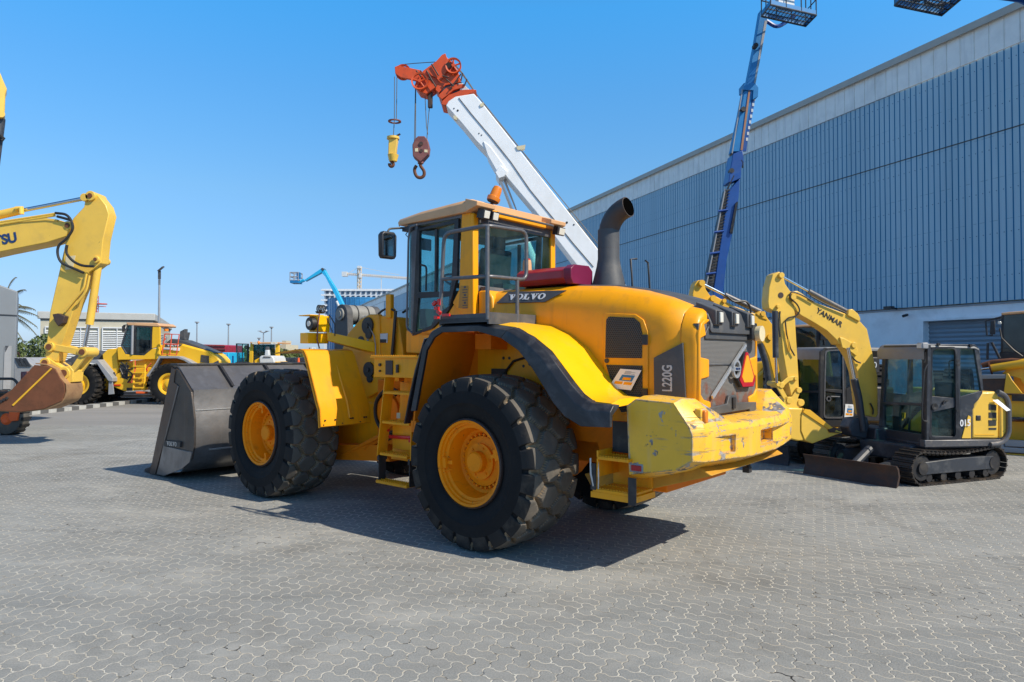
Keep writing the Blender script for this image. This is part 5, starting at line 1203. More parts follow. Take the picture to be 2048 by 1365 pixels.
# --- yellow crawler excavator at the left
Z6 = (0, 380, 2.625); p = at(180, HOR, 14); EF = Fr((p.x, 14), (1, 0))
ex1 = thing('excavator', 'large yellow crawler excavator reaching in from the left with a rusty bucket', 'excavator', EF.O, EF.rz)
yn = -.14
T(EF, Z6, 'stick', M['exy'], '450,32 478,12 515,28 556,80 572,130 541,260 529,385 466,432 396,600 296,905 236,878 262,640 312,420 345,270 383,150 440,90', yn, -.28, ex1, .015)
bm = T(EF, Z6, 'boom', M['exy'], '-1500,1180 -1300,700 -700,330 -300,215 0,178 240,152 300,160 362,175 374,198 345,245 250,276 0,326 -300,395 -600,520 -1000,800 -1200,1180', yn-.04, -.42, ex1, .015)
mb = MB(); q = EF.sz(Z6, '-60,170 240,148 300,156 300,166 240,160 -60,182', yn-.06); mb.prism(q, yn-.06, yn+.42); mb.build('boom_edge', M['exy'], bm)
lw = EF.L(*pp(zz(Z6, '18,262'))[0], y=yn-.05); a2 = EF.sz(Z6, '0,270 130,245', yn-.05); u = Vector((a2[1][0]-a2[0][0], 0, a2[1][1]-a2[0][1]))
text('KOMATSU', 'lettering', M['navy'], bm, basis((lw.x-.345, yn-.045, lw.z-.07), u, Vector((0, 1, 0)).cross(u)*-1), .27, .003, .010, sx=.98)
rod(EF, Z6, '-900,420 -300,200 105,108', .0, .088, 'cylinder', M['exy'], ex1); rod(EF, Z6, '100,112 450,44', 0, .042, 'cylinder_rod', M['chrome'], ex1)
rod(EF, Z6, '85,100 112,96 112,128', yn+.05, .05, 'cylinder_head', M['exy'], ex1)
mb = MB()
for s, r in (('480,34 480,34', .10), ('508,367 508,367', .07), ('362,190 362,190', .09), ('448,42 448,42', .08), ('265,825 265,825', .10), ('438,852 438,852', .10), ('342,962 342,962', .12), ('243,908 243,908', .10)):
    c = P3(EF, Z6, s, yn)[0]; mb.cyl((c.x, yn-.05, c.z), (c.x, .23, c.z), r, n=20)
pi_ = mb.build('pivot_pin', M['exy'], ex1, bevel=.006); mb = MB()
for s, r in (('480,34 480,34', .05), ('508,367 508,367', .035), ('362,190 362,190', .05), ('265,825 265,825', .06), ('438,852 438,852', .06), ('342,962 342,962', .07), ('243,908 243,908', .06)):
    c = P3(EF, Z6, s, yn)[0]; mb.cyl((c.x, yn-.065, c.z), (c.x, yn-.04, c.z), r, n=14)
mb.build('pin_face', M['rust'], pi_)
rod(EF, Z6, '516,392 470,708', -.0, .075, 'bucket_cylinder', M['exy'], ex1); rod(EF, Z6, '466,705 440,840', 0, .038, 'cylinder_rod', M['chrome'], ex1)
for s in ('290,122 350,128 378,165 385,205 350,260 305,290 300,340 320,385 380,410 440,436', '352,290 345,330 380,375 430,400 492,402', '300,140 340,150 370,160'):
    rod(EF, Z6, s, yn-.09, .026, 'hydraulic_hose', M['hose'], ex1, 8, .15)
for s in ('455,440 440,520 380,590 340,640', '470,450 455,530 400,600', '-100,185 290,125', '-100,198 290,135'): rod(EF, Z6, s, yn-.05, .022, 'hydraulic_line', M['exy'], ex1, 6, .1)
q = EF.sz(Z6, '290,655 318,650 355,665 345,700 320,718 300,690', yn-.05); MB().prism(q, yn-.14, yn).build('valve_block', M['rustdark'], ex1, bevel=.01)
MB().prism(EF.sz(Z6, '345,350 397,345 382,418 343,420', yn-.003), yn-.006, yn).build('warning_sticker', M['cream'], ex1)
for y in (-.16, .1):
    MB().prism(EF.sz(Z6, '252,812 275,808 440,838 455,856 438,872 265,842 252,835', yn), y, y+.07).build('link_bar', M['exy'], ex1, bevel=.01)
    MB().prism(EF.sz(Z6, '425,858 455,868 370,985 335,975 320,955 345,935 380,925', yn), y, y+.07).build('link_bar', M['exy'], ex1, bevel=.01)
T(EF, Z6, 'bucket_ear', M['exy'], '205,895 248,880 300,915 322,930 365,925 385,950 380,1010 335,1018 310,1000 290,945 245,925', -.17, -.34, ex1)
bo = '180,920 245,925 290,945 315,990 335,1018 340,1060 325,1108 230,1150 110,1166 0,1162 -90,1150 -90,1100 0,1090 60,1050'
bk1 = MB(); 
for a, b in ((-.35, -.32), (.16, .20)): bk1.prism(EF.sz(Z6, bo, -.35), a, b)
bko = bk1.build('bucket', M['rust'], ex1, bevel=.006)
sh = EF.sz(Z6, '185,915 245,922 292,945 315,988 336,1015 345,1022 349,1062 338,1098 320,1118 230,1156 110,1170 -90,1160', -.35)
MB().loft([[Vector((x, -.33, z)), Vector((x, .18, z)), Vector((x-.02, .18, z+.02)), Vector((x-.02, -.33, z+.02))] for x, z in sh]).build('bucket_shell', paint('worn_bucket_tan', (.33, .19, .09), .6, var=.2, dirt=((.12, .05, .03), .6, 4), bump=.2), bko)
MB().prism(EF.sz(Z6, '268,935 272,942 72,1135 64,1130', -.355), -.365, -.345).build('paint_stripe', M['exg'], bko)
mb = MB()
for s in ('8,1110 8,1110', '22,1102 22,1102', '38,1094 38,1094'): c = P3(EF, Z6, s, -.35)[0]; mb.cyl((c.x, -.37, c.z), (c.x, -.34, c.z), .03, n=10)
mb.build('bucket_bolt', M['blk2'], bko)
# its house and tracks, left of the frame
mb = MB(); mb.bb(-8.6, -5.6, -1.2, 1.2, 1.0, 2.1); mb.build('house', M['exy'], ex1, bevel=.08)
mb = MB(); mb.bb(-6.6, -5.3, -1.2, -.35, 1.0, 2.9); mb.build('cab', M['mini'], ex1, bevel=.05); MB().bb(-6.4, -5.25, -1.22, -.4, 1.9, 2.75).build('cab_glass', M['glassd'], ex1)
for y in (-1.35, .85): crawler(ex1, EF, -9.0, -5.2, y, y+.5, .85)

# --- tip of another excavator arm high at the left edge
Zt = (0, 130, 6.5); p = at(0, HOR, 9); AF = Fr((p.x, 9), (1, .74))
ar = thing('raised_excavator', 'raised yellow excavator arm tip with dark cylinder at the top left edge', 'excavator', AF.O, AF.rz)
T(AF, Zt, 'stick', M['exy'], '-400,-300 -200,-200 0,100 45,210 92,315 70,380 62,600 45,660 10,690 -60,690 -200,500 -500,300', -.1, -.22, ar, .012)
rod(AF, Zt, '0,700 -5,760 -75,1300', 0, .06, 'cylinder', M['mini'], ar); mb = MB(); c = P3(AF, Zt, '5,640 5,640', -.1)[0]; mb.cyl((c.x, -.13, c.z), (c.x, .15, c.z), .05); mb.build('pivot_pin', M['exy'], ar)
rod(AF, Zt, '0,915 50,960 20,985', -.08, .02, 'hose_clip', M['hose'], ar, 6); rod(AF, Zt, '-75,1290 -260,2600', 0, .04, 'cylinder_rod', M['chrome'], ar)
T(AF, Zt, 'boom', M['exy'], '-500,300 -380,200 -300,2200 -200,3400 -900,3400 -700,1500', -.1, -.25, ar); MB().bb(-3.0, -1.0, -.8, 1.0, 0, .9).build('undercarriage', M['mini'], ar, bevel=.05)

# --- grey cabin and compact roller at far left
Zl = (0, 500, 3.4115)
p = at(0, HOR, 19); GF = Fr((p.x, 19), (1, .70)); gc = thing('grey_cabin', 'plain grey steel cabin cut off by the left edge', 'cabin', GF.O, GF.rz)
q = GF.sz(Zl, '-300,200 0,240 122,285 108,700 95,960 -300,960', 0); q = [(x, max(z, .0)) for x, z in q]
gp = paint('cabin_grey', (.19, .21, .235), .5, var=.05); MB().prism(q, 0, 2.5).build('wall', gp, gc, bevel=.03)
MB().prism(GF.sz(Zl, '32,660 80,655 72,950 20,950', -.01), -.03, 0).build('door_column', M['grey'], gc); MB().prism(GF.sz(Zl, '-300,425 118,445 117,452 -300,432', -.01), -.02, 0).build('panel_seam', M['mini'], gc)
MB().prism(GF.sz(Zl, '36,655 60,655 36,700', -.02), -.04, 0).build('dark_gusset', M['mini'], gc)
p = at(30, HOR, 18); SF = Fr((p.x, 18), (1, 0)); sk = thing('grey_skip', 'grey steel skip with ribbed lid between the cabin and the rusty bucket', 'skip', SF.O, 0)
q = SF.sz(Zl, '95,735 160,735 240,800 225,1000 95,1000', 0); MB().prism([(x, max(0, z)) for x, z in q], 0, 1.4).build('body', M['grey'], sk, bevel=.02)
for a in (100, 128, 156): MB().prism(SF.sz(Zl, '%g,738 %g,738 %g,795 %g,795' % (a, a+18, a+55, a+30), -.02), -.03, 0).build('lid_panel', M['mini'], sk)
p = gnd(10, 871); CF = Fr((p.x, p.y), (1, 0)); cr_ = thing('compact_loader', 'small black machine with orange wheel hub and orange step at the lower left edge', 'compact loader', CF.O, 0)
def wz(px, py): q = P3(CF, Zl, '%g,%g %g,%g' % (px, py, px, py), 0)[0]; return q
mb = MB(); c = wz(38, 1195); mb.lathe([(.12, -.13), (.33, -.15), (.36, -.1), (.36, .1), (.33, .15), (.12, .13)], c=(c.x, .15, .36), n=32); wl_ = mb.build('wheel', M['rubtop'], cr_)
MB().lathe([(.001, -.14), (.08, -.16), (.15, -.12), (.15, .0)], c=(c.x, .15, .36), n=20, caps=False).build('rim', M['cone'], wl_)
mb = MB()
for i in range(14): a = i*2*PI/14; mb.box((c.x+.355*math.cos(a), .15, .36+.355*math.sin(a)), (.04, .28, .07), Matrix.Rotation(-a, 3, 'Y'))
mb.build('tyre_lug', M['rub'], wl_)
rod(CF, Zl, '-80,880 90,880 118,905 125,960 60,975 -80,975', -.1, .03, 'frame_tube', M['blk2'], cr_, 8, .1)
mb = MB(); mb.prism(CF.sz(Zl, '-200,985 60,975 60,1100 -200,1110', 0), -.05, .7); mb.build('body', M['blk2'], cr_, bevel=.03)
mb = MB(); mb.prism(CF.sz(Zl, '70,1100 135,1105 125,1165 75,1170', 0), -.05, .3); mb.build('step', M['cone'], cr_, bevel=.01)
mb = MB(); mb.prism(CF.sz(Zl, '95,830 130,880 130,930 110,940 95,900', 0), .2, .5); mb.build('seat', M['maroon'], cr_, bevel=.02)

# --- second wheel loader, left background
Z4 = (60, 600, 5.12); p = at(341, HOR, 25.9); QF = Fr((p.x, 25.9), (-1, 0))
l2 = thing('wheel_loader', 'yellow wheel loader in side view behind the steel bucket, with orange-red handrail', 'wheel loader', QF.O, QF.rz, 'smaller wheel loaders in the background')
W2 = .52
h2 = paint('loader_yellow_far', (.83, .47, .02), .4, var=.05)
T(QF, Z4, 'chassis', h2, '850,780 1000,700 1300,690 1290,830 1260,920 960,935 850,890', W2, 2*W2, l2, .02)
T(QF, Z4, 'loader_tower', h2, '740,560 790,510 890,497 895,640 910,700 890,820 850,860 760,700', W2-.1, 2*W2-.2, l2, .02)
T(QF, Z4, 'lower_body', h2, '890,640 1300,600 1520,590 1560,700 1500,840 1240,900 1000,800', W2-.15, 2*W2-.3, l2, .02)
cb2 = T(QF, Z4, 'cab', h2, '890,490 930,480 985,560 1060,568 1170,567 1220,505 1290,500 1325,460 1330,565 1300,610 900,617', W2+.08, 2*W2+.16, l2, .02)
T(QF, Z4, 'cab_roof', M['tan'], '980,232 1300,238 1335,262 1325,276 1000,262', W2+.1, 2*W2+.2, cb2, .02)
T(QF, Z4, 'cab_pillar', h2, '1256,272 1330,278 1330,480 1240,500', W2+.08, .08, cb2); T(QF, Z4, 'cab_pillar', h2, '1256,272 1330,278 1330,480 1240,500', -W2, .08, cb2)
T(QF, Z4, 'cab_glass', M['glassd'], '1000,262 1060,264 1050,556 990,556 938,470', W2+.05, .01, cb2, 0); T(QF, Z4, 'cab_glass', M['glass'], '1000,262 1250,264 1240,500 1170,560 990,556 938,470', -W2+.1, .01, cb2, 0)
dr = MB(); dr.ringprism(QF.sz(Z4, '1062,264 1256,270 1250,505 1175,565 1052,560', W2+.07), QF.sz(Z4, '1088,282 1238,286 1232,495 1165,548 1080,550', W2+.07), W2+.03, W2+.09); dr = dr.build('cab_door', M['blk2'], cb2)
T(QF, Z4, 'door_glass', M['glassd'], '1088,282 1238,286 1232,495 1165,548 1080,550', W2+.06, .01, dr, 0)
rod(QF, Z4, '1052,262 1046,560', W2+.08, .05, 'cab_pillar', M['grey'], cb2, 8); rod(QF, Z4, '1000,262 938,470 990,556', W2+.06, .03, 'cab_pillar', M['mini'], cb2, 8)
MB().prism(QF.sz(Z4, '1105,410 1200,410 1210,545 1100,545', 0), -.25, .25).build('driver_seat', M['seat'], cb2, bevel=.03)
T(QF, Z4, 'mirror', M['blk2'], '940,270 965,262 955,330 940,330', W2+.2, .1, cb2); rod(QF, Z4, '1000,255 960,262 950,280', W2+.15, .02, 'mirror_arm', M['blk2'], cb2, 6)
MB().cyl(tuple(P3(QF, Z4, '1395,322 1395,300', .3)[0]), tuple(P3(QF, Z4, '1395,322 1395,298', .3)[1]), .08, n=12).build('beacon', M['amber'], cb2)
hd2 = T(QF, Z4, 'hood', h2, '1320,470 1400,450 1560,452 1700,492 1850,532 1915,580 1950,620 1958,670 1940,720 1560,720 1520,600 1310,600', W2-.05, 2*W2-.1, l2, .06)
T(QF, Z4, 'hood_top', M['dkgrey'], '1390,442 1440,398 1560,412 1720,470 1895,545 1850,545 1700,500 1550,455', W2-.12, 2*W2-.24, hd2, .03)
T(QF, Z4, 'grille', M['mesh'], '1752,562 1830,576 1832,650 1745,640', W2-.03, .03, hd2, 0); T(QF, Z4, 'number_panel', M['dkgrey'], '1870,650 1930,620 1940,720 1870,720', W2-.04, .03, hd2, 0)
lp2 = T(QF, Z4, 'logo_plate', M['dkgrey'], '1380,462 1400,450 1560,455 1535,480 1380,485', W2-.04, .03, hd2, 0)
c = P3(QF, Z4, '1462,467 1462,467', W2)[0]; mb = MB(); mb.M = basis((c.x, W2-.03, c.z), (-1, 0, 0), (0, 0, 1))
for l in slab_letters('VOLVO', .085): mb.prism(l, 0, .006, ax='z')
mb.build('lettering', M['wht'], lp2, flat=True)
for s in ('1370,490 1460,490 1455,514 1368,510', '1465,490 1535,492 1528,522 1462,518'): T(QF, Z4, 'sale_sticker', M['paper'], s, W2+.0, .03, hd2, 0)
T(QF, Z4, 'exhaust_fin', M['dkgrey'], '1535,325 1585,298 1578,410 1530,402', .15, .25, hd2); T(QF, Z4, 'exhaust_fin', M['dkgrey'], '1580,342 1617,332 1600,412 1575,410', -.15, .2, hd2)
T(QF, Z4, 'fender_strip', M['grey'], '1188,780 1290,640 1320,575 1520,578 1600,610 1700,668 1650,668 1570,620 1500,600 1330,600 1215,790', W2+.3, .5, l2)
T(QF, Z4, 'arch_wall', M['orange_in'], '1215,790 1330,600 1500,600 1660,680 1640,800 1240,900 1180,895', W2+.0, .05, l2)
T(QF, Z4, 'front_fender', M['grey'], '545,622 690,612 716,640 845,800 845,838 800,830 685,655 560,640', W2+.3, .5, l2)
T(QF, Z4, 'mud_flap', M['grey'], '805,832 845,838 862,965 800,972', W2+.25, .03, l2)
T(QF, Z4, 'lift_arm', M['dkgrey'], '180,760 330,640 560,520 690,520 740,560 700,612 480,650 300,900 200,900', W2-.3, 2*W2-.6, l2)
T(QF, Z4, 'bellcrank', M['grey'], '600,470 650,460 665,500 640,540 600,540', .1, .2, l2)
mb = MB(); 
for s in ('1380,350 1528,355 1500,565 1352,560 1380,350', '1368,452 1512,458', '1452,352 1430,560', '1388,395 1360,440'): mb.tube(P3(QF, Z4, s, W2+.3), .022, n=6)
for s in ('1025,640 1075,622 1080,700 1040,850', '1240,650 1195,700'): mb.tube(P3(QF, Z4, s, W2+.3), .022, n=6)
mb.build('handrail', paint('handrail_red', (.65, .09, .04), .45), l2)
lad2 = MB()
for s in ('1070,620 1060,930', '1180,660 1170,930'): lad2.tube(P3(QF, Z4, s, W2+.28), .04, n=6)
for y in (680, 745, 800, 850, 900): a, b = P3(QF, Z4, '1065,%d 1178,%d' % (y, y), W2+.28); lad2.box(((a.x+b.x)/2, W2+.25, a.z), (abs(a.x-b.x), .2, .04))
lad2.build('ladder', h2, l2); T(QF, Z4, 'bottom_step', M['cone'], '1082,940 1180,942 1180,962 1085,960', W2+.32, .2, l2)
mb = MB()
for i, s in enumerate(('930,640 1000,690 950,760 1010,800', '960,700 1060,760 1000,850', '920,700 960,790 1050,790', '990,640 980,720 1060,700', '860,740 880,800 850,860 820,830 840,760 870,750')): mb.tube(P3(QF, Z4, s, W2+.02), .025, n=6, rad=.15)
mb.build('hydraulic_hose', M['hose'], l2); mb = MB()
for s in ('920,660 1010,670 1000,820 940,800', '990,900 1050,900 1050,930 990,930'): mb.prism(QF.sz(Z4, s, W2), W2-.05, W2+.005)
mb.build('engine_bay', M['blk2'], l2); mb = MB()
for s in ('850,868 930,866 930,880 850,880', '1000,838 1040,838 1040,850 1000,850', '1185,690 1200,690 1205,730 1188,730'): mb.prism(QF.sz(Z4, s, W2), W2-.05, W2+.03)
mb.build('red_lock', M['redlens'], l2)
for px, g_ in ((515, 1), (1440, 1)):
    for s in (1, -1): c = P3(QF, Z4, '%g,870 %g,870' % (px, px), W2+.3)[0]; wh_ = wheel_lo(l2, c.x, s*(W2+.22), .74, .75, .5, h2); wh_.rotation_euler.z = 0 if s > 0 else PI
# bucket of the second loader, hidden mostly by the rusty bucket
T(QF, Z4, 'bucket', M['steel'], '100,700 300,640 330,900 180,1040 20,1040', .9, 1.8, l2)
# long steel beams lying under it
for i, (y, a, b) in enumerate(((960, 800, 1290), (990, 760, 1300), (1022, 700, 1330))):
    p = gnd(60+a/5.12, 600+(y+20)/5.12); q = gnd(60+b/5.12, 600+(y+20)/5.12); o = MB().bb(0, q.x-p.x, -.1, .1, 0, .16).build('steel_beam', M['blk2'], loc=p, bevel=.01)
    tag(o, ['farthest dark steel beam lying under the side-view loader', 'middle dark steel beam lying under the side-view loader', 'nearest dark steel beam lying under the side-view loader'][i], 'steel beam', 'steel beams under the loader')

# --- third loader, seen from behind through the gap
k5 = OZ5; p = at(528, HOR, 31); RF = Fr((p.x, 31), (0, 1))
l3 = thing('wheel_loader', 'yellow wheel loader seen from behind with its glass cab door swung open', 'wheel loader', RF.O, RF.rz, 'smaller wheel loaders in the background')
def Bk(name, mat, s, x0, th, par, bevel=.01): return MB().prism(RF.bz(k5, s, x0), x0, x0+th, ax='x').build(name, mat, par, bevel=bevel)
c3 = Bk('cab', h2, '1000,600 1540,600 1530,900 1000,900', 0.8, 1.4, l3); Bk('cab_roof', M['tan'], '1020,205 1100,212 1430,208 1532,215 1528,238 1030,235', .7, 1.6, c3)
Bk('cab_pillar', h2, '1028,235 1075,240 1070,600 1000,600', .8, .15, c3); Bk('cab_pillar', h2, '1455,240 1515,240 1520,520 1530,600 1455,600', .8, .15, c3)
Bk('rear_window', M['glassd'], '1085,250 1450,250 1440,600 1080,600', .85, .01, c3, 0); Bk('far_window', M['glass'], '1085,250 1450,250 1440,600 1080,600', 2.1, .01, c3, 0)
MB().sph(tuple(RF.L(*pp(zz(k5, '1170,222'))[0], x=.7)), .08, 10).build('beacon', M['amber'], c3)
for px in (1090, 1140, 1405, 1465): q = RF.L(*pp(zz(k5, '%d,226' % px))[0], x=.66); MB().box(tuple(q), (.05, .13, .1)).build('work_lamp', M['lens'], c3)
hd3 = Bk('hood', M['ltgrey'], '1180,470 1215,440 1400,445 1430,490 1450,600 1440,660 1190,660', -.6, 1.6, l3, .04); Bk('exhaust', M['ltgrey'], '1280,340 1335,340 1345,440 1268,440', -.1, .25, hd3, .03); Bk('exhaust_pipe', M['dkgrey'], '1285,290 1333,290 1335,345 1282,345', -.1, .2, hd3, .02)
Bk('hood_vent', M['dkgrey'], '1250,452 1375,455 1375,472 1250,472', -.63, .02, hd3, 0)
for a in (1205, 1295, 1380): Bk('hood_lamp', M['blk2'], '%d,570 %d,565 %d,600 %d,600' % (a, a+45, a+52, a), -.63, .03, hd3, 0)
Bk('body_side', h2, '1100,520 1180,480 1190,660 1100,900', -.5, 1.5, l3); Bk('body_side', h2, '1440,540 1520,560 1550,900 1440,900', -.5, 1.5, l3); Bk('counterweight', h2, '1060,660 1560,660 1560,900 1060,900', -.9, .5, l3, .05)
dr = MB(); dr.ringprism(RF.bz(k5, '782,232 1000,238 1000,600 785,600', .9), RF.bz(k5, '800,250 975,252 975,590 805,590', .9), .9, .96, ax='x'); dr = dr.build('cab_door', M['blk2'], c3)
Bk('door_glass', M['glass'], '800,250 975,252 975,590 805,590', .92, .01, dr, 0); Bk('door_bar', M['blk2'], '888,250 898,250 896,590 886,590', .9, .04, dr, 0); Bk('mirror', M['blk2'], '930,262 975,262 975,335 945,335', .8, .05, c3)
for s in (1, -1): 
    for x in (0, 3.2): wh_ = wheel_lo(l3, x, s*.95, .74, .75, .5, h2); wh_.rotation_euler.z = 0 if s > 0 else PI

# --- small light-blue boom lift in the distance
Z3 = (560, 500, 6.2036); p = at(700, HOR, 42); NF = Fr((p.x, 42), (-1, 0))
s1 = thing('boom_lift', 'distant bright sky-blue articulated boom lift with a small basket', 'boom lift', NF.O, NF.rz)
T(NF, Z3, 'lower_boom', M['skyb'], '518,225 545,240 600,340 690,480 740,580 810,728 900,900 860,930 765,730 700,600 560,330 515,285', 0, .45, s1, .01)
T(NF, Z3, 'jib', M['skyb'], '300,375 315,390 500,290 540,240 515,228', .1, .35, s1); T(NF, Z3, 'hinge', M['dkgrey'], '505,235 525,222 545,240 525,262', .12, .55, s1)
rod(NF, Z3, '415,330 520,262', -.2, .05, 'jib_cylinder', M['dkgrey'], s1, 8); rod(NF, Z3, '700,638 745,735 790,850', .1, .08, 'lift_cylinder', M['ltgrey'], s1, 8)
mb = MB(); g = NF.sz(Z3, '150,395 250,395 245,290 150,290', 0); x0, x1, z0, z1 = g[0][0], g[1][0], g[0][1], g[2][1]
for z in (z0+.05, (z0+z1)/2, z1):
    mb.tube([(x0, -.4, z), (x1, -.4, z), (x1, .4, z), (x0, .4, z), (x0, -.4, z)], .035, n=5)
for x in (x0, (x0+x1)/2, x1):
    for y in (-.4, .4): mb.tube([(x, y, z0), (x, y, z1)], .03, n=5)
bs = mb.build('basket', M['grey'], s1); mb = MB(); mb.bb(x0, x1, -.42, .42, z0-.12, z0+.04); mb.box((x1, .3, z1-.2), (.2, .2, .4)); mb.build('basket_floor', M['blue2'], bs)
rod(NF, Z3, '245,400 300,378', 0, .1, 'jib_end', M['skyb'], s1, 8)
mb = MB(); mb.bb(-3.2, 0, -1, 1, .5, 1.5); mb.prism(NF.sz(Z3, '860,930 900,900 1050,1100 900,1200', 0), -.3, .3); mb.build('turntable', M['skyb'], s1, bevel=.05)
for x in (-2.8, -.4):
    for y in (-1.0, 1.0): MB().lathe([(.15, -.15), (.42, -.15), (.42, .15), (.15, .15)], c=(x, y, .42), n=20).build('wheel', M['rub'], s1)

# --- mobile crane behind the main loader
Z8 = (760, 90, 2.904); p = at(1260, HOR, 21); KF = Fr((p.x, 21), (-1, 0)); yk = .38
kr = thing('mobile_crane', 'white telescopic crane boom with an orange-red head rising behind the main loader', 'mobile crane', KF.O, KF.rz)
kb_ = T(KF, Z8, 'boom', M['white'], '545,283 600,345 1280,1205 1640,1660 1400,1700 1150,1290 905,970 735,768 700,710 640,640 560,560 470,450 382,352 400,325 440,300', yk, 2*yk, kr, .02)
rod(KF, Z8, '458,308 530,400 640,530 760,680 870,840 1000,1000 1120,1150 1240,1290', yk+.012, .012, 'boom_cable', M['dkgrey'], kb_, 5)
T(KF, Z8, 'boom_collar', M['white'], '600,560 625,640 700,770 740,735 720,700 640,590', yk+.03, 2*yk+.06, kb_, .01)
T(KF, Z8, 'boom_lug', M['white'], '670,740 700,700 740,735 720,765 690,775', yk+.08, 2*yk+.16, kb_); T(KF, Z8, 'boom_lug', M['white'], '868,985 905,970 930,1000 885,1012', .2, .2, kb_)
mb = MB()
for s in ('580,348 600,335 604,355 585,362', '790,592 845,582 840,608 800,612', '425,412 445,420 448,440 430,432'): mb.prism(KF.sz(Z8, s, yk), yk-.1, yk+.03)
mb.build('rope_guide', M['cream'], kb_)
mb = MB(); a = KF.sz(Z8, '1110,1062 1110,1062', yk)[0]
for s, r in (('1085,1033 1085,1033', .035), ('452,382 452,382', .03), ('430,370 430,370', .02), ('575,515 575,515', .02), ('1126,1045 1126,1045', .025), ('590,525 590,525', .02)): c = P3(KF, Z8, s, yk)[0]; mb.cyl((c.x, yk, c.z), (c.x, yk+.01, c.z), r, n=10)
mb.build('boom_mark', M['blk2'], kb_)
# collars of the inner sections and the head
for i, s in enumerate(('355,345 378,352 560,262 535,258 470,262 445,275 400,290 362,325', '340,300 360,318 430,262 490,245 495,228 450,228 390,245 345,285', '322,262 342,280 380,235 470,215 462,198 400,208 340,225 322,248')):
    T(KF, Z8, 'section_collar', M['redorange'], s, yk-.02-.05*i, 2*(yk-.02-.05*i), kb_, .01)
T(KF, Z8, 'inner_section', M['mini'], '345,240 462,205 535,275 400,340 365,330', yk-.16, 2*(yk-.16), kb_)
T(KF, Z8, 'inner_section', M['ltgrey'], '450,225 480,222 535,278 470,272', yk-.1, 2*(yk-.1), kb_)
hd = T(KF, Z8, 'boom_head', M['redorange'], '375,55 390,75 425,105 455,160 468,200 400,210 340,228 318,250 300,262 270,285 225,270 200,235 215,200 250,150 330,92', yk-.12, 2*(yk-.12), kr, .01)
T(KF, Z8, 'head_plate', M['redorange'], '360,58 380,50 400,110 410,125 345,215 325,190 300,180 270,150 300,125', yk-.06, .04, hd, .005)
T(KF, Z8, 'jib_nose', M['redorange'], '85,128 105,120 165,132 240,148 250,165 290,190 270,220 230,215 180,200 120,190 88,165', .14, .10, hd); T(KF, Z8, 'jib_nose', M['redorange'], '85,128 105,120 165,132 240,148 250,165 290,190 270,220 230,215 180,200 120,190 88,165', -.04, .10, hd)
for s, r, nm in (('135,160 135,160', .24, 'head_sheave'), ('240,238 240,238', .26, 'head_sheave'), ('432,150 432,150', .24, 'head_sheave')):
    c = P3(KF, Z8, s, 0)[0]; mb = MB().lathe([(r*.82, -.03), (r, -.045), (r, -.02), (r*.93, 0), (r, .02), (r, .045), (r*.82, .03), (r*.82, -.03)], c=(c.x, 0, c.z), n=32, caps=False)
    mb.cyl((c.x, -.06, c.z), (c.x, .06, c.z), r*.2, n=14)
    for q in range(5): a = q*2*PI/5+.3; mb.tube([(c.x, 0, c.z), (c.x+r*.86*math.cos(a), 0, c.z+r*.86*math.sin(a))], .025, n=5)
    so_ = mb.build(nm, M['redorange'], hd); so_.location = (0, yk-.12+.09 if r != .24 or s[0] != '1' else .0, 0)
mb = MB()
for s in ('300,112 340,178', '235,150 262,190 300,205', '210,150 240,185', '360,180 400,190', '385,200 430,240', '270,150 300,205 325,245', '470,170 445,205 405,260', '480,165 470,210', '505,200 490,240'):
    mb.tube(P3(KF, Z8, s, yk-.02), .022, n=6)
mb.cyl(tuple(P3(KF, Z8, '398,120 398,120', yk-.06)[0]), tuple(P3(KF, Z8, '398,120 398,120', yk)[0]), .09, n=16); mb.build('head_fitting', M['rustdark'], hd)
rod(KF, Z8, '130,115 200,108 320,100', .0, .012, 'rope', M['rope'], kr, 5)
for y, s in ((.1, '400,85 470,160 550,275 640,385 800,585 1000,830 1180,1050 1350,1260'), (-.1, '410,85 480,165 560,285 660,420 830,625 1000,860 1170,1060 1340,1290')): rod(KF, Z8, s, y, .014, 'hoist_rope', M['rope'], kr, 5)
rod(KF, Z8, '700,760 805,1035 860,1180', 0, .10, 'lift_cylinder_rod', M['chrome'], kr, 18); rod(KF, Z8, '845,1140 1010,1600', 0, .16, 'lift_cylinder', M['white'], kr, 18)
# superstructure and carrier, hidden behind the big loader
mb = MB(); mb.prism(KF.sz(Z8, '1400,1600 1680,1560 1760,1700 1760,1850 1000,1850 1000,1760 1350,1740', 0), -.8, .8); mb.build('superstructure', M['white'], kr, bevel=.04)
mb = MB(); mb.bb(-3.1, 3.0, -1.1, 1.1, .55, 1.15); kc = mb.build('carrier', M['white'], kr, bevel=.05)
for x in (-2.2, 2.2):
    for s in (1, -1): wh_ = wheel_lo(kr, x, s*1.0, .62, .62, .45, M['grey']); wh_.rotation_euler.z = 0 if s > 0 else PI
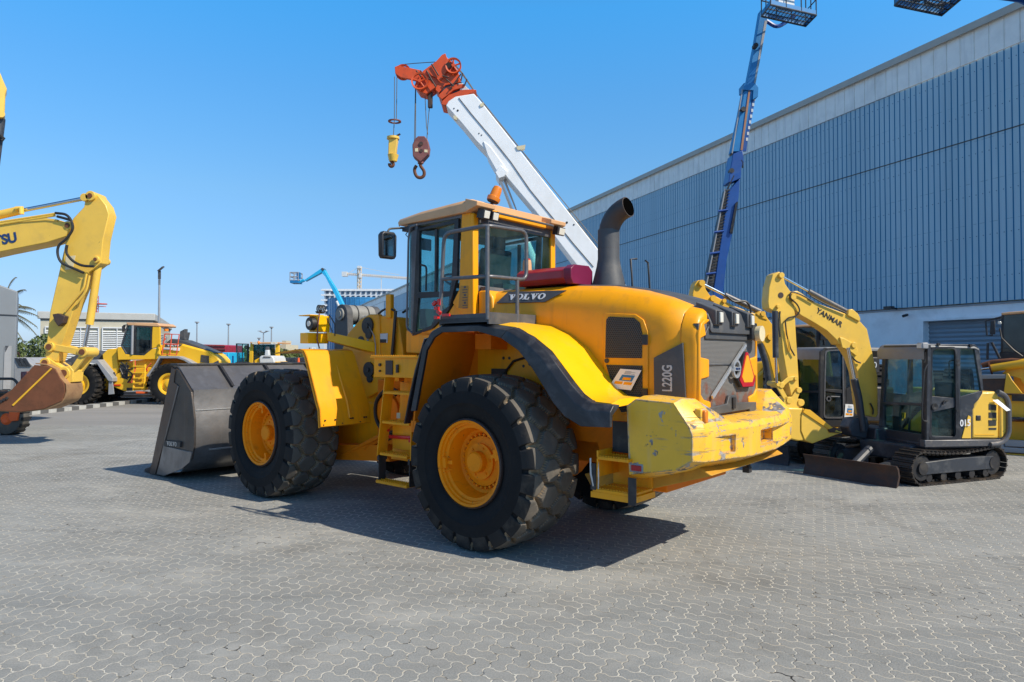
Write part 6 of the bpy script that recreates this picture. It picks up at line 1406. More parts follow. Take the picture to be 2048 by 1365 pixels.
# hook blocks hanging from the head
def hookblock(name, label, cat, z, body, mat, hook, ropes, thick, y=0.1, extra=None):
    c = P3(KF, z, body, y); cx = sum(p.x for p in c)/len(c); zt = max(p.z for p in c); O = KF.world((cx, y, zt)); o = thing(name, label, cat, O, KF.rz)
    loc = lambda s, yy=0: [Vector((p.x-cx, yy, p.z-zt)) for p in P3(KF, z, s, y)]
    mb = MB(); q = [(p.x, p.z) for p in loc(body)]; mb.prism(q, -thick/2, thick/2); b = mb.build('block_body', mat, o, bevel=.02)
    h = loc(hook); n = len(h); mb = MB().tube(h, .05, n=10, rad=.08, radii=None); mb.build('hook', M['rust'], o); MB().cyl(h[0]+Vector((0, 0, .04)), h[0]+Vector((0, 0, -.03)), .09, n=14).build('swivel', mat, o)
    for r in ropes: mb = MB(); mb.tube(loc(r), .013, n=5); mb.build('rope', M['rope'], o)
    return o, b, loc
o, b, loc = hookblock('hook_block', 'maroon main hook block hanging from the crane head, right of the yellow ball hook', 'hook block', Z8, '192,590 208,555 225,540 262,540 280,560 290,600 285,640 265,662 240,690 215,672 195,655', M['maroon'],
    '236,685 234,702 258,735 256,762 236,774 214,768 202,745 200,720 212,702', ['206,240 200,560', '208,240 207,555', '262,300 270,470 278,520', '290,330 276,490 272,560'], .34)
mb = MB(); q = loc('190,600 195,590 196,655 190,650'); c = loc('243,585 245,625'); mb.cyl(c[0]+Vector((0, .16, 0)), c[0]+Vector((0, .20, 0)), .06, n=14); mb.cyl(c[1]+Vector((0, .16, 0)), c[1]+Vector((0, .19, 0)), .05, n=14); mb.build('axle_cap', M['rustdark'], b)
for s in ('208,612 225,610 226,630 208,630', '262,618 280,620 280,635 262,634'): q = loc(s); MB().prism([(p.x, p.z) for p in q], .165, .178).build('label_plate', M['cream'], b)
c = loc('292,310 292,330'); MB().box(tuple((c[0]+c[1])/2), (.14, .12, .5)).build('rope_socket', M['rustdark'], o, bevel=.02)
o, b, loc = hookblock('hook_ball', 'yellow cylindrical auxiliary hook weight, leftmost load on the crane', 'hook', Z8, '55,535 75,532 103,536 104,560 98,600 95,640 85,660 66,660 50,640 52,580', M['exy'], '66,662 64,676 78,690 76,702 66,708 56,702 55,690', ['85,185 84,430 78,532', '99,190 95,440'], .22)
c = loc('85,445'+' 85,445')[0]; MB().lathe([(.13, -.015), (.20, -.015), (.20, .015), (.13, .015), (.13, -.015)], c=tuple(c), ax='z', n=24, caps=False).build('anti_two_block_ring', M['maroon'], o)
c = loc('95,530 118,518'); MB().tube(c, .03, n=6).build('wedge_socket', M['rustdark'], b)
mb = MB(); c = loc('76,545 76,655'); mb.cyl(c[0]+Vector((0, 0, .05)), c[0]-Vector((0, 0, .02)), .19, n=18); mb.cyl(c[1]-Vector((0, 0, .12)), c[1]+Vector((0, 0, .08)), .12, .17, n=18); mb.build('weight_cap', M['exy'], b)
# --- tall blue telescopic boom lift
Z2 = (1380, 0, 2.275); p = at(1425, HOR, 24); BF = Fr((p.x, 24), (1, 0))
bl = thing('boom_lift', 'tall blue telescopic boom lift raised in front of the ribbed blue wall', 'boom lift', BF.O, BF.rz)
T(BF, Z2, 'lower_boom', M['blue'], '60,1600 105,1340 118,1250 175,870 228,812 222,900 200,1020 180,1130 168,1180 150,1350 110,1620', -.25, -.5, bl, .02)
st = T(BF, Z2, 'chain_tray', M['blk2'], '72,1300 78,1250 160,865 184,860 168,950 114,1290 90,1330', -.22, -.3, bl)
rod(BF, Z2, '75,1295 110,1120 160,860', -.26, .025, 'tray_edge', M['grey'], st, 6); mb = MB()
for i in range(30):
    t = i/29; a = P3(BF, Z2, '%g,%g %g,%g' % (84+(164-84)*t, 1290-420*t, 108+(184-108)*t, 1286-420*t), -.27); mb.tube(a, .014, n=5)
mb.build('chain_link', M['mini'], st); mb = MB()
for y in (962, 1058, 1155, 1248): x = 160-(y-865)*.19; a = P3(BF, Z2, '%g,%g %g,%g' % (x-14, y, x+30, y-6), -.29); mb.tube(a, .04, n=5)
mb.build('tray_clip', M['blue'], st)
T(BF, Z2, 'boom_joint', M['blue'], '196,700 240,684 246,740 235,760 232,812 190,830 175,830 185,760', -.32, -.62, bl, .02)
T(BF, Z2, 'middle_boom', M['blue2'], '192,690 228,520 250,405 272,400 290,400 262,560 238,690', -.22, -.42, bl, .01)
mb = MB(); mb.prism(BF.sz(Z2, '268,402 276,402 240,684 230,684', -.24), -.245, -.235); mb.build('wear_strip', paint('strip_copper', (.35, .16, .08), .5), bl)
mb = MB(); mb.prism(BF.sz(Z2, '188,705 236,410 240,408 193,700', -.2), -.24, -.16); mb.build('boom_edge', M['grey'], bl)
mb = MB(); mb.prism(BF.sz(Z2, '290,400 305,398 262,640 255,690 238,690 268,520', -.1), -.13, -.07); pr_ = mb.build('perforated_track', M['blue'], bl); mb = MB()
for i in range(9): t = i/8; c = P3(BF, Z2, '%g,%g %g,%g' % (297-38*t, 425+210*t, 297, 425), -.13)[0]; mb.box((c.x, -.135, c.z), (.07, .01, .11))
mb.build('track_slot', M['ltgrey'], pr_)
T(BF, Z2, 'boom_head_joint', M['blue2'], '245,378 300,380 312,400 310,440 285,455 288,412 246,410', -.28, -.54, bl, .01)
T(BF, Z2, 'upper_boom', M['blue2'], '260,384 300,180 322,45 353,90 298,386', -.16, -.3, bl, .01)
mb = MB(); mb.prism(BF.sz(Z2, '340,95 352,95 298,384 290,384', -.165), -.17, -.155); mb.build('boom_edge', M['grey'], bl)
mb = MB()
for s in ('299,208 299,208', '243,498 243,498', '189,778 189,778'): c = P3(BF, Z2, s, -.3)[0]; mb.lathe([(.001, -.34), (.085, -.34), (.085, -.15), (.001, -.15)], c=(c.x, 0, c.z), n=16)
mb.build('boom_hole', M['blk2'], bl)
mb = MB()
for s in ('232,730 240,740 240,765', '200,800 170,860', '190,705 180,712 192,700', '210,925 184,1060', '215,920 190,1065'): mb.tube(P3(BF, Z2, s, -.3), .03, n=5)
mb.build('boom_hose', M['blk2'], bl)
mb = MB(); mb.bb(-1.8, 2.2, -1.1, 1.3, .6, 1.7); mb.prism(BF.sz(Z2, '60,1600 150,1350 180,1700 60,1750', 0), -.3, .3); mb.build('turntable', M['blue'], bl, bevel=.06)
for x in (-1.3, 1.5):
    for y in (-1.1, 1.3): wheel_lo(bl, x, y, .5, .5, .4, M['grey'])
def platform(par, P, u, v, L, D, H, legend=True):
    """basket: floor corner P, along u (L) and v (D), rails H high"""
    u = Vector(u).normalized(); v = Vector(v).normalized(); P = Vector(P); z = Vector((0, 0, 1))
    g = lambda a, b, c=0: P+u*a+v*b+z*c; mb = MB()
    for k in range(15): a = L*k/14; mb.tube([g(a, 0), g(a, D)], .012, n=4)
    for k in range(4): b = D*k/3; mb.tube([g(0, b), g(L, b)], .02, n=4)
    mb.tube([g(0, 0), g(L, 0), g(L, D), g(0, D), g(0, 0)], .035, n=6); fl = mb.build('basket_floor', M['mini'], par)
    mb = MB(); mb.hexa([g(.05, .05, .03), g(L-.05, .05, .03), g(L-.05, D-.05, .03), g(.05, D-.05, .03), g(.05, .05, .04), g(L-.05, .05, .04), g(L-.05, D-.05, .04), g(.05, D-.05, .04)]); mb.build('floor_sheet', glassy('floor_mesh', (.75, .8, .85), .0, dust=.35) if 'floor_mesh' not in bpy.data.materials else bpy.data.materials['floor_mesh'], fl)
    mb = MB()
    for h in (H*.5, H): mb.tube([g(0, 0, h), g(L, 0, h), g(L, D, h), g(0, D, h), g(0, 0, h)], .024, n=6)
    for a, b in ((0, 0), (L/3, 0), (2*L/3, 0), (L, 0), (L, D/2), (L, D), (2*L/3, D), (L/3, D), (0, D), (0, D/2)): mb.tube([g(a, b), g(a, b, H)], .02, n=6)
    mb.build('basket_rail', M['mini'], par); mb = MB()
    for (a0, b0, a1, b1) in ((0, 0, L, 0), (0, D, L, D), (L, 0, L, D), (0, 0, 0, D)):
        p, q = g(a0, b0, .02), g(a1, b1, .02); n = (q-p).cross(z).normalized()*.008; mb.hexa([p-n, q-n, q+n, p+n, p-n+z*.14, q-n+z*.14, q+n+z*.14, p+n+z*.14])
    mb.build('toe_board', M['blue2'], par); mb = MB(); mb.hexa([g(L*.3, 0.02, .35), g(L*.65, .02, .35), g(L*.65, .3, .35), g(L*.3, .3, .35), g(L*.3, .02, 1.0), g(L*.65, .02, .9), g(L*.65, .3, .9), g(L*.3, .3, 1.0)]); mb.build('control_box', M['ltgrey'], par)
    mb = MB()
    for k in range(7): a = L*(.25+.1*k); n = v*-.012; p, q = g(a, 0, .03)+n, g(a+.1, 0, .03)+n; mb.add([p, q, q+z*.1+u*.04, p+z*.1+u*.04], [(0, 1, 2, 3)])
    mb.build('hazard_stripe', M['exg'], par)
def toL(fr, px, py, Y): P = at(px, py, Y)-fr.O; return Vector((P @ fr.x, P @ fr.y, P.z))
A_ = toL(BF, 1523, 33, 22.7); platform(bl, A_, (1.79, .7, 0), (.03, -1, 0), 1.9, .75, 1.05)
mb = MB(); a, b, c = P3(BF, Z2, '345,95 395,128 440,100', 0); mb.tube([a, b, c, c+Vector((.3, 0, .25))], .07, n=8, rad=.2); mb.tube([P3(BF, Z2, '400,125 432,108 436,80', -.1)[k] for k in range(3)], .04, n=6, rad=.1); mb.build('jib_bracket', M['blue'], bl)

# --- second platform high at the upper right
p = at(2330, HOR, 17.5); PF = Fr((p.x, 17.5), (1, 0))
b2 = thing('boom_lift', 'boom lift of which only the basket underside shows at the top right edge', 'boom lift', PF.O, 0)
A_ = toL(PF, 1790, 11, 17.0); platform(b2, A_, (1.48, .5, 0), (-.05, -1, 0), 1.56, .8, 1.05)
mb = MB(); a = toL(PF, 1850, 4, 17.5); mb.tube([a, toL(PF, 1870, 12, 17.5), toL(PF, 1895, 8, 17.5)], .05, n=8); mb.tube([toL(PF, 1815, 6, 17.4), toL(PF, 1850, -2, 17.6)], .04, n=6); mb.build('jib_bracket', M['rustdark'], b2)
mb = MB(); mb.tube([toL(PF, 1880, -30, 17.6), toL(PF, 2046, -7, 17.5), toL(PF, 2300, 120, 17.3), (-.3, .2, 1.5)], .16, n=8); mb.build('boom', M['blue'], b2)
MB().bb(-1.2, 1.6, -.9, .9, .5, 1.5).build('turntable', M['blue'], b2, bevel=.05)
for x in (-.9, 1.3):
    for y in (-.9, .9): wheel_lo(b2, x, y, .45, .45, .35, M['grey'])

# --- mini excavator in front
ZM = (1560, 600, 3.33); ZB = (1370, 520, 3.1023)
MF = Fr((5.93, 9.9), (-.987, -.16))
me_ = thing('mini_excavator', 'pale yellow mini excavator with grey cab, rusty blade and bucket curled down', 'mini excavator', MF.O, MF.rz)
def roundpoly(q, r=.06, n=4):
    out = []
    for i in range(len(q)):
        a, b, c = Vector(q[i-1]), Vector(q[i]), Vector(q[(i+1) % len(q)]); d = min(r, (a-b).length*.45, (c-b).length*.45); p0 = b+(a-b).normalized()*d; p1 = b+(c-b).normalized()*d
        for k in range(n+1): t = k/n; v = p0*(1-t)**2+b*2*t*(1-t)+p1*t*t; out.append((v.x, v.y))
    return out
cw2 = .95
zt0 = MF.sz(ZM, '1000,300 1000,960 1325,330', 0); ztop = zt0[0][1]; zbot = zt0[1][1]; xr = zt0[2][0]
# cab shell: posts and rails on both sides
def cabside(y0, y1, par):
    mb = MB(); S_ = lambda s: MF.sz(ZM, s, 0)
    for s in ('985,305 1012,300 1000,640 992,930 968,945', '1168,315 1198,318 1198,650 1190,925 1165,925 1163,650', '1290,312 1325,335 1352,600 1338,612', '990,300 1290,296 1318,318 1322,345 1290,328 1000,322', '992,640 1165,655 1165,715 1005,750', '990,905 1190,912 1190,940 985,950', '1198,645 1345,605 1345,640 1290,695 1275,930 1190,940'):
        mb.prism(S_(s), y0, y1)
    return mb.build('cab_side', M['mini'], par, bevel=.004)
cab2 = MB(); q = [(p.x, p.z) for p in P3(MF, ZM, '962,955 1480,950 1480,985 962,995', 0)]; cab2.prism(q, 0, -1.55); cab2 = cab2.build('cab', M['mini'], me_, bevel=.02)
cabside(.01, -.03, cab2); cabside(-cw2+.03, -cw2, cab2)
fx = 0.02
fr_ = lambda s, x=fx: MF.bz(ZM, s, x)
mb = MB()
for s in ('650,915 965,962 965,900 655,855', '682,360 705,372 688,690 690,860 655,880 672,600', '955,365 985,300 975,950 938,945 945,700', '685,680 945,688 943,706 685,698', '690,305 985,300 975,372 683,375', '945,300 985,305 965,955 940,950'):
    mb.prism(fr_(s), fx-.05, fx, ax='x')
mb.build('cab_front', M['mini'], cab2, bevel=.004)
MB().prism(fr_('700,372 957,370 945,690 686,682'), fx-.03, fx-.022, ax='x').build('windshield', glassy('dusty_windshield', (.62, .80, .80), .05, dust=.35), cab2, flat=True)
MB().prism(fr_('688,698 943,706 940,905 688,860'), fx-.03, fx-.022, ax='x').build('lower_windshield', M['glass'], cab2, flat=True)
for s in ('1012,322 1165,318 1162,650 1003,638', '1005,755 1165,715 1165,908 1003,905', '1200,325 1292,330 1340,602 1200,645'):
    MB().prism(MF.sz(ZM, s, 0), -.012, -.004).build('side_glass', M['glass'], cab2, flat=True); MB().prism(MF.sz(ZM, s, 0), -cw2+.004, -cw2+.012).build('side_glass', M['glass'], cab2, flat=True)
mb = MB(); rs = []
for x, z in ((.03, ztop-.16), (.035, ztop-.05), (.0, ztop-.005), (-.06, ztop+.015), (xr+.08, ztop+.0), (xr+.01, ztop-.03), (xr, ztop-.09)):
    rs.append([Vector((x, .015, z-.03)), Vector((x, -.02, z)), Vector((x, -cw2+.02, z)), Vector((x, -cw2-.015, z-.03)), Vector((x, -cw2-.015, z-.05)), Vector((x, .015, z-.05))])
mb.loft(rs).build('cab_roof', M['minit'], cab2, angle=50)
mb = MB(); mb.ringprism(roundpoly(MF.sz(ZM, '995,315 1172,312 1196,928 985,935', .01), .08), roundpoly(MF.sz(ZM, '1010,328 1162,325 1165,915 1002,920', .01), .07), .005, .03); dd = mb.build('door_seal', M['blk'], cab2)
q = MF.L(*pp(zz(ZM, '1028,712'))[0], y=.03); mb = MB().lathe([(.001, .02), (.045, .02), (.05, .045), (.03, .045), (.001, .03)], c=(q.x, 0, q.z), n=20); mb.tube(P3(MF, ZM, '1085,700 1092,672 1120,670', .03), .012, n=6, rad=.03); mb.build('door_handle', M['blk2'], dd)
mb = MB()
for s in ('1182,405 1182,405', '1182,435 1182,435', '1182,740 1182,740'): q = P3(MF, ZM, s, .02)[0]; mb.box(tuple(q), (.05, .03, .03))
mb.tube(P3(MF, ZM, '980,430 962,470 950,640 945,790 955,808 980,812', .06), .012, n=6, rad=.03); mb.tube(P3(MF, ZM, '965,350 970,385 962,420', .05), .008, n=5); mb.tube(P3(MF, ZM, '1130,530 1125,410 1155,402 1165,410', -.05), .012, n=6, rad=.03)
for s in ('1055,297 1055,297', '1268,305 1268,305'): q = P3(MF, ZM, s, .02)[0]; mb.box(tuple(q), (.04, .03, .04))
mb.build('cab_rail', M['blk2'], cab2)
q = MF.L(*pp(zz(ZM, '965,306'))[0], y=.05); mb = MB().box((q.x+.02, q.y-.02, q.z), (.1, .12, .09)); lmp = mb.build('work_lamp', M['grey'], cab2, bevel=.015); MB().box((q.x+.074, q.y-.02, q.z), (.006, .09, .065)).build('lamp_lens', M['lens'], lmp)
mb = MB(); mb.box((-.55, -.5, zbot+.35), (.4, .45, .12)); mb.box((-.78, -.5, zbot+.62), (.1, .42, .5)); mb.build('driver_seat', M['seat'], cab2, bevel=.04)
mb = MB(); mb.box((-.35, -.2, zbot+.3), (.4, .18, .45)); mb.box((-.35, -.8, zbot+.3), (.4, .18, .45)); mb.tube([(-.25, -.2, zbot+.5), (-.2, -.2, zbot+.75)], .02); mb.tube([(-.12, -.5, zbot), (-.16, -.5, zbot+.55)], .015); mb.build('control_console', M['blk2'], cab2, bevel=.02)
mb = MB(); mb.prism(MF.bz(ZM, '780,750 838,752 835,790 778,785', -.2), -.2, -.18, ax='x'); mb.prism(MF.bz(ZM, '800,790 820,790 818,840 798,840', -.2), -.2, -.18, ax='x'); mb.build('yellow_manual', M['exg'], cab2)
mb = MB(); mb.prism(MF.bz(ZM, '820,860 940,730 940,880', -.15), -.3, -.15, ax='x'); mb.build('yellow_floor_part', M['exg'], cab2)
T(MF, ZM, 'sill_plate', M['rail'], '965,935 1480,930 1485,955 1460,975 965,985', .03, .1, cab2)
MB().prism(MF.bz(ZM, '648,905 680,908 680,930 648,926', .04), .03, .05, ax='x').build('front_sticker', M['paper'], cab2)
# engine cover
mb = MB(); en = MF.sz(ZM, '1272,925 1272,728 1340,612 1435,610 1455,640 1452,925', 0); mb.prism(en, .015, -1.45); eng = mb.build('engine_cover', M['exy'], me_, bevel=.03)
mb = MB(); mb.prism(MF.sz(ZM, '1460,640 1495,660 1510,700 1510,880 1480,920 1458,925', 0), .02, -1.45); mb.build('counterweight', M['exy'], eng, bevel=.03)
rod(MF, ZM, '1450,612 1500,635 1523,690 1525,890 1490,945 1440,962 1400,964', .04, .035, 'bumper_bar', M['rail'], eng, 10, .12)
T(MF, ZM, 'yellow_corner', M['exy'], '1255,770 1272,780 1272,922 1212,922', .022, .03, eng, 0)
for s in ('1392,695 1442,700 1440,738 1392,732', '1392,750 1442,752 1441,788 1392,786', '1390,802 1440,803 1440,838 1392,840', '1392,853 1442,853 1441,866 1392,866'): T(MF, ZM, 'vent', M['mesh'], s, .021, .02, eng, 0)
T(MF, ZM, 'cover_lock', M['blk2'], '1308,770 1340,770 1340,805 1308,805', .025, .02, eng); T(MF, ZM, 'cover_groove', M['exg'], '1300,897 1430,897 1430,902 1300,902', .02, .01, eng, 0)
ps_ = [P3(MF, ZM, s, y_)[0] for s, y_ in (('1415,668 0,0', .04), ('1450,664 0,0', .04), ('1535,735 0,0', .12), ('1508,742 0,0', .12))]
mb = MB(); mb.add([p+Vector((0, 0, 0)) for p in ps_]+[p+Vector((0, .004, 0)) for p in ps_], [(3, 2, 1, 0), (4, 5, 6, 7), (0, 1, 5, 4), (1, 2, 6, 5), (2, 3, 7, 6), (3, 0, 4, 7)]); mb.build('curled_sheet', M['paper'], eng)
c = MF.L(*pp(zz(ZM, '1232,822'))[0], y=.03); text('015', 'lettering', M['wht'], eng, basis((c.x, .035, c.z), (-1, 0, .03), (0, 0, 1)), .13, .003, .003, sx=.9)
# boom, stick, bucket on the plane beside the cab
yb = -1.02; yb2 = yb-.20
T(MF, ZB, 'boom', M['exy'], '640,215 660,195 700,193 735,215 800,262 1005,338 1090,385 1130,430 1150,520 1168,600 1195,720 1198,960 1185,978 1110,965 1095,890 1070,700 1040,610 1012,565 985,530 960,525 938,495 880,440 800,390 720,345 672,300 640,260', yb, .22, me_, .01)
T(MF, ZB, 'boom_bracket', M['exy'], '1010,345 1015,310 1040,305 1075,335 1090,365 1085,385', yb+.03, .05, me_); T(MF, ZB, 'boom_bracket', M['exy'], '1010,345 1015,310 1040,305 1075,335 1090,365 1085,385', yb-.2, .05, me_)
T(MF, ZB, 'boom_bracket', M['exy'], '960,480 985,485 1050,520 1075,560 1065,600 1040,580 1010,560 975,545', yb+.025, .03, me_)
a, b = P3(MF, ZB, '828,318 962,400', yb); u = b-a; n_ = Vector((0, 1, 0)); v = n_.cross(u)
v = v if v.z > 0 else -v
text('YANMAR', 'lettering', M['blk2'], me_.children[-1], basis(((a.x+b.x)/2, yb+.004, (a.z+b.z)/2), u, v), .112, .003, .0025, sx=1.05)
stk = T(MF, ZB, 'stick', M['exy'], '545,90 585,73 608,92 622,150 650,190 678,240 682,330 690,480 705,720 708,825 660,850 640,760 605,560 588,330 548,318 520,300 515,260 522,170', yb-.0, .2, me_, .01)
mb = MB(); q = P3(MF, ZB, '594,220 594,220', yb)[0]; mb.cyl((q.x, yb+.0, q.z), (q.x, yb+.006, q.z), .045, n=18); mb.build('stick_hole', M['rustdark'], stk)
T(MF, ZB, 'front_plate', M['rust'], '515,290 512,250 522,160 545,88 560,82 538,170 528,300', yb-.05, .12, stk)
rod(MF, ZB, '592,100 772,198', yb-.1, .021, 'cylinder_rod', M['chrome'], me_); rod(MF, ZB, '765,195 1018,330', yb-.1, .042, 'stick_cylinder', M['rail'], me_)
rod(MF, ZB, '558,318 563,608', yb+.06, .045, 'bucket_cylinder', M['mini'], me_); rod(MF, ZB, '563,600 570,765', yb+.06, .02, 'cylinder_rod', M['chrome'], me_)
rod(MF, ZB, '1012,545 1052,745', yb+.08, .026, 'cylinder_rod', M['chrome'], me_); rod(MF, ZB, '1050,740 1078,860 1105,1060', yb+.1, .055, 'boom_cylinder', M['mini'], me_)
for s in ('800,262 720,215 660,195 645,230 700,280 715,320 690,350 640,360 622,380', '1150,890 1170,930 1165,960', '1035,600 1060,630 1090,640', '590,320 580,400 590,480', '780,225 860,270 930,300 1000,330'): rod(MF, ZB, s, yb+.03, .012, 'hydraulic_hose', M['hose'], me_, 6, .08)
for s in ('622,380 630,460 655,550 680,595', '630,430 640,500 650,570'): rod(MF, ZB, s, yb+.03, .011, 'hydraulic_line', M['exg'] if '500' in s else M['hose'], me_, 6)
mb = MB()
for s, r in (('592,98 0,0', .045), ('665,232 0,0', .045), ('572,290 0,0', .03), ('572,770 0,0', .04), ('592,778 0,0', .045), ('682,735 0,0', .035), ('640,872 0,0', .05), ('700,808 0,0', .045), ('712,885 0,0', .055), ('660,955 0,0', .055), ('630,912 0,0', .035), ('1040,530 0,0', .045)): q = P3(MF, ZB, s, yb)[0]; mb.cyl((q.x, yb-.24, q.z), (q.x, yb+.045, q.z), r, n=16)
mb.build('pivot_pin', M['exy'], me_, bevel=.004)
for dy in (.03, -.21):
    T(MF, ZB, 'link_bar', M['exy'], '545,760 600,762 640,728 685,722 690,745 650,752 605,792 560,790', yb+dy, .03, me_, .005); T(MF, ZB, 'link_bar', M['exy'], '570,790 600,785 635,850 655,870 640,890 610,860', yb+dy, .03, me_, .005)
    T(MF, ZB, 'coupler_plate', M['exy'], '620,850 665,850 690,810 715,800 712,830 700,860 735,885 735,905 690,925 680,965 655,975 620,960 605,930', yb+dy, .03, me_, .005)
bq = MB(); so_ = MF.sz(ZB, '735,925 775,930 830,985 925,1050 972,1072 930,1085 790,1137 745,1120 722,1060 722,980', yb+.1)
bq.prism(so_, yb+.1, yb+.07); bq.prism(so_, yb-.36, yb-.33); bq = bq.build('bucket', M['exy'], me_, bevel=.004)
sh = MF.sz(ZB, '560,930 600,915 680,922 735,925 723,985 724,1060 748,1122 792,1140 930,1088 975,1074', yb+.1)
MB().loft([[Vector((x, yb+.09, z)), Vector((x, yb-.35, z)), Vector((x-.008, yb-.35, z+.012)), Vector((x-.008, yb+.09, z+.012))] for x, z in sh[3:]]).build('bucket_shell', M['exy'], bq)
T(MF, ZB, 'bucket_back', M['exy'], '600,915 735,922 722,985 722,1060 748,1122 700,1125 620,1105 575,1040 562,950', yb+.085, .42, bq, .02)
mb = MB(); mb.prism(MF.sz(ZB, '740,925 772,930 925,1052 905,1062 730,945', yb+.1), yb+.1, yb+.12); mb.build('bucket_rim', M['exg'], bq)
for s in ('890,1055 925,1040 945,1052 930,1065 975,1075 900,1072',): T(MF, ZB, 'side_tooth', M['rustdark'], s, yb+.13, .05, bq)
for k in range(4): q = P3(MF, ZB, '945,1078 0,0', yb)[0]; MB().box((q.x+.05, yb+.06-.13*k, q.z-.01), (.16, .05, .03)).build('bucket_tooth', M['rustdark'], bq, bevel=.005)
# swing post
mb = MB(); q = MF.sz(ZM, '545,800 650,790 660,850 640,940 540,920 520,860', -.7); mb.prism(q, -.92, -1.16); mb.prism(MF.sz(ZM, '580,850 680,840 680,940 570,940', -1), -.8, -1.25); mb.build('swing_post', M['mini'], me_, bevel=.02)
mb = MB(); mb.cyl((-.8, -.75, .40), (-.8, -.75, zbot+.05), .42, n=28); mb.build('slew_ring', M['blk2'], me_)
# undercarriage, turned a little against the house
g0 = gnd(1834, 975); UF = Fr((g0.x, g0.y), (-.93, -.368))
uc = MB(); 
def loc_m(P): d = Vector(P)-MF.O; return Vector((d @ MF.x, d @ MF.y, d.z))
und = MB().box((0, 0, 0), (.7, .9, .25)).build('undercarriage', M['mini'], me_, bevel=.03); und.location = loc_m(UF.world((-.75, -.85, .38))); und.rotation_euler = (0, 0, UF.rz-MF.rz)
for y0, y1 in ((0, -.33), (-1.42, -1.75)):
    t = crawler(me_, UF, -1.85, .08, y0, y1, .48, pads=54); t.location = loc_m(UF.world((0, 0, 0))); t.rotation_euler = (0, 0, UF.rz-MF.rz)
c0, c1 = loc_m(gnd(1796, 977)), loc_m(gnd(1609, 947)); hv = .30; dv = (c1-c0).normalized(); nv = Vector((-dv.y, dv.x, 0)); nv = nv if nv.x > 0 else -nv
mb = MB(); rs = []
for t in (0, 1):
    c = c0.lerp(c1, t); rs.append([c+nv*a+Vector((0, 0, z)) for a, z in ((.04, .0), (.02, .06), (-.02, .15), (.0, .24), (.045, hv), (.02, hv), (-.03, .26), (-.06, .15), (-.02, .03))])
mb.loft(rs); bld = mb.build('dozer_blade', M['rustdark'], me_, angle=50)
mb = MB()
for t in (.33, .62): c = c0.lerp(c1, t); mb.tube([c+Vector((0, 0, .15))-nv*.05, c-nv*.75+Vector((0, 0, .22))], .055, n=4)
c = c0.lerp(c1, .48); mb.tube([c+Vector((0, 0, .2))-nv*.05, c-nv*.5+Vector((0, 0, .42))], .06, n=10); mb.build('blade_arm', M['mini'], bld)

# --- second compact excavator with black cab, golden boom
KB = Fr((at(1653, HOR, 12.6).x, 12.6), (-.985, -.17))
ke = thing('compact_excavator', 'golden yellow compact excavator with black cab parked behind the pale yellow one', 'compact excavator', KB.O, KB.rz)
bkf = lambda s, x=0.0: KB.bz(ZB, s, x)
cabk = MB().prism(KB.sz(ZB, '860,985 1060,985 1060,1040 860,1040', 0), 0, -1.0).build('cab', M['blk2'], ke, bevel=.02)
mb = MB()
for s in ('838,570 870,545 880,548 862,640 858,985 835,985', '865,550 980,540 1012,560 1040,600 1020,600 980,562 875,568', '978,560 995,560 1000,985 980,985', '860,800 985,808 985,830 860,815', '1000,800 1060,770 1075,1010 1000,1000', '1015,575 1035,600 1062,780 1045,790'):
    mb.prism(KB.sz(ZB, s, 0), .01, -.03)
mb.build('cab_side', M['blk2'], cabk, bevel=.004)
for s in ('872,568 978,562 980,805 862,798', '862,818 985,830 980,985 862,985', '998,570 1020,600 1048,790 1000,800'): MB().prism(KB.sz(ZB, s, 0), -.012, -.006).build('side_glass', M['glassd'], cabk, flat=True)
mb = MB(); mb.ringprism(roundpoly(KB.sz(ZB, '868,560 982,555 990,985 858,985', .01), .08), roundpoly(KB.sz(ZB, '876,568 974,564 980,975 866,975', .01), .07), .006, .018); mb.build('door_trim', M['rail'], cabk)
mb = MB(); q = KB.L(*pp(zz(ZB, '890,862'))[0], y=.02); mb.lathe([(.03, .02), (.05, .02), (.05, .035), (.03, .035), (.03, .02)], c=(q.x, 0, q.z), n=18, caps=False); mb.tube(P3(KB, ZB, '905,848 960,850', .03), .012, n=6); mb.build('door_handle', M['rail'], cabk)
for s in ('690,600 838,600 832,815 700,815', '700,822 832,822 832,950 700,950'): MB().prism(bkf(s), -.02, -.01, ax='x').build('windshield', M['glassd'], cabk, flat=True)
mb = MB()
for s in ('685,590 845,595 840,610 685,605', '690,812 838,812 838,824 690,824', '832,590 858,570 850,985 830,985', '680,600 700,600 705,985 680,985', '690,945 840,950 850,1040 690,1030'): mb.prism(bkf(s), -.04, .01, ax='x')
mb.build('cab_front', M['blk2'], cabk); 
zr = KB.L(*pp(zz(ZB, '860,545'))[0], y=0).z
mb = MB(); rs = []
for x, z in ((.03, zr-.16), (.035, zr-.05), (.0, zr), (-.05, zr+.01), (-1.15, zr-.0), (-1.3, zr-.16)): rs.append([Vector((x, .01, z-.03)), Vector((x, -.03, z)), Vector((x, -.95, z)), Vector((x, -1.0, z-.03)), Vector((x, -1.0, z-.06)), Vector((x, .01, z-.06))])
mb.loft(rs).build('cab_roof', M['minit'], cabk, angle=50); MB().box((-.6, -.5, zr-.9), (.5, .5, .7)).build('driver_seat', M['seat'], cabk, bevel=.08)
paper_sheet(KB, cabk, zz(ZB, '995,895 1048,898 1042,990 988,985'), .03)
T(KB, ZB, 'engine_cover', M['blk2'], '1062,780 1300,790 1300,1010 1062,1010', .0, 1.5, ke, .04); T(KB, ZB, 'yellow_skirt', M['exg'], '940,1042 1400,1042 1400,1078 700,1078 700,1060', .02, 1.5, ke)
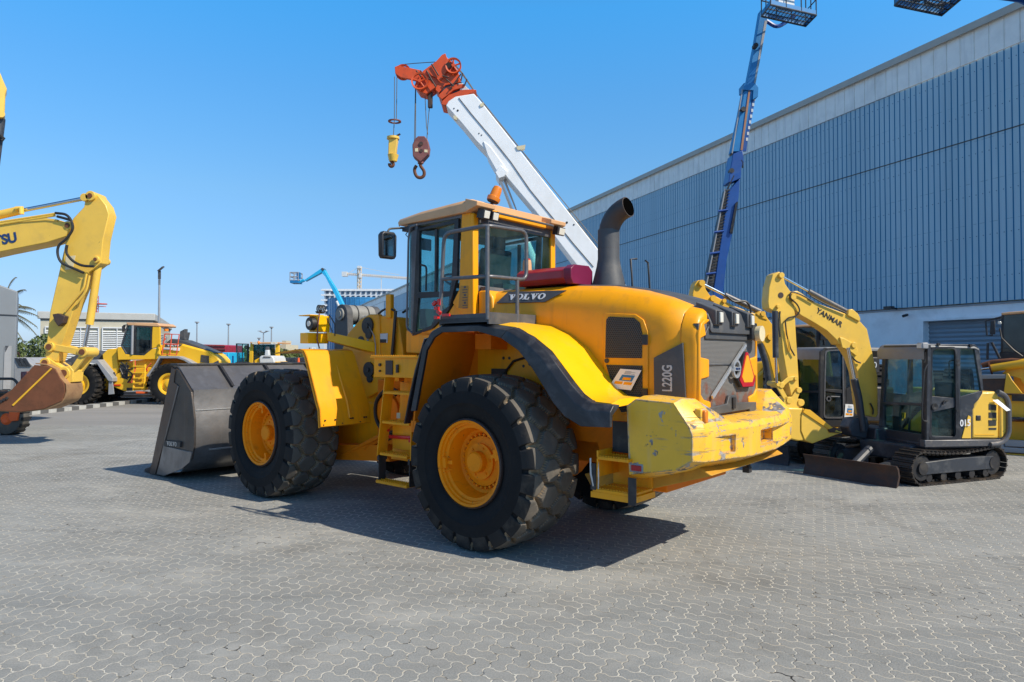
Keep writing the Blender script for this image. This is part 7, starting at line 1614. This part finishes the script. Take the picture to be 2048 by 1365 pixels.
c = KB.L(*pp(zz(ZB, '1195,655'))[0], y=.2); mb = MB().box((c.x, .0, c.z), (.36, .06, .30)); s_ = mb.build('rear_box', M['blk2'], ke, bevel=.02); text('950', 'lettering', M['ltgrey'], s_, basis((c.x, .035, c.z), (-1, 0, 0), (0, 0, 1)), .15, .002, .002)
ykb = -.95
kbm = T(KB, ZB, 'boom', M['exg'], '160,225 185,222 235,250 300,285 435,335 465,325 500,345 530,385 570,440 600,520 612,620 612,800 560,790 545,700 520,600 490,530 460,490 410,430 330,380 250,345 180,300 120,275 110,255', ykb, .26, ke, .01)
T(KB, ZB, 'stick', M['exg'], '62,150 80,128 105,124 118,140 130,185 160,228 170,255 160,290 110,285 50,270 48,210', ykb-.03, .2, ke, .01); T(KB, ZB, 'stick', M['exg'], '48,270 160,285 150,520 120,700 60,700', ykb-.03, .2, ke, .01)
rod(KB, ZB, '105,148 252,222', ykb-.1, .028, 'cylinder_rod', M['chrome'], ke); rod(KB, ZB, '245,218 465,322', ykb-.1, .055, 'stick_cylinder', M['rail'], ke); rod(KB, ZB, '260,225 300,262 380,255 405,290 408,330', ykb+.04, .022, 'hydraulic_hose', M['hose'], ke, 6, .08)
T(KB, ZB, 'cylinder_bracket', M['exg'], '440,335 465,318 505,345 512,375 480,365', ykb+.02, .3, ke)
mb = MB()
for s, r in (('102,145 0,0', .06), ('172,240 0,0', .06), ('240,255 0,0', .04), ('455,470 0,0', .06), ('480,335 0,0', .05), ('525,480 0,0', .06)): q = P3(KB, ZB, s, ykb)[0]; mb.cyl((q.x, ykb-.28, q.z), (q.x, ykb+.04, q.z), r, n=14)
mb.build('pivot_pin', M['exg'], ke); T(KB, ZB, 'logo_patch', M['blk2'], '302,330 330,320 375,335 418,362 425,378 400,398 330,355', ykb+.004, .006, kbm, 0)
a, b = P3(KB, ZB, '335,335 395,365', ykb); u = b-a; v = Vector((0, 1, 0)).cross(u); v = v if v.z > 0 else -v; text('CAT', 'lettering', M['wht'], kbm, basis(((a.x+b.x)/2, ykb+.006, (a.z+b.z)/2), u, v), .13, .003, .004)
T(KB, ZB, 'logo_triangle', M['smvr'], '395,392 425,375 405,402', ykb+.007, .004, kbm, 0)
rod(KB, ZB, '465,520 500,640 545,900', ykb+.12, .06, 'boom_cylinder', M['mini'], ke)
mb = MB(); mb.prism(KB.sz(ZB, '545,780 680,760 700,1060 560,1060', ykb), ykb, ykb-.35); mb.build('swing_post', M['mini'], ke, bevel=.02)
g0 = gnd(1372+650/3.1023, 520+1270/3.1023); g1 = gnd(1370+620/3.1023, 520+1278/3.1023)
KU = Fr((g0.x+.15, g0.y), (-.93, -.368)); lk_ = lambda P: Vector(((Vector(P)-KB.O) @ KB.x, (Vector(P)-KB.O) @ KB.y, P[2]))
for y0, y1 in ((.0, -.40), (-1.4, -1.8)):
    t = crawler(ke, KU, -2.3, .05, y0, y1, .56, pads=56); t.location = lk_(KU.world((0, 0, 0))); t.rotation_euler = (0, 0, KU.rz-KB.rz)
MB().box((-1.2, -.7, .45), (1.2, 1.0, .3)).build('undercarriage', M['mini'], ke)
c0, c1 = lk_(gnd(1578, 932)), lk_(gnd(1500, 922)); dv = (c1-c0).normalized(); nv = Vector((-dv.y, dv.x, 0)); nv = nv if nv.x > 0 else -nv
mb = MB(); mb.loft([[c0.lerp(c1, t)+nv*a+Vector((0, 0, z)) for a, z in ((.04, 0), (.0, .15), (.05, .33), (.0, .33), (-.05, .15), (-.01, 0))] for t in (0, 1)]); mb.build('dozer_blade', M['mini'], ke)

# --- big loaders behind: the one with the tan roof, and the one at the right edge
def back_loader(frx, Y, h, label, z, roof, glass, pillars, base, extra):
    f = Fr((at(frx, HOR, Y).x, Y), h); o = thing('wheel_loader', label, 'wheel loader', f.O, f.rz, 'smaller wheel loaders in the background')
    B_ = lambda nm, m_, s, x, th, par=o, bv=.01: MB().prism(f.bz(z, s, x), x, x-th, ax='x').build(nm, m_, par, bevel=bv)
    c = B_('cab', M['blk2'], base, 0, 1.4); B_('cab_roof', M['tan'], roof, .1, 1.6, c)
    B_('windshield', M['glassd'], glass, 0, .01, c, 0); B_('rear_window', M['glassd'], glass, -1.35, .01, c, 0)
    for s in pillars: B_('cab_pillar', M['blk2'], s, .02, .1, c)
    extra(f, o, c, B_); return f, o
def ex_a(f, o, c, B_):
    B_('mirror', M['blk2'], '842,440 893,445 890,498 840,498', .2, .05, c); B_('mirror_arm', M['blk2'], '862,498 870,498 870,530 862,530', .2, .03, c)
    B_('body', M['exg'], '420,640 900,560 940,900 480,960', .3, 2.5, o, .05); B_('body_front', M['exg'], '440,720 540,640 600,640 600,960 450,900', .9, .5, o, .05)
    for y in (-1.0, 1.0):
        for x in (-2.4, .6): wh_ = wheel_lo(o, x, y, .8, .8, .55, h2)
back_loader(1640, 16.5, (-.35, -.94), 'wheel loader with tan cab roof and dark glass behind the yellow booms', ZB, '685,405 800,400 945,415 945,430 800,412 685,418', '690,420 940,425 945,560 690,560', ['815,420 835,420 838,560 815,560', '905,425 920,425 925,560 905,560', '683,412 692,412 692,560 683,560'], '685,560 950,560 950,640 685,640', ex_a)
ZR = (1940, 600, 3.796)
def ex_b(f, o, c, B_):
    B_('mirror', M['blk2'], '155,165 190,158 192,262 150,262', .3, .05, c, .01); mb = MB()
    g_ = lambda s, x: [Vector((x, y, z)) for y, z in f.bz(ZR, s, x)]
    mb.tube(g_('240,130 118,160 128,270 175,268', .32), .018, n=6); mb.tube(g_('132,455 135,330 165,325 225,445', .35), .022, n=6); mb.tube(g_('225,215 240,290 330,380 400,430', .25), .014, n=5); mb.build('handrail', M['blk2'], c)
    B_('work_lamp', M['lens'], '210,165 238,165 238,185 210,185', .25, .08, c)
    for s, r, m_ in (('80,525 165,515', .03, M['chrome']), ('150,520 330,492 420,480', .085, M['exg']), ('90,500 170,475 320,462 420,470', .05, M['rust'])): mb = MB().tube(g_(s, .6), r, n=12); mb.build('lift_cylinder' if r > .05 else 'cylinder_rod', m_, o)
    q = g_('150,520 162,518', .6); MB().cyl(q[0], q[1], .12, n=16).build('cylinder_head', M['rust'], o)
    B_('lift_arm', M['exg'], '240,560 290,520 410,490 600,480 600,640 400,640 380,600', .5, .2); B_('loader_tower', M['exg'], '330,500 600,450 600,900 330,900', .2, .4)
    bb_ = B_('bucket', M['rustdark'], '90,575 275,568 270,710 90,700', .9, .5, o, .01); B_('bucket_lip', M['minit'], '90,570 275,568 272,598 92,602', .93, .05, bb_); B_('bucket_side', M['exg'], '275,560 292,560 320,610 400,712 255,710', .95, .06, bb_)
    B_('body', M['exg'], '270,715 700,720 700,925 290,900', .7, 1.2, o, .02); B_('body_edge', M['blk2'], '270,712 600,722 600,730 270,722', .75, .1); B_('underframe', M['exg'], '290,925 600,925 600,1075 285,1085', .4, 1.2)
    B_('rail_bar', M['mini'], '300,890 600,900 600,920 300,905', .8, .08); B_('frame_beam', M['grey'], '150,1100 250,1060 255,1120 600,1140 600,1180 150,1150', .9, .15); B_('yellow_plate', M['exg'], '165,1160 600,1190 600,1240 340,1260 200,1210', .95, .3)
    B_('window_plate', M['grey'], '262,1060 262,1112 600,1130 600,1080', .85, .03); MB().box((.8, 0, f.bz(ZR, '395,745 0,0', .8)[0][1]), (.06, .2, .12)).build('latch', M['blk2'], o)
    for y in (-1.2, 1.0):
        for x in (-2.0, .2): wh_ = wheel_lo(o, x, y, .75, .75, .5, M['exg'])
back_loader(2040, 13.2, (-.62, -.78), 'wheel loader cut off by the right edge, showing its dark cab over a rusty bucket', ZR, '235,100 300,92 600,72 600,88 240,115', '250,118 600,95 600,400 245,395', ['238,112 256,112 250,400 232,400'], '225,395 600,395 600,480 222,460', ex_b)
